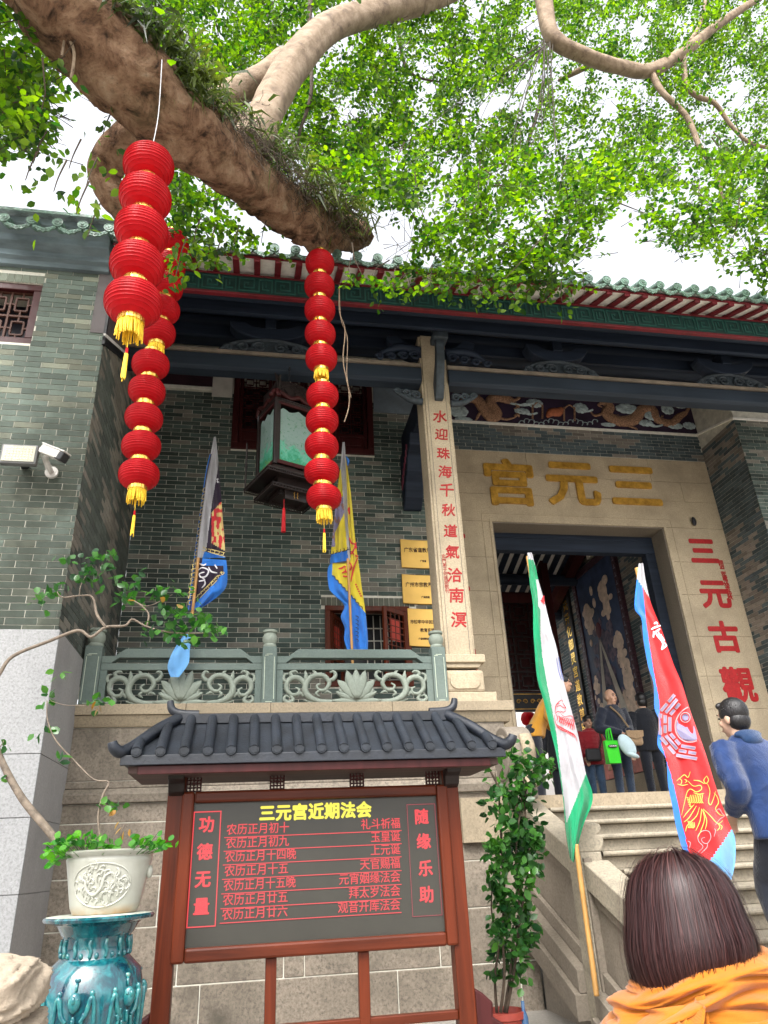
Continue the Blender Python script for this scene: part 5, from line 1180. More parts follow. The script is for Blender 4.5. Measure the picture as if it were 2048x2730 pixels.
# ================================================================ flags
class Flag:
    """cloth between a left and a right edge, hanging in soft folds"""
    def __init__(s, Y, left, right, folds=(.03, 3.0), seed=0, rows=190, cols=56):
        s.Y = Y; s.f = folds; s.seed = seed; s.rows = max(rows*2, 60) if rows < 150 else rows; s.cols = max(cols*2, 16) if cols < 50 else cols
        s.L = cr([(x, y, 0) for x, y in left], 6); s.R = cr([(x, y, 0) for x, y in right], 6)
    def edge(s, E, v):
        t = v*(len(E)-1); i = min(int(t), len(E)-2); return E[i].lerp(E[i+1], t-i)
    def dep(s, u, v):
        a, k = s.f; return a*(math.sin((u*k+v*.8)*6.283+s.seed)*(.3+.7*v)+.5*math.sin((u*k*1.9-v*1.7)*6.283+s.seed*2)*(.2+.8*v)) + .03*(vnoise(u*3+s.seed, v*6, int(s.seed*10))-.5)
    def pt(s, u, v, out=0):
        a, b = s.edge(s.L, v), s.edge(s.R, v); q = a.lerp(b, u); return P(q.x, q.y, Y=s.Y+s.dep(u, v)-out)
    def px(s, x, y, out=.006):
        v = .5
        for _ in range(12):
            a, b = s.edge(s.L, v), s.edge(s.R, v); u = min(1, max(0, (x-a.x)/max(1e-6, b.x-a.x))); yy = a.y+(b.y-a.y)*u; v = min(1, max(0, v+(y-yy)/max(60, s.L[-1].y-s.L[0].y)))
        return P(x, y, Y=s.Y+s.dep(u, v)-out)
    def build(s, name, mats, parent, reg=None):
        m = MB()
        def mf(u, v):
            if reg is None: return 0
            a, b = s.edge(s.L, v), s.edge(s.R, v); q = a.lerp(b, u); return reg(q.x, q.y, u, v)
        m.grid(lambda u, v: s.pt(u, v), s.cols, s.rows, mf); o = m.build(name, mats, parent, smooth=True)
        return o
    def ribbon(s, name, pts, w, mat, parent, out=.007, smooth=True, close=False):
        if close: pts = list(pts)+[pts[0]]
        c = cr([(x, y, 0) for x, y in pts], 5) if smooth and len(pts) > 2 else [Vector((x, y, 0)) for x, y in pts]
        vs = []; n = len(c)
        for i, p in enumerate(c):
            t = (c[min(i+1, n-1)]-c[max(i-1, 0)]).normalized(); nn = Vector((-t.y, t.x, 0)); ww = w*(1 if not hasattr(w, '__len__') else 1)
            for k in (-1, 1): q = p+nn*(ww/2*k); vs.append(s.px(q.x, q.y, out))
        m = MB(); m.add(vs, [(2*i, 2*i+1, 2*i+3, 2*i+2) for i in range(n-1)]); return m.build(name, mat, parent)
    def ribbons(s, name, lists, w, mat, parent, out=.007):
        m = MB()
        for pts in lists:
            c = cr([(x, y, 0) for x, y in pts], 4) if len(pts) > 2 else [Vector((x, y, 0)) for x, y in pts]; vs = []; n = len(c)
            for i, p in enumerate(c):
                t = (c[min(i+1, n-1)]-c[max(i-1, 0)]).normalized(); nn = Vector((-t.y, t.x, 0)); tp_ = w*(.45+.55*math.sin(math.pi*min(1, max(0, (i+.6)/n))))
                for k in (-1, 1): q = p+nn*(tp_/2*k); vs.append(s.px(q.x, q.y, out))
            m.add(vs, [(2*i, 2*i+1, 2*i+3, 2*i+2) for i in range(n-1)])
        return m.build(name, mat, parent)
    def poly(s, name, pts, mat, parent, out=.006):
        m = MB(); m.add([s.px(x, y, out) for x, y in pts], [tuple(range(len(pts)))]); return m.build(name, mat, parent)
def side_of(poly, x, y):
    """x of a boundary polyline at height y"""
    return float(np.interp(y, [p[1] for p in poly], [p[0] for p in poly]))
BAMBOO = plain('bamboo', (.36, .19, .055), .5, .3, 12, stretch=(1, 1, .3))
def pole(parent, a, b, r=.016):
    m = MB(); n = 14; pts = []; rs = []
    for k in range(n+1):
        p = Vector(a).lerp(Vector(b), k/n); pts += [p, p+(Vector(b)-Vector(a)).normalized()*.012]; rs += [r*(1.12 if k % 1 == 0 else 1), r]
    m.tube(pts, rs, 10); return m.build('pole', BAMBOO, parent, smooth=True)
F_WHITE = cloth('white_flag_cloth', (.50, .49, .52)); F_GREEN = cloth('green_flag_cloth', (.012, .30, .13)); F_BLUE = cloth('blue_flag_cloth', (.035, .21, .72)); F_LBLUE = cloth('light_blue_flag_cloth', (.17, .42, .78)); F_RED = cloth('red_flag_cloth', (.66, .030, .034)); F_DARK = cloth('dark_purple_flag_cloth', (.035, .022, .045)); F_YEL = cloth('yellow_flag_cloth', (.72, .58, .045)); F_CREAMP = cloth('cream_flag_print', (.62, .50, .20), trans=0); F_REDP = cloth('red_flag_print', (.55, .03, .04), trans=0); F_LILAC = cloth('lilac_flag_print', (.22, .20, .32), trans=0); F_PINK = cloth('pale_pink_flag_print', (.50, .26, .28), trans=0); F_GOLDP = cloth('gold_flag_print', (.78, .47, .09), trans=0); F_NAVY = cloth('navy_flag_print', (.15, .17, .38), trans=0); F_WHITEP = cloth('white_flag_print', (.70, .68, .72), trans=0); F_BLACKP = cloth('black_flag_print', (.03, .025, .03), trans=0)
# --- white and green flag at the stairs
fl = thing('temple_flag', 'white flag with green border and red tiger drooping on a bamboo pole', 'flag', 'tall processional flags')
F1 = Flag(5.80, [(1406, 1474), (1410, 1520), (1413, 1560), (1421, 1610), (1422, 1680), (1425, 1725), (1432, 1806), (1449, 1868), (1468, 1947), (1484, 2016), (1500, 2119), (1508, 2210), (1520, 2290)],
          [(1418, 1473), (1429, 1515), (1436, 1548), (1452, 1604), (1470, 1678), (1484, 1726), (1503, 1815), (1527, 1905), (1542, 1962), (1562, 2060), (1581, 2128), (1554, 2205), (1530, 2300)], (.030, 1.4), 1.2)
inner = [(1410, 1473), (1426, 1515), (1436, 1548), (1441, 1600), (1441, 1690), (1446, 1750), (1456, 1810), (1470, 1880), (1484, 1957), (1492, 2030), (1501, 2110), (1511, 2194), (1530, 2300)]
inner2 = [(1418, 1470), (1418, 1495), (1426, 1512), (1440, 1538), (1416, 1545), (1424, 1590)]
def reg1(x, y, u, v):
    if y < 1492: return 0
    if 1492 <= y < 1545: return 1 if x < 1440-(1545-y)*.35 else 0
    if x < side_of(inner, x, y)-(6 if y < 1620 else 0): return 1
    if y > 2059+(1564-x)*2.55: return 1
    return 0
F1.build('cloth', [F_WHITE, F_GREEN], fl, reg1)
pole(fl, P(1591, 2655, X=2.5), P(1536, 2255, X=2.5), .019); pole(fl, P(1536, 2255, X=2.5)+Vector((0, .05, 0)), P(1413, 1480, X=2.5)+Vector((0, .06, 0)), .014)
c3 = lambda x, y: (1400+x*.3906, 1750+y*.3906)
tig = [[c3(a, b) for a, b in l] for l in ([(205, 380), (210, 340), (230, 310), (250, 298), (258, 312)], [(215, 345), (240, 335), (262, 350), (282, 352)], [(258, 318), (275, 345), (282, 356)], [(240, 372), (262, 380), (280, 370)], [(205, 390), (225, 375), (245, 385)], [(220, 325), (235, 322)], [(202, 400), (205, 440), (222, 480), (255, 505), (300, 520), (340, 540), (355, 575)], [(245, 395), (270, 410), (310, 405), (328, 420), (335, 470), (338, 500)])]
for k in range(8): x0 = 212+k*15; y0 = 395+k*9; tig.append([c3(x0, y0), c3(x0+10, y0+22), c3(x0+4, y0+45)])
for k in range(8): x0 = 225+k*13; y0 = 415+k*3; tig.append([c3(x0+8, y0-8), c3(x0+20, y0+6), c3(x0+12, y0+26), c3(x0+22, y0+44)])
for k in range(9): x0 = 215+k*13; y0 = 465+k*7; tig.append([c3(x0, y0), c3(x0+16, y0+14), c3(x0+22, y0+34)])
F1.ribbons('tiger_emblem', tig, 2.1, F_REDP, fl)
F1.ribbons('emblem_stroke', [[(1451, 1588), (1446, 1598), (1449, 1605)], [(1442, 1600), (1452, 1610)], [(1449, 1590), (1451, 1604)]], 4, F_REDP, fl)
F1.ribbons('emblem_stroke', [[(1484, 1755), (1490, 1790), (1497, 1812)], [(1489, 1752), (1496, 1790), (1503, 1815)]], 2.6, F_NAVY, fl)
# --- red and blue flag nearer the court
fl = thing('temple_flag', 'red flag with blue border, trigram ring and golden phoenix drooping on its pole', 'flag', 'tall processional flags')
F2 = Flag(4.20, [(1703, 1502), (1698, 1545), (1692, 1620), (1710, 1650), (1716, 1706), (1728, 1775), (1743, 1825), (1745, 1888), (1758, 1925), (1753, 1985), (1776, 2025), (1781, 2090), (1793, 2150), (1803, 2205), (1825, 2275), (1860, 2320), (1900, 2335)],
          [(1715, 1502), (1722, 1550), (1735, 1606), (1757, 1660), (1770, 1695), (1795, 1768), (1819, 1825), (1836, 1880), (1849, 1918), (1868, 1970), (1885, 2020), (1905, 2085), (1925, 2145), (1942, 2190), (1960, 2236), (1960, 2300), (1950, 2345)], (.022, 1.2), 2.0, 80)
inb = [(1703, 1500), (1709, 1545), (1715, 1576), (1723, 1655), (1740, 1770), (1758, 1868), (1764, 1984), (1794, 2082), (1814, 2172), (1834, 2262), (1850, 2340)]
def reg2(x, y, u, v):
    if y < 1545+(x-1700)*1.55: return 0
    if x < side_of(inb, x, y): return 1
    if y > 2219+(1945-x)*1.45: return 3
    return 2
F2.build('cloth', [F_WHITE, F_BLUE, F_RED, F_LBLUE], fl, reg2)
pole(fl, P(1960, 2660, X=2.6)+Vector((0, .03, 0)), P(1710, 1510, X=2.6)+Vector((0, .06, 0)), .014)
bc = c3(1140, 462)
def pol(a, r): a = rad(a); return (bc[0]+math.cos(a)*r*.93+math.sin(a)*r*.12, bc[1]-math.sin(a)*r)
def clip(pts): return [p for p in pts if p[0] < side_of([(q.x, q.y) for q in F2.R], p[0], p[1])-2]
for a in (62, 100, 140, 180, 220, 260, 300):
    for i, r in enumerate((61, 74, 87)):
        h = 19+i*4.5; brk = (int(a)//40+i) % 2
        for s0, s1 in (((-1, -.12), (.12, 1)) if brk else ((-1, 1),)):
            tx, ty = math.cos(rad(a)), -math.sin(rad(a)); nx, ny = -ty, tx; cx, cy = bc[0]+tx*r*.97, bc[1]+ty*r*1.02
            q = [(cx+nx*h*s0-tx*3.8, cy+ny*h*s0-ty*3.8), (cx+nx*h*s1-tx*3.8, cy+ny*h*s1-ty*3.8), (cx+nx*h*s1+tx*3.8, cy+ny*h*s1+ty*3.8), (cx+nx*h*s0+tx*3.8, cy+ny*h*s0+ty*3.8)]
            if all(p[0] < side_of([(w.x, w.y) for w in F2.R], 0, p[1])-3 for p in q):
                F2.poly('trigram_bar', q, F_LILAC, fl, .007); F2.ribbon('trigram_edge', q, 1.6, F_PINK, fl, .008, False, True)
for r, w, mt in ((48, 3.2, F_PINK),): F2.ribbon('ring', clip([pol(a, r) for a in range(70, 300, 8)]), w, mt, fl)
ya = clip([pol(a, 45) for a in range(165, 300, 6)]); yb = [(bc[0]+6, bc[1]+6), (bc[0]-18, bc[1]+8), (bc[0]-36, bc[1]-2)]
F2.poly('yin_yang', ya+yb, F_LILAC, fl, .0065)
F2.ribbon('ring', clip([(bc[0]-18+13*math.cos(k/12*6.283), bc[1]-18+13*math.sin(k/12*6.283)) for k in range(13)]), 2.4, F_PINK, fl, .009)
F2.poly('yin_yang_eye', [(bc[0]-18+9*math.cos(k/12*6.283), bc[1]-18+9*math.sin(k/12*6.283)) for k in range(12)], F_LILAC, fl, .008)
ph_ = [[(1035, 850), (1060, 828), (1088, 808), (1112, 826), (1128, 786)], [(1040, 870), (1075, 880), (1112, 872)], [(1050, 830), (1070, 850), (1060, 880)], [(1088, 838), (1105, 850), (1092, 862)], [(1112, 850), (1150, 885), (1195, 880), (1205, 905), (1170, 925), (1130, 905), (1105, 930), (1088, 1000), (1068, 1085)], [(1150, 845), (1190, 850), (1225, 870)], [(1240, 815), (1220, 845), (1235, 868), (1252, 845), (1240, 815)], [(1245, 868), (1262, 920), (1252, 990), (1268, 1012), (1290, 960), (1300, 920)], [(1290, 930), (1312, 960), (1320, 1000), (1300, 1040), (1330, 1080), (1360, 1085)], [(1150, 930), (1185, 940), (1222, 935)], [(1215, 1040), (1262, 1085), (1315, 1140), (1350, 1120)], [(1315, 1140), (1345, 1160), (1335, 1185)], [(1315, 1140), (1330, 1165), (1310, 1190)], [(1190, 1030), (1170, 1090), (1110, 1150), (1095, 1195)], [(1205, 1040), (1195, 1120), (1165, 1190)], [(1210, 1045), (1225, 1110), (1200, 1190), (1180, 1235)], [(1170, 1020), (1120, 1100), (1085, 1130)], [(1155, 1010), (1110, 1060), (1080, 1100)], [(1215, 1050), (1240, 1120), (1230, 1180)]]
ph_ += [[(1130+k*12, 945-k*1), (1122+k*12, 985), (1134+k*12, 1002)] for k in range(8)] + [[(1100+k*4, 960+k*12), (1118+k*4, 968+k*12)] for k in range(6)] + [[(1110+k*11, 1120+k*3), (1120+k*9, 1150+k*3), (1112+k*8, 1172)] for k in range(5)]
F2.ribbons('phoenix_emblem', [[c3(*p) for p in l] for l in ph_], 2.4, F_GOLDP, fl)
F2.ribbons('cloud_emblem', [[c3(*p) for p in l] for l in ([(1170, 1345), (1215, 1300), (1185, 1262), (1182, 1220), (1215, 1190), (1255, 1195), (1268, 1235), (1245, 1275), (1215, 1270), (1205, 1245), (1228, 1235)], [(1245, 1275), (1240, 1305), (1200, 1345)], [(1110, 1260), (1128, 1272), (1122, 1310)], [(1290, 1230), (1300, 1190), (1292, 1175)], [(1300, 1060), (1325, 1040), (1345, 1070), (1360, 1090), (1330, 1110), (1300, 1150)])], 2.2, F_PINK, fl)
c4 = lambda x, y: (1280+x*.3436, 1380+y*.3436)
F2.ribbons('white_character', [[c4(*p) for p in l] for l in ([(1350, 825), (1368, 815), (1378, 828)], [(1328, 868), (1360, 850), (1402, 838)], [(1345, 910), (1365, 885), (1398, 862)], [(1362, 892), (1380, 920), (1410, 950), (1448, 990)], [(1385, 885), (1392, 925), (1420, 975), (1408, 1020)], [(1398, 905), (1430, 955)], [(1350, 880), (1345, 930)], [(1408, 1025), (1430, 1005), (1450, 990)])], 5.5, F_WHITEP, fl)
# --- dark flag on the terrace
c7 = lambda x, y: (500+x*.3028, 1130+y*.3028)
def L7(l): return [c7(*p) for p in l]
fl = thing('temple_flag', 'dark purple flag with white sleeve and blue hem leaning over the balustrade', 'flag', 'tall processional flags')
F3 = Flag(7.95, L7([(232, 115), (205, 260), (170, 480), (145, 680), (110, 950), (85, 1180)]), L7([(248, 112), (266, 260), (292, 560), (312, 850), (326, 1000), (334, 1180)]), (.035, 1.3), 4.0, 60, 24)
sleeve = L7([(250, 112), (264, 300), (258, 400), (205, 700), (160, 1080), (118, 1185)]); tigz = L7([(300, 560), (232, 760), (212, 1040), (250, 1060), (330, 1150)])
def reg3(x, y, u, v):
    X, Yc = (x-500)/.3028, (y-1130)/.3028
    if x < side_of(sleeve, x, y)+3: return 0
    if Yc > 1120+(X-130)*.22: return 2
    if Yc > 690 and X > 212+max(0, (780-Yc))*.9 and Yc < 1060+(X-230)*.6: return 3 if vnoise(X*.045, Yc*.03, 5) > .42 else 4
    return 1
F3.build('cloth', [F_WHITE, F_DARK, F_BLUE, F_REDP, F_CREAMP], fl, reg3)
F3.ribbons('fret_border', [L7(l) for l in [[(140+k*38, 1092+k*9), (165+k*38, 1098+k*9), (160+k*38, 1118+k*9), (140+k*38, 1112+k*9)] for k in range(5)]+[[(135, 1085), (330, 1135)], [(128, 1112), (332, 1168)]]], 2.2, F_CREAMP, fl)
F3.ribbons('white_character', [L7(l) for l in ([(255, 490), (275, 485)], [(262, 480), (265, 520)], [(258, 505), (280, 515)])], 3, F_WHITEP, fl)
F3b = Flag(7.75, L7([(95, 1180), (75, 1340), (50, 1480), (20, 1640)]), L7([(340, 1200), (352, 1320), (320, 1470), (100, 1640)]), (.04, 1.5), 1.0, 40, 20)
def reg3b(x, y, u, v):
    X, Yc = (x-500)/.3028, (y-1130)/.3028
    if Yc < 1250 and X > 120+(1250-Yc)*.2: return 2
    if X > 318-(Yc-1310)*.93 and Yc > 1240: return 1
    if X > 315: return 1
    if X < 70-(Yc-1180)*.07: return 1
    return 0
F3b.build('hem', [F_DARK, F_BLUE, F_BLUE], fl, reg3b)
F3b.ribbons('white_character', [L7(l) for l in ([(105, 1230), (140, 1245), (165, 1230)], [(95, 1290), (130, 1265), (185, 1290), (165, 1340), (120, 1350), (105, 1320), (150, 1305)], [(185, 1260), (210, 1300), (262, 1312)], [(240, 1240), (262, 1275)], [(130, 1355), (150, 1375), (100, 1385)], [(150, 1375), (155, 1410), (125, 1445)])], 4.2, F_WHITEP, fl)
F3b.ribbons('fret_border', [L7([(322-k*30, 1305+k*28), (300-k*30, 1310+k*28), (304-k*30, 1332+k*28)]) for k in range(9)]+[L7([(325, 1310), (55, 1590)]), L7([(300, 1300), (45, 1560)])]+[L7([(20-k*0+60-k*5, 1230+k*40), (45-k*5, 1240+k*40), (48-k*5, 1262+k*40)]) for k in range(9)], 2.2, F_CREAMP, fl)
m = MB(); e0 = c7(-98, 2175)
F3c = Flag(7.36, [(492, 1690), (462, 1735), (447, 1775), (455, 1805)], [(512, 1690), (506, 1735), (503, 1768), (478, 1805)], (.012, 1.0), .5, 24, 10)
F3c.build('hem_tip', [F_LBLUE], fl)
F3d = Flag(7.80, L7([(195, 270), (165, 400), (140, 560), (80, 1000), (30, 1420), (-5, 1640)]), L7([(215, 265), (182, 420), (160, 560), (100, 1000), (72, 1420), (40, 1640)]), (.02, 1.0), 2, 50, 6)
F3d.build('hem', [F_BLUE, F_BLACKP], fl, lambda x, y, u, v: 1 if u > .35 else 0)
F3d.ribbons('fret_border', [L7([(158-k*8.1, 560+k*62), (140-k*8.1, 572+k*62), (138-k*8.1, 600+k*62), (156-k*8.1, 596+k*62)]) for k in range(17)], 2.0, F_CREAMP, fl)
pole(fl, P(*c7(40, 1700), Y=7.66), P(*c7(95, 1190), Y=7.72), .016)
# --- yellow flag on the terrace
fl = thing('temple_flag', 'yellow flag with blue hem and red talisman signs behind the balustrade', 'flag', 'tall processional flags')
F4 = Flag(8.05, L7([(1366, 162), (1345, 380), (1322, 560), (1296, 800), (1276, 1000), (1255, 1230)]), L7([(1384, 160), (1398, 380), (1408, 600), (1415, 800), (1422, 1000), (1432, 1200)]), (.03, 1.4), 3.0, 60, 20)
sl4 = L7([(1340, 380), (1350, 500), (1385, 800), (1402, 1000), (1420, 1200)])
def reg4(x, y, u, v):
    X, Yc = (x-500)/.3028, (y-1130)/.3028
    if Yc < 400 or X > 1352+max(0, Yc-420)*.08: return 0
    if Yc > 1150-(X-1260)*.28: return 2
    if 640 < Yc < 1080 and X < 1300+max(0, 960-Yc)*.45 and X < 1395: return 3 if vnoise(X*.06, Yc*.035, 2) > .4 else 4
    return 1
F4.build('cloth', [F_WHITE, F_YEL, F_BLUE, F_LILAC, cloth('brown_flag_print', (.22, .12, .10), trans=0)], fl, reg4)
F4.ribbons('fret_border', [L7([(1262+k*32, 1150-k*9), (1284+k*32, 1142-k*9), (1282+k*32, 1120-k*9)]) for k in range(5)]+[L7([(1258, 1165), (1425, 1105)])], 2.2, F_BLACKP, fl)
F4b = Flag(8.0, L7([(1392, 300), (1405, 600), (1415, 900), (1428, 1200), (1250, 1240), (1243, 1430), (1290, 1505), (1380, 1600), (1350, 1700), (1385, 1800), (1380, 1900), (1415, 2010)]), L7([(1396, 300), (1440, 620), (1476, 1000), (1508, 1240), (1520, 1320), (1535, 1440), (1550, 1530), (1565, 1640), (1578, 1760), (1586, 1840), (1590, 1920), (1586, 2010)]), (.035, 1.5), 5.0, 90, 22)
def reg4b(x, y, u, v):
    X, Yc = (x-500)/.3028, (y-1130)/.3028
    if Yc > 1330 and X < 1272+(Yc-1330)*.95 and X < 1480 and X > 0 and Yc > 1290+(X-1270)*1.02: return 1
    if Yc > 1345+(X-1290)*1.15: return 1
    if Yc > 1180 and X < 1275: return 1
    return 0
F4b.build('cloth', [F_YEL, F_BLUE], fl, reg4b)
F4b.ribbons('red_talisman', [L7(l) for l in ([(1425, 1000), (1445, 1050), (1475, 1060), (1490, 1100)], [(1485, 1040), (1470, 1100), (1435, 1150)], [(1440, 1120), (1480, 1160), (1505, 1165)], [(1498, 1180), (1470, 1250), (1450, 1330), (1440, 1390)], [(1430, 1220), (1445, 1260), (1425, 1290), (1412, 1250), (1430, 1222)], [(1330, 1275), (1360, 1270), (1385, 1250)], [(1360, 1315), (1390, 1300), (1405, 1310)], [(1388, 1250), (1395, 1310)], [(1370, 1340), (1410, 1345)])], 4.5, F_REDP, fl)
for k in range(6):
    q = c7(1483+k*9, 1415+k*20); F4b.poly('red_dot', [(q[0]+2.4*math.cos(a), q[1]+2.4*math.sin(a)) for a in [j/8*6.283 for j in range(8)]], F_REDP, fl)
q = c7(1424, 765); F4b.poly('red_dot', [(q[0]+4.5*math.cos(a), q[1]+10*math.sin(a)) for a in [j/10*6.283 for j in range(10)]], F_REDP, fl)
F4b.ribbons('fret_border', [L7([(1272+k*30, 1338+k*33), (1296+k*30, 1345+k*33), (1300+k*30, 1370+k*33)]) for k in range(9)]+[L7([(1480, 1690+k*34), (1502, 1698+k*34), (1500, 1718+k*34)]) for k in range(7)], 2.3, F_BLACKP, fl)
F4c = Flag(8.15, L7([(1392, 282), (1394, 320), (1400, 368)]), L7([(1396, 280), (1426, 320), (1418, 368)]), (.01, 1), 0, 8, 6); F4c.build('hem_tip', [F_BLUE], fl)
pole(fl, P(*c7(1455, 2130), Y=7.93), P(*c7(1412, 1195), Y=7.93), .015)
# ================================================================ banyan tree
NR = np.random.default_rng(5)
m_, t_, b_ = base_mat('banyan_bark'); v_ = wcoord(t_); n1 = noise(t_, 5, 7, .68, v_, .5); n2 = noise(t_, 38, 5, .65, v_); n3 = noise(t_, 1.6, 4, .6, v_)
g_ = ramp(t_, n1, [(.36, (.030, .018, .012)), (.45, (.15, .082, .050)), (.57, (.27, .165, .105)), (.72, (.36, .26, .18))])
g_ = mixc(t_, g_, (.045, .032, .022), ramp(t_, n2, [(.55, (0, 0, 0)), (.75, (.75,)*3)])); g_ = mixc(t_, g_, (.07, .075, .035), ramp(t_, n3, [(.52, (0, 0, 0)), (.75, (.65,)*3)]))
t_.links.new(g_, b_.inputs['Base Color']); b_.inputs['Roughness'].default_value = .9; b_.inputs['Specular IOR Level'].default_value = .15
ad_ = nd(t_, 'ShaderNodeMath', operation='ADD'); t_.links.new(n1, ad_.inputs[0]); t_.links.new(n2, ad_.inputs[1]); bump(t_, b_, ad_.outputs[0], .9, .03)
BARK = m_
m_, t_, b_ = base_mat('pale_bark'); v_ = wcoord(t_); n1 = noise(t_, 6, 6, .65, v_, .5); n2 = noise(t_, 45, 4, .65, v_)
g_ = ramp(t_, n1, [(.3, (.09, .058, .036)), (.5, (.20, .14, .09)), (.72, (.29, .22, .155))]); g_ = mixc(t_, g_, (.06, .04, .03), ramp(t_, n2, [(.6, (0, 0, 0)), (.8, (.7,)*3)]))
t_.links.new(g_, b_.inputs['Base Color']); b_.inputs['Roughness'].default_value = .85; bump(t_, b_, n2, .6, .02); PBARK = m_
TWIG = plain('dark_twig', (.060, .042, .028), .9, .4, 20); DTWIG = plain('dark_aerial_root', (.030, .022, .015), .9, .4, 20)
tree = thing('banyan_tree', 'old banyan tree with a thick limb and leafy canopy over the court', 'tree', loc=(0, 0, 0))
def limb(name, pts, radii, mat, n=26, rough=.12, seed=1, parent=None, seg=8, capend=True):
    c = cr(pts, seg); rs = lerpl(radii, len(c)); m = MB(); vs = []; prev = None; M_ = len(c)
    for i, p in enumerate(c):
        t = (c[min(i+1, M_-1)]-c[max(i-1, 0)]).normalized(); a = t.orthogonal() if prev is None else prev-t*prev.dot(t); a.normalize(); prev = a; b = t.cross(a)
        for k in range(n):
            an = 2*math.pi*k/n; ca, sa = math.cos(an), math.sin(an)
            nz = vnoise(ca*2.2+seed*7, i*.16+sa*2.2, seed)-.5; nz2 = vnoise(ca*6+seed*3, i*.45+sa*6, seed+4)-.5
            vs.append(p+(a*ca+b*sa)*(rs[i]*(1+rough*1.7*nz+rough*.8*nz2)))
    fs = [(i*n+k, i*n+(k+1) % n, (i+1)*n+(k+1) % n, (i+1)*n+k) for i in range(M_-1) for k in range(n)]+[tuple(range(n-1, -1, -1)), tuple((M_-1)*n+k for k in range(n))]
    m.add(vs, fs); return m.build(name, mat, parent or tree, smooth=True)
def PY(l): return [P(x, y, Y=Y) for x, y, Y in l]
main = [Vector((-5.2, .3, .0)), Vector((-5.0, .6, 2.5)), Vector((-4.4, 1.2, 5.2)), Vector((-2.8, 2.5, 7.4))]+PY([(60, -120, 3.35), (185, 30, 3.6), (330, 190, 3.85), (470, 325, 4.2), (600, 435, 4.7), (720, 525, 5.3), (810, 590, 5.75), (880, 620, 6.0)])
limb('trunk', main, [.62, .55, .48, .40, .355, .335, .31, .28, .255, .245, .24, .21], BARK, 36, .20, 3, seg=14)
limb('branch', PY([(840, 600, 5.85), (900, 620, 6.05), (960, 628, 6.2), (990, 645, 6.25)]), [.22, .20, .16, .05], BARK, 24, .55, 6)
limb('branch', PY([(810, 610, 5.75), (835, 640, 5.82), (850, 668, 5.85)]), [.18, .14, .07], BARK, 18, .3, 8)
limb('branch', PY([(430, 330, 4.3), (360, 370, 4.5), (300, 425, 4.65), (278, 475, 4.75), (310, 530, 4.8), (345, 575, 4.85)]), [.22, .19, .16, .14, .13, .11], BARK, 20, .14, 12)
limb('branch', PY([(660, 400, 4.95), (690, 345, 5.0), (735, 250, 5.2), (790, 160, 5.4), (880, 75, 5.6), (1000, 32, 5.8), (1130, 5, 6.0), (1280, -60, 6.2)]), [.20, .19, .185, .19, .185, .175, .165, .15], PBARK, 24, .10, 15)
limb('branch', PY([(545, 250, 4.75), (600, 300, 4.85), (650, 335, 4.92), (700, 355, 5.0)]), [.055, .075, .08, .09], PBARK, 14, .1, 18)
limb('branch', PY([(540, 290, 5.4), (620, 250, 5.45), (700, 205, 5.5), (760, 150, 5.6)]), [.15, .16, .15, .12], PBARK, 18, .1, 20)
limb('branch', PY([(420, -150, 6.4), (1435, -120, 6.4), (1450, 0, 6.4), (1475, 100, 6.4), (1560, 150, 6.5), (1650, 178, 6.6), (1735, 188, 6.7), (1820, 140, 6.8), (1930, 55, 6.9), (2080, -40, 7.0)][1:]), [.14, .135, .125, .115, .11, .11, .10, .075, .06], PBARK, 18, .10, 22)
limb('branch', PY([(1735, 190, 6.7), (1765, 245, 6.7), (1830, 310, 6.75), (1865, 390, 6.8), (1910, 460, 6.8), (1932, 550, 6.9), (1962, 608, 6.9)]), [.055, .05, .045, .04, .034, .026, .012], PBARK, 12, .12, 25)
limb('branch', PY([(1822, 140, 6.8), (1830, 225, 6.85), (1860, 258, 6.9), (1905, 275, 6.9), (1950, 335, 7.0), (2000, 380, 7.0), (2080, 400, 7.1)]), [.05, .045, .045, .04, .035, .03, .025], PBARK, 12, .12, 27)
limb('branch', PY([(1840, 110, 6.8), (1868, 60, 6.9), (1885, -20, 7.0)]), [.04, .035, .03], PBARK, 10, .1, 28)
limb('branch', PY([(1590, 165, 7.0), (1540, 190, 7.2), (1490, 215, 7.5)]), [.05, .05, .03], PBARK, 10, .1, 29)
for i, l in enumerate(([(830, -20, 6.0), (825, 60, 6.0), (830, 240, 6.0), (800, 350, 6.0), (785, 420, 6.0)], [(1060, 80, 8), (1090, 190, 8), (1180, 220, 8)], [(1440, 280, 8), (1380, 420, 8), (1290, 365, 8.5)], [(1370, 400, 8), (1350, 430, 8), (1260, 480, 8)])):
    limb('branch', PY(l), [.035, .03, .022, .015], TWIG, 10, .1, 40+i)
rr = random.Random(12)
for i in range(18):
    x0, y0 = rr.uniform(1448, 1475), rr.uniform(100, 125); an = rr.uniform(1.3, 2.5); L_ = rr.uniform(150, 560); x1, y1 = x0+math.cos(an)*L_, y0+math.sin(an)*L_
    pts = PY([(x0, y0, 6.4), ((x0+x1)/2+rr.uniform(-30, 30), (y0+y1)/2-20, 6.3), (x1, y1, 6.2+rr.uniform(-.4, .3))]); c = cr(pts, 5); m = MB(); m.tube(c, lerpl([.008, .0055, .003], len(c)), 5); m.build('twig', DTWIG, tree)
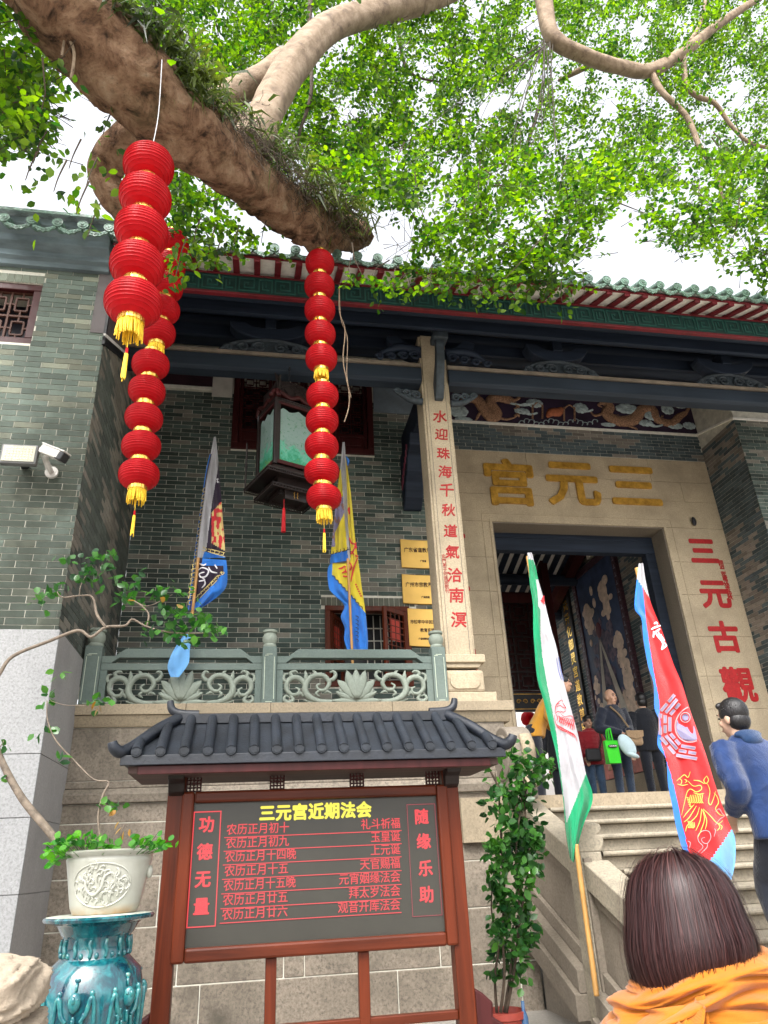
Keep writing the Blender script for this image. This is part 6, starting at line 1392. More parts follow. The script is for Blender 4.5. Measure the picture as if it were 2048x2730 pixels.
for l, r in (([(905, 760, 5.9), (905, 830, 5.9), (920, 880, 5.88), (915, 960, 5.9), (930, 1040, 5.88), (930, 1085, 5.9), (918, 1125, 5.9)], .006), ([(905, 760, 5.9), (909, 850, 5.88), (926, 900, 5.9), (925, 1000, 5.86), (936, 1060, 5.88)], .004), ([(165, 150, 3.6), (175, 95, 3.6), (195, 60, 3.6)], .01), ([(190, 210, 3.62), (196, 130, 3.6), (150, 60, 3.55), (90, 20, 3.5)], .012), ([(300, 5, 3.5), (360, 60, 3.6), (420, 130, 3.7), (470, 190, 3.8)], .03)):
    c = cr(PY(l), 6); m = MB(); m.tube(c, r, 6); m.build('aerial_root', PBARK, tree)

# ---- leaves
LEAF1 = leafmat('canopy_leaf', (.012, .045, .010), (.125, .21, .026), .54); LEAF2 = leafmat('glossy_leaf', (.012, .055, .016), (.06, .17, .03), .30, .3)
LEAF3 = leafmat('fern_blade', (.035, .045, .012), (.12, .16, .04), .3); DRY = leafmat('dry_leaf', (.25, .12, .03), (.35, .22, .08), .3)
LV = np.array([[0, 0, 0], [-.30, .30, .05], [.30, .30, .05], [-.27, .66, .045], [.27, .66, .045], [0, 1.0, -.03], [0, .32, -.02], [0, .66, -.02]])
LF = [(0, 6, 1), (0, 2, 6), (1, 6, 7, 3), (6, 2, 4, 7), (3, 7, 5), (7, 4, 5)]
def leaf_frames(n, droop=.5, rng=NR):
    d = rng.normal(size=(n, 3)); d[:, 2] -= droop; d /= np.linalg.norm(d, axis=1)[:, None]
    u = rng.normal(size=(n, 3))*.8+np.array([0, -.1, .9]); u -= d*(d*u).sum(1)[:, None]; u /= np.linalg.norm(u, axis=1)[:, None]
    return d, np.cross(d, u), u
def leaf_mesh(pos, size, width=.92, droop=.5, rng=NR):
    n = len(pos); d, s_, u = leaf_frames(n, droop, rng)
    V = pos[:, None, :] + size[:, None, None]*(LV[None, :, 0:1]*width*s_[:, None, :] + LV[None, :, 1:2]*d[:, None, :] + LV[None, :, 2:3]*u[:, None, :])
    return V
def put_leaves(name, V, mat, parent, kind='stuff'):
    n = len(V); v = V.reshape(-1, 3); f = [tuple(k+8*i for k in t) for i in range(n) for t in LF]
    me = bpy.data.meshes.new(name); me.from_pydata(v.tolist(), [], f); me.materials.append(mat); me.polygons.foreach_set('use_smooth', [True]*len(me.polygons)); me.update()
    o = bpy.data.objects.new(name, me); COL.objects.link(o); par(o, parent)
    if kind: o['kind'] = kind
    return o
def P_np(px, py, Y):
    a, b = (px-1024)/FPX, (py-1365)/FPX; d = a[:, None]*AX[0]+b[:, None]*AX[1]+AX[2]; t = Y/d[:, 1]
    q = d*t[:, None]; q[:, 2] += EYE; return q
low = [(-200, 300), (0, 420), (60, 480), (150, 330), (215, 300), (330, 330), (450, 640), (560, 730), (640, 690), (720, 660), (880, 700), (960, 770), (1100, 790), (1200, 790), (1300, 800), (1420, 815), (1530, 800), (1570, 700), (1590, 620), (1640, 590), (1700, 585), (1770, 640), (1850, 690), (1950, 720), (2060, 770), (2300, 800)]
def dens(x, y):
    yl = np.interp(x, [p[0] for p in low], [p[1] for p in low]); d = np.clip((yl-y)/40+.2, 0, 1)
    gap = np.maximum(0, 1-((x-1140)/70)**2-((y-170)/80)**2)+np.maximum(0, 1-((x-1660)/90)**2-((y-690)/90)**2)*1.5+np.maximum(0, 1-((x-1050)/60)**2-((y-120)/50)**2)*.6+np.maximum(0, 1-((x-2010)/70)**2-((y-60)/90)**2)*.6
    tl = np.clip(((x-215)+(y-250)*.7)/80, 0, 1)                 # open sky left of the thick limb
    left = np.clip((150-x)/60, 0, 1)*np.clip((430-y)/60, 0, 1)
    d = d*np.where((x < 420) & (y > 150), np.maximum(left, np.where(x > 330, .8, 0)), 1.0)
    sp = np.where((x > 1560) & (y > 560), .55, np.where(y > 620, .42, np.where(y > 520, .65, 1.0)))
    return d*np.clip(1-gap, 0, 1)*sp
NC = 20500
cx = NR.uniform(-200, 2260, NC); cy = NR.uniform(-330, 840, NC)
nzv = np.array([vnoise(a/70., b/70., 31)*.6+vnoise(a/26., b/26., 33)*.4 for a, b in zip(cx, cy)])
keep = (NR.random(NC) < dens(cx, cy)*np.clip((nzv-.27)*3.0, 0.04, 1)); cx, cy = cx[keep], cy[keep]
Yc_ = np.where(cy > 560, NR.uniform(5.2, 6.0, len(cx)), NR.uniform(5.0, 8.0, len(cx)))
Yc_ = np.where((cy < 400) & (cx > 1330), NR.uniform(6.6, 9.2, len(cx)), Yc_); Yc_ = np.where((cy < 420) & (cx > 480) & (cx <= 1330), NR.uniform(5.9, 8.5, len(cx)), Yc_)
Yc_ = np.where(cx < 200, NR.uniform(3.6, 6.0, len(cx)), Yc_)
cl = P_np(cx, cy, Yc_)
PERC = 15
# every cluster is a twig with leaves set left and right along it
nc_ = len(cl); tw = NR.normal(size=(nc_, 3))*np.array([1, 1, .45]); tw[:, 2] -= .35; tw /= np.linalg.norm(tw, axis=1)[:, None]; tl_ = NR.uniform(.28, .55, nc_)
sdv = np.cross(tw, np.array([0, 0, 1.0])+NR.normal(size=(nc_, 3))*.35); sdv /= np.linalg.norm(sdv, axis=1)[:, None]; nrm_ = np.cross(sdv, tw)
kk = np.tile(np.arange(PERC), nc_); rep = lambda a_: np.repeat(a_, PERC, 0)
u_ = (kk+.5)/PERC-.5; sg = np.where(kk % 2, 1.0, -1.0); nL = nc_*PERC
pos = rep(cl)+rep(tw)*(u_*rep(tl_))[:, None]+NR.normal(size=(nL, 3))*.018
siz = NR.uniform(.050, .084, nL)
dl_ = rep(tw)*NR.uniform(.15, .9, nL)[:, None]+rep(sdv)*(sg*NR.uniform(.5, 1.0, nL))[:, None]+NR.normal(size=(nL, 3))*.28; dl_ /= np.linalg.norm(dl_, axis=1)[:, None]
nl_ = rep(nrm_)+NR.normal(size=(nL, 3))*.42; nl_ -= dl_*(dl_*nl_).sum(1)[:, None]; nl_ /= np.linalg.norm(nl_, axis=1)[:, None]; sl_ = np.cross(dl_, nl_)
VL = pos[:, None, :]+siz[:, None, None]*(LV[None, :, 0:1]*.98*sl_[:, None, :]+LV[None, :, 1:2]*dl_[:, None, :]+LV[None, :, 2:3]*nl_[:, None, :])
pr = (pos-np.array([0, 0, EYE])) @ AX[2]; ux_ = 1024+FPX*((pos-np.array([0, 0, EYE])) @ AX[0])/pr; uy_ = 1365+FPX*((pos-np.array([0, 0, EYE])) @ AX[1])/pr
# keep the face of the lantern strings and the roof clear of stray leaves
bad = (uy_ > 830) | ((pos[:, 1] < 5.95) & (ux_ > 795) & (ux_ < 912) & (uy_ > 655)) | ((pos[:, 1] < 5.6) & (ux_ > 300) & (ux_ < 455) & (uy_ > 400)) | ((pos[:, 1] > 6.02) & (pos[:, 2] < 7.9+.43*(pos[:, 1]-6.1)+.1))
lp = np.array([(100, -60), (185, 30), (330, 190), (470, 325), (600, 435), (720, 525), (810, 590), (1000, 640)], float); dm = np.full(len(ux_), 1e9)
for a_, b_2 in zip(lp[:-1], lp[1:]):
    q_ = np.stack([ux_, uy_], 1)-a_; e_ = b_2-a_; t_2 = np.clip((q_ @ e_)/(e_ @ e_), 0, 1); dm = np.minimum(dm, np.linalg.norm(q_-t_2[:, None]*e_, axis=1))
bad |= (dm < 105) & (pos[:, 1] < 6.3)
VL = VL[~bad]; pos = pos[~bad]; pr = pr[~bad]
# sprays that hang in front of the eave, leaf by leaf
sprays = [(480, 700, 4.6, 34, .07), (470, 745, 4.55, 16, .06), (575, 700, 4.9, 26, .08), (560, 665, 4.9, 22, .07), (520, 640, 4.8, 22, .08), (625, 660, 5.0, 16, .07), (240, 620, 3.9, 3, .03), (210, 560, 3.8, 9, .10), (150, 500, 3.8, 10, .14), (95, 420, 3.8, 14, .15), (190, 440, 3.9, 12, .14), (235, 490, 3.9, 8, .1), (280, 350, 4.1, 12, .1), (75, 470, 3.8, 8, .1), (700, 640, 5.4, 14, .08), (1200, 790, 5.6, 20, .10), (1050, 770, 5.5, 20, .09), (1500, 800, 5.6, 18, .09), (1380, 800, 5.6, 16, .09), (930, 740, 5.6, 16, .08), (1560, 780, 5.6, 10, .06), (1250, 770, 5.6, 18, .1), (1150, 760, 5.5, 16, .1)]
lm = []
for i in range(6):
    me = bpy.data.meshes.new('leaf'); q = LV.copy(); q[:, 0] *= .85+.06*i; me.from_pydata(q.tolist(), [], LF); me.materials.append(LEAF1); me.polygons.foreach_set('use_smooth', [True]*6); lm.append(me)
nleaf = 0
for (x, y, Y, n, s) in sprays:
    c = P(x, y, Y=Y); m = MB(); m.tube(cr([c+Vector((.03, 0, .28)), c+Vector((.0, 0, .1)), c+Vector((-.01, 0, -.04))], 4), lerpl([.007, .003], 9), 5); m.build('twig', TWIG, tree)
    d, s_, u = leaf_frames(n, 1.0)
    for k in range(n):
        if nleaf >= 300: break
        o = bpy.data.objects.new('leaf', lm[(nleaf*5) % 6]); COL.objects.link(o); sc_ = NR.uniform(.06, .09)
        M = Matrix.Identity(4); p = np.array(c)+NR.normal(size=3)*np.array([s, s*.8, s*1.1])
        for r_ in range(3): M[r_][0] = s_[k][r_]*sc_; M[r_][1] = d[k][r_]*sc_; M[r_][2] = u[k][r_]*sc_; M[r_][3] = p[r_]
        o.matrix_world = M; o.parent = tree; nleaf += 1
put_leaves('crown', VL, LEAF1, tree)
# unseen canopy carried on above and behind the viewer, added partly for its shade
n2 = 900; c2 = np.stack([NR.uniform(-6, 6.5, n2), NR.uniform(-7, 4.0, n2), NR.uniform(6.6, 10.5, n2)], 1)
pc2 = (c2-np.array([0, 0, EYE])) @ AX[2]; vy = np.where(pc2 > .2, 1365+FPX*((c2-np.array([0, 0, EYE])) @ AX[1])/np.maximum(pc2, .2), -9999)
c2 = c2[vy < -250]
p2 = np.repeat(c2, 10, 0)+NR.normal(size=(len(c2)*10, 3))*.28
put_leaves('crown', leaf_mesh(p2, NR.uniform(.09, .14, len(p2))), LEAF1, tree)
tv, tf = [], []
for i in range(nc_):
    a0, a1 = cl[i]-tw[i]*tl_[i]*.75, cl[i]+tw[i]*tl_[i]*.5; q = proj(a1); q0 = proj(a0)
    if q is None or q0 is None or max(q[1], q0[1]) > 815 or (cl[i][1] > 5.9 and min(a0[2], a1[2]) < 8.3): continue
    if any((330 < w_[0] < 1010 and abs(w_[1]-np.interp(w_[0], [330, 600, 810, 1010], [190, 435, 590, 660])) < 150 and cl[i][1] < 6.3) or (290 < w_[0] < 470 and w_[1] > 380) for w_ in (q, q0)): continue
    b = len(tv); tv += [tuple(a0+sdv[i]*.004), tuple(a0-sdv[i]*.004), tuple(a1)]; tf.append((b, b+1, b+2)); tv += [tuple(a0+nrm_[i]*.004), tuple(a0-nrm_[i]*.004), tuple(a1)]; tf.append((b+3, b+4, b+5))
mt = MB(); mt.add(tv, tf); tag(mt.build('leaf_twig', TWIG, tree), kind='stuff')
m = MB(); idx = NR.choice(len(cl), 300, replace=False)
for i in idx:
    a = Vector(cl[i]); d = Vector((NR.normal()*.35, NR.normal()*.35, .45+NR.random()*.5)); L_ = NR.uniform(.35, 1.0)
    m.tube([a+d*L_, a+d*L_*.5+Vector((NR.normal()*.04, 0, 0)), a-d*.12], [.009, .006, .002], 4)
tag(m.build('fine_twig', TWIG, tree), kind='stuff')
# ferns and hanging roots on the upper side of the limb
m = MB(); rf = random.Random(21)
fpath = cr(PY([(300, 20, 3.6), (400, 110, 3.75), (470, 190, 3.95), (540, 270, 4.2), (620, 330, 4.5), (700, 400, 4.9), (780, 470, 5.3), (860, 540, 5.65), (950, 600, 6.0)]), 14)
for k in range(4200):
    t_ = rf.random()
    if vnoise(t_*16, .5, 77) < rf.uniform(.3, .75): continue
    i = int(t_*(len(fpath)-1)); b0 = fpath[i]+Vector((rf.gauss(0, .09), rf.gauss(-.16, .11), rf.gauss(-.07, .10))); L_ = rf.uniform(.07, .22)*(1+.5*t_); d = Vector((rf.gauss(.2, .6), rf.gauss(-.3, .5), rf.gauss(.15, .7))).normalized(); w = rf.uniform(.004, .016)
    s_ = d.cross(Vector((rf.gauss(0, 1), rf.gauss(0, 1), rf.gauss(0, 1)))).normalized()*w; tip = b0+d*L_+Vector((0, 0, -L_*rf.uniform(.2, .9))); mid = b0+d*L_*.55
    m.add([b0-s_*.6, b0+s_*.6, mid-s_, mid+s_, tip], [(0, 1, 3, 2), (2, 3, 4)])
tag(m.build('fern', LEAF3, tree), kind='stuff')
m = MB()
for k in range(900):
    t_ = rf.uniform(.45, 1); i = int(t_*(len(fpath)-1)); b0 = fpath[i]+Vector((rf.gauss(0, .10), rf.gauss(-.14, .10), rf.gauss(-.10, .12))); pts = [b0]; d = Vector((rf.gauss(0, .4), rf.gauss(0, .3), -1))
    for j in range(4): pts.append(pts[-1]+d*rf.uniform(.02, .07)+Vector((rf.gauss(0, .02), rf.gauss(0, .02), 0)))
    m.tube(pts, .0028, 4, cap=False)
tag(m.build('root_fibre', TWIG, tree), kind='stuff')
for (x, y, Y) in ((455, 700, 5.0),): pass

# ================================================================ shrub in the cream pot
shrub = thing('potted_shrub', 'sparse crooked shrub growing from the cream pot with leaves at branch tips', 'plant', loc=(0, 0, 0))
YQ = 4.25
def PQ(l, Y=YQ): return [P(x, y, Y=Y) for x, y in l]
STEM = plain('grey_brown_stem', (.15, .118, .09), .8, .4, 25, .5, 60)
limb('stem', PQ([(165, 2262), (130, 2215), (60, 2130), (10, 2040), (-20, 1960), (-40, 1880), (-20, 1830), (0, 1795), (35, 1749), (129, 1710), (208, 1681), (243, 1698), (282, 1672), (333, 1668), (353, 1651), (384, 1667), (423, 1680), (475, 1688), (545, 1688)]), [.020, .020, .019, .017, .016, .014, .013, .011, .010, .0095, .009, .0085, .008, .007, .006, .0055, .005, .004, .0025], STEM, 12, .10, 3, shrub, 5)
for l, r in (([(282, 1672), (259, 1639), (247, 1592), (212, 1588), (165, 1592), (149, 1569)], [.009, .008, .006, .005, .004, .003]), ([(212, 1588), (216, 1560), (235, 1525)], [.004, .003, .002]), ([(392, 1668), (396, 1635), (368, 1608), (345, 1598)], [.006, .005, .004, .003]), ([(368, 1608), (400, 1615), (460, 1585)], [.003, .003, .002]), ([(270, 2250), (262, 2180), (275, 2120), (290, 2085), (250, 2078), (200, 2030), (150, 1975), (127, 1920), (126, 1868)], [.007, .006, .006, .006, .005, .005, .004, .003, .003]), ([(135, 1868), (175, 1880), (235, 1881)], [.002, .002, .002]), ([(322, 2255), (323, 2225), (330, 2200)], [.004, .003, .003]), ([(-10, 2000), (5, 1985), (10, 1975)], [.004, .003, .002])):
    limb('stem', PQ(l), r, STEM, 8, .1, 5, shrub, 4)
tips = [(225, 1505, 26, .06), (285, 1490, 22, .055), (250, 1545, 18, .05), (140, 1562, 14, .04), (108, 1602, 10, .035), (345, 1562, 22, .05), (392, 1580, 16, .05), (330, 1592, 12, .04), (440, 1570, 12, .05), (480, 1590, 10, .04), (440, 1648, 26, .06), (500, 1640, 30, .06), (545, 1668, 28, .06), (480, 1690, 22, .05), (570, 1685, 14, .04), (420, 1675, 14, .05), (520, 1705, 14, .05), (160, 1790, 6, .018), (120, 1855, 8, .025), (262, 1868, 10, .03), (130, 1950, 5, .025), (105, 1955, 3, .015), (160, 2030, 4, .015), (15, 1985, 4, .014), (275, 2140, 6, .02), (320, 2150, 5, .02), (12, 2080, 3, .015)]
A = []
for x, y, n, s in tips:
    c = np.array(P(x, y, Y=YQ)); A.append(c+NR.normal(size=(n, 3))*s*np.array([1, 1, .7]))
A = np.concatenate(A)
lm2 = []
for i in range(4):
    me = bpy.data.meshes.new('leaf'); q = LV.copy(); q[:, 0] *= 1.0+.08*i; me.from_pydata(q.tolist(), [], LF); me.materials.append(LEAF2); me.polygons.foreach_set('use_smooth', [True]*6); lm2.append(me)
def leaf_objects(pts, size, parent, meshes, limit, droop=.3):
    d, s_, u = leaf_frames(len(pts), droop)
    for k, p in enumerate(pts[:limit]):
        o = bpy.data.objects.new('leaf', meshes[k % len(meshes)]); COL.objects.link(o); sc_ = NR.uniform(*size); M = Matrix.Identity(4)
        for r_ in range(3): M[r_][0] = s_[k][r_]*sc_; M[r_][1] = d[k][r_]*sc_; M[r_][2] = u[k][r_]*sc_; M[r_][3] = p[r_]
        o.matrix_world = M; o.parent = parent
    if len(pts) > limit:
        put_leaves('foliage', leaf_mesh(pts[limit:], NR.uniform(*size, len(pts)-limit), 1.1, droop), meshes[0].materials[0], parent)
NR.shuffle(A)
leaf_objects(A, (.042, .062), shrub, lm2, 300)
put_leaves('dry_leaf', leaf_mesh(np.array([P(x, y, Y=YQ-.03) for x, y in ((340, 1602), (440, 1603), (470, 1612), (262, 1890), (255, 1868), (265, 1880), (300, 2175), (310, 2160), (325, 2205), (330, 2215), (318, 2190), (345, 2210))]), NR.uniform(.04, .06, 12)), DRY, shrub)
herb = thing('pot_groundcover', 'low bright green leaves spilling over the rim of the cream pot', 'plant', loc=(0, 0, 0))
B_ = []
for x, y, n, s in ((150, 2262, 26, .035), (195, 2245, 30, .035), (240, 2248, 22, .03), (290, 2250, 18, .03), (395, 2242, 26, .04), (425, 2250, 10, .03), (150, 2290, 8, .02), (360, 2250, 8, .03)):
    c = np.array(P(x, y, Y=YQ-.12)); B_.append(c+NR.normal(size=(n, 3))*s*np.array([1, 1.4, .6]))
me = bpy.data.meshes.new('leaf'); an = np.linspace(0, 6.2832, 10)[:-1]; me.from_pydata([(0, 0, -.05)]+[(math.sin(a)*(.5+.06*math.cos(5*a)), .5-math.cos(a)*.5, .03) for a in an], [], [(0, 1+i, 1+(i+1) % 9) for i in range(9)]); me.materials.append(leafmat('bright_herb_leaf', (.02, .12, .02), (.09, .27, .03), .35)); 
leaf_objects(np.concatenate(B_), (.026, .042), herb, [me], 300, .1)
m = MB()
for p in np.concatenate(B_)[::2]: m.tube([Vector(p), Vector((p[0]*.7+pc.x*.3, p[1]*.7+pc.y*.3, pc.z+ph*.9))], .0015, 4)
tag(m.build('stalk', LEAF2, herb), kind='stuff')

# ================================================================ climbing fig in the red pot
fig = thing('potted_climbing_fig', 'tall leafy potted fig climbing between notice board and stair wall', 'plant', loc=(0, 0, 0))
YG = 6.0
fb = P(1335, 2712, Y=YG)
for k, l in enumerate(([(1335, 2700), (1345, 2600), (1340, 2480), (1345, 2350), (1335, 2220), (1330, 2120), (1320, 2060)], [(1350, 2700), (1375, 2560), (1385, 2420), (1375, 2300), (1385, 2180), (1400, 2060)], [(1345, 2700), (1360, 2600), (1370, 2500), (1400, 2380), (1410, 2260), (1400, 2120), (1440, 2040)], [(1325, 2700), (1320, 2600), (1330, 2520), (1310, 2420), (1320, 2300)], [(1340, 2120), (1310, 2060), (1290, 2035)], [(1345, 2350), (1330, 2100), (1345, 2040)])):
    limb('stem', PQ(l, YG+.03*(k-2)), [.012, .010, .009, .007, .006, .004], TWIG, 8, .15, 60+k, fig, 5)
C_ = []
cs = [(1395, 2045, 40, .08), (1430, 2060, 30, .07), (1455, 2040, 26, .05), (1375, 2080, 30, .08), (1330, 2110, 16, .06), (1360, 2130, 30, .08), (1400, 2130, 36, .09), (1350, 2190, 40, .08), (1395, 2200, 44, .08), (1405, 2250, 40, .07), (1370, 2270, 40, .08), (1425, 2240, 20, .06), (1315, 2260, 24, .05), (1340, 2290, 20, .06), (1395, 2320, 44, .08), (1420, 2300, 24, .06), (1435, 2240, 10, .04), (1320, 2360, 36, .06), (1350, 2400, 34, .06), (1385, 2400, 40, .07), (1405, 2460, 16, .05), (1370, 2470, 34, .06), (1325, 2480, 30, .05), (1410, 2500, 22, .05), (1390, 2530, 20, .05), (1330, 2530, 22, .05), (1365, 2560, 18, .05), (1320, 2590, 8, .04), (1350, 2010, 14, .08), (1300, 2150, 8, .06), (1290, 2040, 8, .05)]
for x, y, n, s in cs:
    c = np.array(P(x, y, Y=YG+NR.uniform(-.2, .15))); C_.append(c+NR.normal(size=(int(n*1.7), 3))*s*np.array([.62, .7, 1]))
C_ = np.concatenate(C_); NR.shuffle(C_); leaf_objects(C_, (.055, .085), fig, lm2, 300, .35)
m = MB(); m.lathe([(.10, .30), (.13, .32), (.15, fb.z-.01), (.165, fb.z), (.165, fb.z+.04), (.15, fb.z+.042), (.14, fb.z-.0), (.02, fb.z-.02)], (fb.x+.02, YG, 0), 28); m.build('plant_pot', plain('red_plastic_pot', (.30, .05, .035), .45, .2, 8), fig, smooth=True, autos=40)
spr = thing('sprig_bottle', 'small green sprig standing in a slim bottle by the stair wall', 'plant', loc=(0, 0, 0))
c = P(1393, 2668, Y=5.9); m = MB(); m.lathe([(.02, -.45), (.028, -.44), (.028, -.1), (.012, -.05), (.012, 0)], c, 14); m.build('bottle', plain('blue_bottle', (.05, .11, .22), .2), spr, smooth=True)
m = MB(); m.tube([c+Vector((0, 0, -.05)), c+Vector((.005, 0, .10))], .005, 6); m.build('stalk', plain('white_stalk', (.6, .6, .5), .6), spr)
leaf_objects(np.array(c)+np.array([0, 0, .13])+NR.normal(size=(16, 3))*.03, (.06, .08), spr, lm2, 60, .0)
# ================================================================ things inside the hall
mur = thing('wall_mural', 'tall dark blue framed mural with pale clouds on the inner brick wall', 'painting')
MY0, MY1, MZ0, MZ1 = 12.72, 14.52, 3.35, 7.10
wx = lambda y, z, o=0: Vector((XW-.05-o, y, z))
MB().box(XW-.05, XW-.004, MY0, MY1, MZ0, MZ1).build('panel', plain('midnight_blue_ground', (.03, .05, .11), .6, .5, 3), mur)
m = MB(); t = .14
for a, b, c_, d in ((MY0-t, MY0, MZ0-t, MZ1+t), (MY1, MY1+t, MZ0-t, MZ1+t), (MY0, MY1, MZ1, MZ1+t), (MY0, MY1, MZ0-t, MZ0)): m.box(XW-.08, XW-.004, a, b, c_, d)
m.build('frame', plain('dark_red_fret_frame', (.05, .02, .03), .6, .7, 24), mur)
m = MB()
for k in range(22):
    z = MZ0+.1+k*(MZ1-MZ0)/22
    for y in (MY0-t*.5, MY1+t*.5): m.box(XW-.086, XW-.08, y-.035, y+.035, z, z+.02); m.box(XW-.086, XW-.08, y-.008, y+.008, z, z+.09)
tag(m.build('fret_inlay', plain('grey_inlay', (.16, .15, .18), .6), mur), kind='stuff')
MC = plain('cream_mural_paint', (.60, .47, .38), .7, .3, 8); ME = plain('mixed_mural_paint', (.10, .075, .10), .7, .9, 9, dark=(.02, .03, .06)); MW = plain('pale_ribbon_paint', (.45, .42, .37), .7, .2, 6)
rr = random.Random(17)
def mcloud(y, z, s, n=9):
    m = MB()
    m.ell(wx(y, z, .003), (.012, .17*s, .2*s), 12, 6)
    for k in range(n): m.ell(wx(y+rr.gauss(0, .11)*s, z+rr.gauss(0, .17)*s, .004), (.012, rr.uniform(.06, .12)*s, rr.uniform(.06, .11)*s), 12, 6)
    m.build('painted_cloud', MC, mur, smooth=True)
for y, z, s in ((14.2, 6.25, 1.1), (14.15, 5.95, 1.0), (13.35, 6.45, 1.2), (13.3, 6.1, .9), (13.05, 5.3, 1.0), (13.1, 4.95, .9), (13.0, 4.5, 1.1), (12.95, 4.2, 1.0), (14.3, 4.7, .8), (13.3, 4.0, 1.3), (13.7, 3.8, 1.2), (14.1, 3.9, 1.1), (12.95, 3.8, 1.1)): mcloud(y, z, s)
m = MB()
for k in range(60): m.ell(wx(13.75+rr.gauss(0, .25), 5.0+rr.gauss(0, .45), .003), (.012, rr.uniform(.05, .14), rr.uniform(.08, .2)), 10, 6)
m.build('painted_figure', ME, mur, smooth=True)
m = MB(); m.ell(wx(13.8, 5.75, .012), (.012, .13, .17), 14, 8); m.build('painted_figure', plain('dark_red_mural_paint', (.10, .02, .03), .7), mur, smooth=True)
for y1 in (14.15, 13.2):
    m = MB(); v = [wx(13.78, 5.55, .02), wx(13.83, 5.55, .02), wx(y1+.13, 3.75, .02), wx(y1-.13, 3.75, .02)]; m.add(v, [(0, 1, 2, 3)]); m.build('painted_ribbon', MW, mur)
MB().box(XW-.06, XW-.004, MY0-.1, MY1+.1, 2.85, MZ0-t-.01).build('lower_panel', plain('red_glow_panel', (.35, .09, .06), .5, .4, 10), mur)  # red glow reflected at the wall's foot, put into the panel colour
cpl = thing('couplet_board', 'long black couplet board with gold characters beside the mural', 'couplet board')
MB().box(XW-.06, XW-.004, 15.0, 15.42, 3.0, 7.35).build('board', BLACK, cpl)
for i, ch in enumerate('三元开化御灵宫道教首辟三千'[:13]): text('gold_character', ch, .27, GOLDF, cpl, (XW-.065, 15.21, 7.05-.31*i), ux=(0, -1, 0), extrude=.003, bold=.006)
nb = thing('information_board', 'pale information board with rows of small print on the inner wall by the door', 'notice')
MB().box(XW-.04, XW-.004, 11.55, 12.2, 3.1, 5.35).build('panel', plain('pale_pink_panel', (.48, .40, .42), .5, .06), nb)
MB().box(XW-.043, XW-.0395, 11.70, 12.06, 5.19, 5.24).build('heading_line', MATS['dark_plaque_ink'], nb)
for k in range(34):
    w = .26 if k % 6 else .18; o = MB().box(XW-.043, XW-.0395, 11.88-w, 11.88+w, 5.10-k*.056, 5.115-k*.056).build('text_line', plain('grey_print', (.2, .16, .18), .7) if k == 0 else MATS['grey_print'], nb)
el = thing('emergency_lamp', 'small white lamp high on the inner brick wall', 'lamp'); q = P(1572, 1477, X=XW-.05)
MB().box(XW-.10, XW-.002, q.y-.09, q.y+.09, q.z-.10, q.z+.10).build('lamp_case', plain('ivory_plastic', (.6, .55, .45), .5), el, bevel=.02)
scn = thing('lattice_screen', 'dark lattice screen with a gilded board under it at the back of the hall', 'screen')
m = MB(); lattice(m, 4.2, 6.25, 4.62, 6.5, 14.3, 14.34, 5, 5, .03); m.build('lattice', BLACKWOOD, scn); MB().box(4.1, 6.4, 15.0, 15.04, 4.5, 7.0).build('added_dark_panel', MAROON, scn)  # dark panel added to stand in for the unlit depth behind the lattice
MB().box(4.1, 6.4, 14.26, 14.38, 4.18, 4.56).build('gilded_board', BLACK, scn)
m = MB()
for k in range(14): scroll(m, (4.3+k*.15, 14.25, 4.37), .05, 1 if k % 2 else -1, 1.3, .012)
for dz in (-.15, .15): m.box(4.15, 6.35, 14.245, 14.26, 4.37+dz-.008, 4.37+dz+.008)
m.build('gilt_scroll', GOLD, scn)
for x in (4.15, 6.32): MB().box(x-.08, x+.08, 14.22, 14.42, FLOOR, 7.6).build('screen_post', MAROON, scn)
MB().box(4.1, 6.4, 14.3, 14.36, 6.5, 6.7).build('screen_rail', MAROON, scn)
bw = thing('court_wall', 'white courtyard wall seen through the open doorway', 'wall'); MB().box(3, 11, 19.0, 19.3, FLOOR, 6.2).build('plaster', plain('white_court_plaster', (.80, .78, .76), .9, .05), bw)
MB().box(3, 11, 18.6, 19.0, 6.2, 6.35).build('coping', TILEG, bw)
for k in range(12):
    i, j = k % 4, k//4; lt = thing('court_lantern', '%s red lantern from the left in the %s row of the bright inner court' % (('first', 'second', 'third', 'fourth')[i], ('lowest', 'middle', 'top')[j]), 'lantern', 'lanterns in the inner court'); c = Vector((5.55+.55*i, 17.2, 3.3+.62*j))
    MB().lathe([(.07, -.17), (.15, -.12), (.19, 0), (.15, .12), (.07, .17)], c, 16).build('shade', SILK, lt, smooth=True); MB().lathe([(.07, .17), (.07, .21)], c, 12).build('collar', GOLDF, lt)
MB().box(1.5, 12, 15.4, 24, FLOOR-.2, FLOOR-.01).build('court_floor', G_WARM, hall)

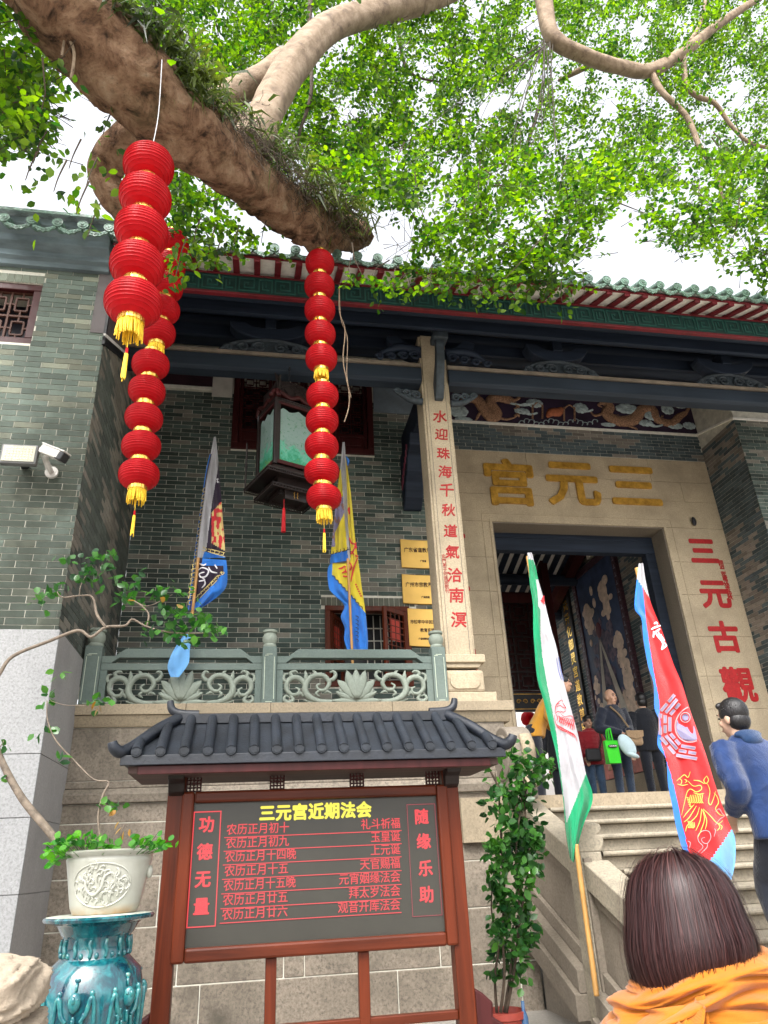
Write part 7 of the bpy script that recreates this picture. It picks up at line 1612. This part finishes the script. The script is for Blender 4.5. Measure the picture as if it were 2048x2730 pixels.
# ================================================================ people
def skin_mat(n, c): return plain(n, c, .5, .12, 12, .1, 90)
SK1 = skin_mat('weathered_skin', (.38, .22, .15)); SK2 = skin_mat('fair_skin', (.45, .28, .20))
HAIRB = plain('black_hair', (.010, .009, .010), .35, .4, 60, .5, 120, stretch=(1, 1, .2)); HAIRG = plain('thin_grey_hair', (.22, .17, .14), .6, .3, 50)
def smooth_mesh(o, voxel, it=4):
    r = o.modifiers.new('remesh', 'REMESH'); r.mode = 'VOXEL'; r.voxel_size = voxel; r.use_smooth_shade = True
    s = o.modifiers.new('smooth', 'SMOOTH'); s.iterations = it; s.factor = .5
    return o
def rings(m, rs, n=18):
    """rs: (centre, rx, ry) horizontal sections"""
    vs = []; k = len(rs)
    for c, rx, ry in rs:
        for j in range(n):
            a = 6.2832*j/n; vs.append((c[0]+math.cos(a)*rx, c[1]+math.sin(a)*ry, c[2]))
    fs = [(i*n+j, i*n+(j+1) % n, (i+1)*n+(j+1) % n, (i+1)*n+j) for i in range(k-1) for j in range(n)]+[tuple(range(n-1, -1, -1)), tuple((k-1)*n+j for j in range(n))]
    m.add(vs, fs)
def hand(m, w, d, up, s=1.0, curl=.5):
    """palm and five bent fingers; w wrist, d towards the fingers, up the back of the hand"""
    d = d.normalized(); up = (up-d*up.dot(d)).normalized(); sd_ = d.cross(up)
    m.tube([w-d*.01, w+d*.03*s, w+d*.085*s], [.024*s, .034*s, .036*s], 10, flat=.55, up=up)
    for k, (off, ln) in enumerate(((-.030, .062), (-.010, .074), (.010, .078), (.029, .068))):
        b = w+d*.08*s+sd_*off*s; e = d*math.cos(curl)-up*math.sin(curl); e2 = d*math.cos(curl*2.2)-up*math.sin(curl*2.2)
        m.tube([b, b+d*.015*s, b+d*.015*s+e*ln*.5*s, b+d*.015*s+e*ln*.5*s+e2*ln*.45*s], [.0095*s, .0095*s, .0088*s, .007*s], 7)
    b = w+d*.03*s-sd_*.030*s; e = (d*.7-sd_*.75-up*.25).normalized(); m.tube([b, b+e*.03*s, b+e*.03*s+(d*.9-sd_*.3-up*.3).normalized()*.035*s], [.012*s, .0105*s, .008*s], 7)
def person(label, loc, H, face, jacket, trousers, hair, skin, arms, legs=None, lean=(0, 0), shoes=None, headturn=0.0, bald=False, puffy=False, jl=.0, build_=1.0, tilt=0.0, headdrop=0.0, hood=None):
    """local frame: feet at origin, facing -Y; face = turn about the vertical"""
    root = thing('person', label, 'person', loc=loc); root.rotation_euler = (0, 0, face); s = H/1.70
    V = lambda x, y, z: Vector((x, y, z))*s
    def lx(z): k = max(0, (z-.9)/.6); return Vector((lean[0]*k, lean[1]*k, 0))
    def add(m, name, mat, parent=root, sm=False, voxel=None, it=4):
        o = m.build(name, mat, None, smooth=True); o.parent = parent
        if voxel: smooth_mesh(o, voxel*s, it)
        return o
    sh = {1: V(.185*build_, 0, 1.385)+lx(1.4), -1: V(-.185*build_, 0, 1.385)+lx(1.4)}
    hp = {1: V(.088, 0, .90), -1: V(-.088, 0, .90)}
    legs = legs or {1: (V(.095, -.01, .48), V(.10, .01, .07)), -1: (V(-.095, -.01, .48), V(-.10, .01, .07))}
    hc = V(0, -.015, 1.575-headdrop)+lx(1.6)+Vector((0, 0, 0)); ht = Matrix.Rotation(headturn, 3, 'Z') @ Matrix.Rotation(tilt, 3, 'X')
    def hd(x, y, z): return hc+ht @ V(x, y, z)
    # body, one continuous skin
    m = MB()
    rings(m, [(V(0, 0, .84), .15*s, .10*s), (V(0, 0, .95)+lx(.95), .155*s, .105*s), (V(0, 0, 1.10)+lx(1.1), .135*s, .095*s), (V(0, 0, 1.25)+lx(1.25), .155*s, .105*s), (V(0, 0, 1.36)+lx(1.36), .16*s, .09*s), (V(0, 0, 1.43)+lx(1.43), .07*s, .06*s)])
    m.tube([V(0, .01, 1.40)+lx(1.4), hd(0, .015, -.10), hd(0, .01, -.04)], [.062*s, .056*s, .052*s], 12)
    m.ell(hd(0, .01, .02), V(.076, .094, .105), 16, 12, ht); m.ell(hd(0, -.022, -.045), V(.060, .066, .075), 14, 10, ht); m.ell(hd(0, -.045, -.095), V(.034, .032, .026), 10, 8, ht)
    m.tube([hd(0, -.082, .02), hd(0, -.103, -.022), hd(0, -.098, -.035)], [.010*s, .015*s, .016*s], 8); m.ell(hd(0, -.085, -.070), V(.028, .012, .011), 10, 6, ht); m.ell(hd(0, -.078, .036), V(.052, .016, .012), 10, 6, ht)
    for q in (-1, 1): m.ell(hd(q*.076, .012, -.012), V(.012, .022, .034), 8, 8, ht); m.ell(hd(q*.042, -.062, -.028), V(.022, .02, .022), 8, 6, ht)
    for q in (-1, 1):
        e, w = arms[q]; e, w = V(*e), V(*w); d = (w-e).normalized(); m.tube([sh[q], e, w], [.048*s, .038*s, .026*s], 10)
        upv = Vector((0, -1, .3)) if abs(d.z) > .6 else Vector((0, 0, 1)); hand(m, w, d, upv, s, .55)
        k, a = legs[q]; m.tube([hp[q], k, a], [.075*s, .052*s, .036*s], 10)
    body = add(m, 'body', skin, voxel=.0085, it=3)
    for q in (-1, 1):
        m = MB(); m.ell(hd(q*.031, -.083, .012), V(.012, .007, .0065), 10, 6, ht); add(m, 'eye', BLACK)
        m = MB(); m.tube([hd(q*.016, -.094, .036), hd(q*.048, -.082, .036)], .0045*s, 5); add(m, 'eyebrow', HAIRB)
    m = MB(); m.tube([hd(-.022, -.094, -.071), hd(0, -.0985, -.070), hd(.022, -.094, -.071)], [.002*s, .0036*s, .002*s], 6); add(m, 'mouth', plain('lip', (.25, .10, .08), .5) if 'lip' not in MATS else MATS['lip'])
    # hair
    m = MB()
    if bald: m.ell(hd(0, .03, .012), V(.081, .083, .082), 14, 10, ht)
    else:
        m.ell(hd(0, .018, .042), V(.086, .102, .100), 18, 12, ht); m.ell(hd(0, .045, -.02), V(.080, .07, .075), 14, 10, ht)
        rj = random.Random(int(H*1000))
        for k in range(90): a = rj.uniform(0, 6.283); b = rj.uniform(.2, 1.45); dd = ht @ Vector((math.cos(a)*math.sin(b)*.088, .1*math.sin(a)*math.sin(b)+.018, .1*math.cos(b)+.042))*s; m.tube([hc+dd*.9, hc+dd*1.025+Vector((0, 0, -.006))], [.010*s, .003*s], 5)
    if not bald: m.ell(hd(0, -.060, .092), V(.062, .030, .030), 12, 8, ht)
    add(m, 'hair', hair)
    # jacket
    m = MB(); b = .028 if puffy else .016; hem = .82+jl
    rings(m, [(V(0, 0, hem), (.172+b)*s*build_, (.118+b)*s), (V(0, 0, .95)+lx(.95), (.165+b)*s*build_, (.12+b)*s), (V(0, 0, 1.10)+lx(1.1), (.158+b)*s*build_, (.112+b)*s), (V(0, 0, 1.25)+lx(1.25), (.175+b)*s*build_, (.118+b)*s), (V(0, 0, 1.36)+lx(1.36), (.178+b)*s*build_, (.10+b)*s), (V(0, 0, 1.425)+lx(1.42), (.11+b)*s, (.075+b)*s), (V(0, .0, 1.465)+lx(1.46), (.066+b*.6)*s, (.064+b*.6)*s)], 20)
    for q in (-1, 1):
        e, w = arms[q]; e, w = V(*e), V(*w); w2 = e.lerp(w, .93); c = cr([sh[q]+Vector((-q*.03*s, 0, .01)), sh[q].lerp(e, .5), e, e.lerp(w2, .55), w2], 5); rs = lerpl([.078+b*.6, .068+b, .058+b, .052+b*.8, .044+b*.6], len(c))
        if puffy: rs = [r*(1+.07*math.sin(i*1.5)) for i, r in enumerate(rs)]
        else: rs = [r*(1+.05*math.sin(i*2.1+q)) for i, r in enumerate(rs)]
        m.tube(c, [r*s for r in rs], 12)
    if puffy:
        for k in range(9): z = hem+.03+k*.062; rings(m, [(V(0, 0, z)+lx(z), (.176+b)*s, (.122+b)*s), (V(0, 0, z+.03)+lx(z), (.19+b)*s, (.135+b)*s), (V(0, 0, z+.06)+lx(z), (.176+b)*s, (.122+b)*s)], 18)
    add(m, 'jacket', jacket, voxel=.014, it=3)
    if hood:
        m = MB(); m.ell(V(0, .055, 1.455)+lx(1.45), V(.10, .05, .035), 16, 10); m.ell(V(0, .085, 1.42)+lx(1.42), V(.075, .035, .05), 14, 8); add(m, 'hood', hood, voxel=.014, it=2)
    # trousers
    m = MB(); rings(m, [(V(0, 0, .99), .158*s, .112*s), (V(0, 0, .90), .172*s, .122*s), (V(0, 0, .82), .165*s, .115*s)], 18)
    for q in (-1, 1):
        k, a = legs[q]; c = cr([hp[q]+V(0, 0, .02), hp[q].lerp(k, .5), k, k.lerp(a, .5), a], 5); m.tube(c, [r*s*(1+.03*math.sin(i*1.9)) for i, r in enumerate(lerpl([.096, .085, .068, .060, .056], len(c)))], 12)
    add(m, 'trousers', trousers, voxel=.014, it=3)
    for q in (-1, 1):
        k, a = legs[q]; m = MB(); dn = (a-k).normalized(); fw = Vector((0, -1, 0)); fw = (fw-dn*fw.dot(dn)*.9).normalized() if abs(dn.z) < .8 else fw
        m.ell(a+fw*.06*s+dn*.035*s, V(.043, .125, .038), 12, 8, Matrix(((1, 0, 0), (0, -fw.y, -fw.z), (0, fw.z, -fw.y))).to_3x3() if abs(dn.z) < .8 else None); m.tube([a-dn*.03*s, a+dn*.03*s], .045*s, 10); add(m, 'shoe', shoes or BLACK, voxel=.01, it=2)
    return root, s
def strap(root, pts, w, mat, name='strap', s=1.0):
    m = MB(); c = cr([Vector(p)*s for p in pts], 6); m.tube(c, w, 6, flat=.3, up=(0, 1, 0)); o = m.build(name, mat, None, smooth=True); o.parent = root; return o
NAVY = cloth('navy_jacket_cloth', (.012, .016, .030), trans=0); CHAR = cloth('black_jacket_cloth', (.010, .012, .018), trans=0); JEAN = cloth('blue_denim', (.05, .09, .16), trans=0, var=.35, scale=9); DJEAN = cloth('dark_denim', (.018, .030, .055), trans=0, var=.3); REDJ = cloth('red_padded_nylon', (.26, .012, .020), .5, 0); BLKT = cloth('black_trouser_cloth', (.010, .012, .020), trans=0); ORJ = cloth('ochre_jacket_cloth', (.42, .20, .02), trans=0)
down = {1: ((.25, .02, 1.10), (.26, -.05, .85)), -1: ((-.25, .02, 1.10), (-.26, -.05, .85))}
q = P(1622, 1838, Y=10.2); om, s = person('elderly man in navy jacket with hands clasped, standing in the doorway', (q.x, 10.2, FLOOR), q.z-FLOOR, rad(10), NAVY, DJEAN, HAIRG, SK1, {1: ((.27, .03, 1.12), (.07, -.22, 1.03)), -1: ((-.27, .03, 1.12), (-.03, -.22, 1.00))}, bald=True, headturn=rad(14), jl=.06)
strap(om, [(-.10, -.10, 1.42), (-.02, -.165, 1.30), (.08, -.175, 1.15), (.19, -.15, 1.0), (.23, -.10, .93)], .016, plain('khaki_strap', (.16, .11, .06), .8), 'bag_strap', s)
kb = thing('shoulder_bag', 'khaki shoulder bag at the hip of the elderly man', 'bag', loc=(0, 0, 0)); a = P(1694, 1965, Y=9.95); m = MB(); m.box(a.x-.15, a.x+.10, 9.90, 10.0, a.z-.12, a.z+.08); m.build('bag_body', cloth('khaki_canvas', (.24, .16, .09), trans=0), kb, bevel=.04); m = MB(); m.prism([(a.x-.16, a.z+.085), (a.x+.11, a.z+.085), (a.x+.10, a.z-.0), (a.x-.02, a.z-.04), (a.x-.15, a.z+.0)], 'xz', 9.885, 9.90); m.build('bag_flap', MATS['khaki_canvas'], kb, bevel=.01)
gb = thing('green_bag', 'bright green shopping bag hanging from the elderly man hands', 'bag', loc=(0, 0, 0)); b0, b1 = P(1610, 1975, Y=9.92), P(1655, 2035, Y=9.92); m = MB()
x0, x1, z0, z1 = b0.x, b1.x, b1.z, b0.z
m.add([(x0, 9.90, z1), (x1, 9.90, z1), (x1-.01, 9.87, z0), (x0+.01, 9.87, z0), (x0, 9.96, z1), (x1, 9.96, z1), (x1-.01, 10.0, z0), (x0+.01, 10.0, z0)], [(0, 3, 2, 1), (4, 5, 6, 7), (0, 4, 7, 3), (1, 2, 6, 5), (3, 7, 6, 2)]); m.build('bag_body', cloth('green_bag_fabric', (.035, .52, .02), trans=.1), gb)
for y in (9.90, 9.96): c = cr([(x0+.07, y, z1-.01), (x0+.08, y, z1+.14), (x0+.13, 9.93, z1+.17), (x1-.08, y, z1+.14), (x1-.07, y, z1-.01)], 5); m = MB(); m.tube(c, .011, 6, flat=.3); m.build('bag_handle', MATS['green_bag_fabric'], gb)
m = MB(); q2 = P(1634, 1989, Y=9.87); m.ell(q2, (.075, .004, .022), 14, 6); m.build('bag_badge', BLACK, gb); m = MB(); m.tube([q2+Vector((-.055+.011*k, -.006, .006*math.sin(k*2.3))) for k in range(11)], .0045, 5); m.build('bag_print', F_WHITEP, gb)
cp_ = thing('light_cap', 'pale blue cloth cap held at the elderly man waist', 'cap', loc=(0, 0, 0)); a = P(1672, 1988, Y=9.88); m = MB(); m.ell(a, (.11, .07, .17), 16, 12, Matrix.Rotation(rad(-28), 3, 'Y')); m.build('cap_crown', cloth('pale_blue_cotton', (.42, .55, .60), trans=0), cp_, smooth=True); m = MB(); m.ell(a+Vector((.05, -.02, -.13)), (.10, .05, .035), 14, 8, Matrix.Rotation(rad(20), 3, 'Y')); m.build('cap_brim', MATS['pale_blue_cotton'], cp_, smooth=True)
q = P(1705, 1848, Y=10.85); person('man in black jacket seen from behind in the doorway, face hidden', (q.x, 10.85, FLOOR), q.z-FLOOR, rad(172), CHAR, BLKT, HAIRB, SK2, down)
q = P(1563, 1908, Y=11.7); rw, s = person('short woman in red padded jacket and jeans inside the doorway', (q.x, 11.7, FLOOR), q.z-FLOOR, rad(4), REDJ, JEAN, HAIRB, SK1, {1: ((.25, .03, 1.10), (.26, -.05, .86)), -1: ((-.25, .03, 1.10), (-.22, -.12, .92))}, puffy=True, headturn=rad(-5))
strap(rw, [(.16, -.05, 1.42), (.13, -.17, 1.25), (.02, -.19, 1.05), (-.12, -.18, .95)], .014, BLACK, 'bag_strap', s)
bb = thing('black_bag', 'small black crossbody bag on the woman in red', 'bag', loc=(0, 0, 0)); MB().box(q.x-.22, q.x+.04, 11.44, 11.51, FLOOR+.78, FLOOR+.98).build('bag_body', BLACK, bb, bevel=.03)
q = P(1472, 1862, Y=10.9); person('person in long black coat half hidden behind the white flag', (q.x, 10.9, FLOOR), q.z-FLOOR, rad(150), CHAR, BLKT, HAIRB, SK2, down, jl=-.2)
q = P(1398, 1938, Y=8.7); person('person in ochre jacket stooping behind the drum stone', (q.x+.12, 8.7, FLOOR), 1.55, rad(70), ORJ, BLKT, HAIRB, SK1, {1: ((.24, -.22, 1.05), (.2, -.38, .85)), -1: ((-.24, -.22, 1.05), (-.2, -.38, .85))}, lean=(0, -.36), headdrop=.06)
q = P(2098, 1895, Y=8.6); person('person in dark coat at the right edge beyond the man in blue', (q.x, 8.6, FLOOR), max(1.5, min(1.75, q.z-FLOOR)), rad(200), NAVY, BLKT, HAIRB, SK2, down)
BLUEJ = cloth('royal_blue_nylon', (.006, .024, .092), .5, 0, .1, 6, .35); BLUEH = cloth('royal_blue_hood', (.006, .030, .092), .5, 0)
YM = 4.35; q = P(1957, 1856, Y=YM); fz0 = FLOOR-RISE*math.ceil((YE-YM)/TREAD); Hm = 1.66
bm_, s = person('man in royal blue windbreaker climbing the stairs, seen from behind', (q.x+.12, YM, q.z-Hm), Hm, rad(176), BLUEJ, BLKT, HAIRB, SK2, {1: ((.265, .03, 1.12), (.22, -.17, .98)), -1: ((-.255, .03, 1.11), (-.22, -.17, .96))}, {1: (Vector((.10, -.20, .56))*.97, Vector((.11, -.12, .18))*.97), -1: (Vector((-.12, .02, .50))*.97, Vector((-.22, .30, .22))*.97)}, lean=(.07, -.10), shoes=plain('white_sneaker', (.6, .58, .56), .5), hood=BLUEH, headturn=rad(22), build_=1.10)


# ---------------------------------------------------------------- woman in front, seen from behind
YW = 1.45; hq = P(1832, 2440, Y=YW); WC = Vector((hq.x, YW, P(1815, 2268, Y=YW).z-.125))
wm, s = person('woman with brown bob and orange scarf in the foreground, seen from behind', (WC.x, YW+.0, 0), WC.z+.105, rad(180+8), cloth('dark_red_plaid_wool', (.09, .018, .025), trans=0, var=.6, scale=14), BLKT, HAIRB, SK2, down, headturn=0)
RH = random.Random(77)
def hair_pt(phi, t, dr_=0.0, wave=0.0):
    """phi: 0 = middle of the back (towards the viewer, -Y); t 0 crown .. 1 ends"""
    a = .100+dr_; b = .106+dr_; hgt = .115+dr_
    flare = .012*math.sin(min(1, max(0, (t-.45)/.4))*math.pi)
    if t < .5: th = t/.5*math.pi/2; r = math.sin(th)**.80; z = math.cos(th)**.85*hgt
    else:
        k = (t-.5)/.5; r = 1.0+flare/a-.30*k**2.2*(1.0 if abs(phi) < 1.9 else .6); z = -k*(.128+.060*min(1.2, abs(phi)/2.0)**2+(.02 if phi > 0 else 0)*min(1, abs(phi)))
    x = -math.sin(phi)*r*a*1.0; y = -math.cos(phi)*r*b
    if phi < -.8: x += .020*max(0, t-.6)*2.2                     # hair swings out on the right
    return WC+Vector((x+wave, y+.01, z+.0))
m_, t_, b_ = base_mat('brown_hair_strand'); ri = nd(t_, 'ShaderNodeNewGeometry').outputs['Random Per Island']
t_.links.new(ramp(t_, ri, [(0, (.015, .0056, .0066)), (.6, (.029, .0100, .0105)), (1, (.058, .021, .020))]), b_.inputs['Base Color']); b_.inputs['Roughness'].default_value = .44; b_.inputs['Specular IOR Level'].default_value = .32; b_.inputs['Coat Weight'].default_value = .0; b_.inputs['Coat Roughness'].default_value = .3
m = MB(); m.grid(lambda u, v: hair_pt((u-.5)*5.4, v*.97+.0, -.006), 60, 24); sc_h = m.build('hair_cap', plain('dark_brown_hair', (.014, .006, .008), .45, .4, 80, .4, 150, stretch=(1, 1, .1)), None, smooth=True); par(sc_h, None)
m = MB()
for k in range(9500):
    phi = RH.uniform(-2.6, 2.6); t0 = RH.choice((0.01, 0.01, RH.uniform(.0, .35))); dr_ = abs(RH.gauss(0, .0028)); w = RH.uniform(.0004, .0009); ph2 = phi+RH.gauss(0, .05); end = RH.uniform(.93, 1.03); wv = RH.gauss(0, .003); pts = []
    if RH.random() < .06: dr_ += abs(RH.gauss(0, .008)); ph2 += RH.gauss(0, .12)
    N = 11; base = len(m.v)
    for i in range(N):
        t = t0+(end-t0)*i/(N-1); f = phi+(ph2-phi)*i/(N-1); p = hair_pt(f, t, dr_+.001*math.sin(t*9+k), wv*t); tx = Vector((math.cos(f), -math.sin(f), 0))*w*(1-.6*(i/(N-1))**3)
        m.v.append(tuple(p-tx)); m.v.append(tuple(p+tx))
    for i in range(N-1): m.f.append((base+2*i, base+2*i+1, base+2*i+3, base+2*i+2)); m.mi.append(0)
hs_ = m.build('hair', MATS['brown_hair_strand'], None, smooth=True); hs_['kind'] = 'stuff'
sc_h.data.transform(Matrix.Rotation(-rad(188), 4, 'Z') @ Matrix.Translation(-Vector((WC.x, YW, 0)))); hs_.data.transform(Matrix.Rotation(-rad(188), 4, 'Z') @ Matrix.Translation(-Vector((WC.x, YW, 0))))
sc_h.parent = wm; hs_.parent = wm
SCARF = cloth('orange_scarf_wool', (.37, .112, .007), .9, .05, .5, 9, .14, wrinkle=.16)
sf = thing('orange_scarf', 'loose orange scarf wound round the neck of the foreground woman', 'scarf', loc=(0, 0, 0))
nc = Vector((WC.x+.005, YW+.005, 0))
def scarf_pt(u, v, z0, z1, r0, r1, tiltz, seed):
    phi = u*6.2832; k = math.sin(v*math.pi)
    w_ = v*1.0+.16*math.sin(phi+seed)+.10*vnoise(phi*1.1, v*2, int(seed*10)+9); rg = abs(vnoise(phi*.9+seed*3, w_*7, int(seed*10)+3)-.5)+.5*abs(vnoise(phi*1.7, w_*15, int(seed*10)+5)-.5)
    fold = .016-.062*rg+.020*(vnoise(phi*1.6+seed, v*3, int(seed*10)+1)-.5)
    r = r0+(r1-r0)*v+.030*k+fold*(.4+k)
    z = z0+(z1-z0)*v+tiltz*(-math.sin(phi))*.0+tiltz*math.cos(phi+.35)
    return nc+Vector((math.cos(phi)*r*1.08, math.sin(phi)*r, z+.006*math.sin(phi*3+seed)))
zs_ = P(1830, 2600, Y=YW-.1).z
m = MB(); m.grid(lambda u, v: scarf_pt(u, v, zs_-.105, zs_+.010, .150, .090, .030, .5), 110, 46); m.build('scarf_wrap', SCARF, sf, smooth=True)
m = MB(); m.grid(lambda u, v: scarf_pt(u, v, zs_-.155, zs_-.045, .172, .125, .012, 2.1), 110, 40); m.build('scarf_wrap', SCARF, sf, smooth=True)
def tail(u, v):
    x = -.115-.15*v+(u-.5)*(.10+.12*v); y = -.125-.03*math.sin(v*3)+.018*math.sin(u*15+v*3)+.012*math.sin(u*31); z = zs_-.055-.20*v-.06*(u-.5)*(-1); return nc+Vector((x, y, z))
m = MB(); m.grid(tail, 50, 30); m.build('scarf_tail', SCARF, sf, smooth=True)

# ---------------------------------------------------------------- every thing's origin goes to its own base
def _world(o):
    m = o.matrix_basis.copy(); p = o.parent
    while p is not None: m = p.matrix_basis @ m; p = p.parent
    return m
kids = {}
for o in bpy.data.objects: kids.setdefault(o.parent, []).append(o)
def _corners(o):
    out = []
    if o.type == 'MESH' and len(o.data.vertices):
        w = _world(o); n = len(o.data.vertices); co = np.empty(n*3); o.data.vertices.foreach_get('co', co); co = co.reshape(-1, 3)
        lo, hi = co.min(0), co.max(0); out += [w @ Vector((x, y, z)) for x in (lo[0], hi[0]) for y in (lo[1], hi[1]) for z in (lo[2], hi[2])]
    for c in kids.get(o, []): out += _corners(c)
    return out
for o in list(bpy.data.objects):
    if o.type == 'EMPTY' and o.parent is None and o.location.length < 1e-6:
        c = _corners(o)
        if not c: continue
        base = Vector(((min(v.x for v in c)+max(v.x for v in c))/2, (min(v.y for v in c)+max(v.y for v in c))/2, min(v.z for v in c)))
        o.location = base
        for k in kids.get(o, []): k.location = k.location-base
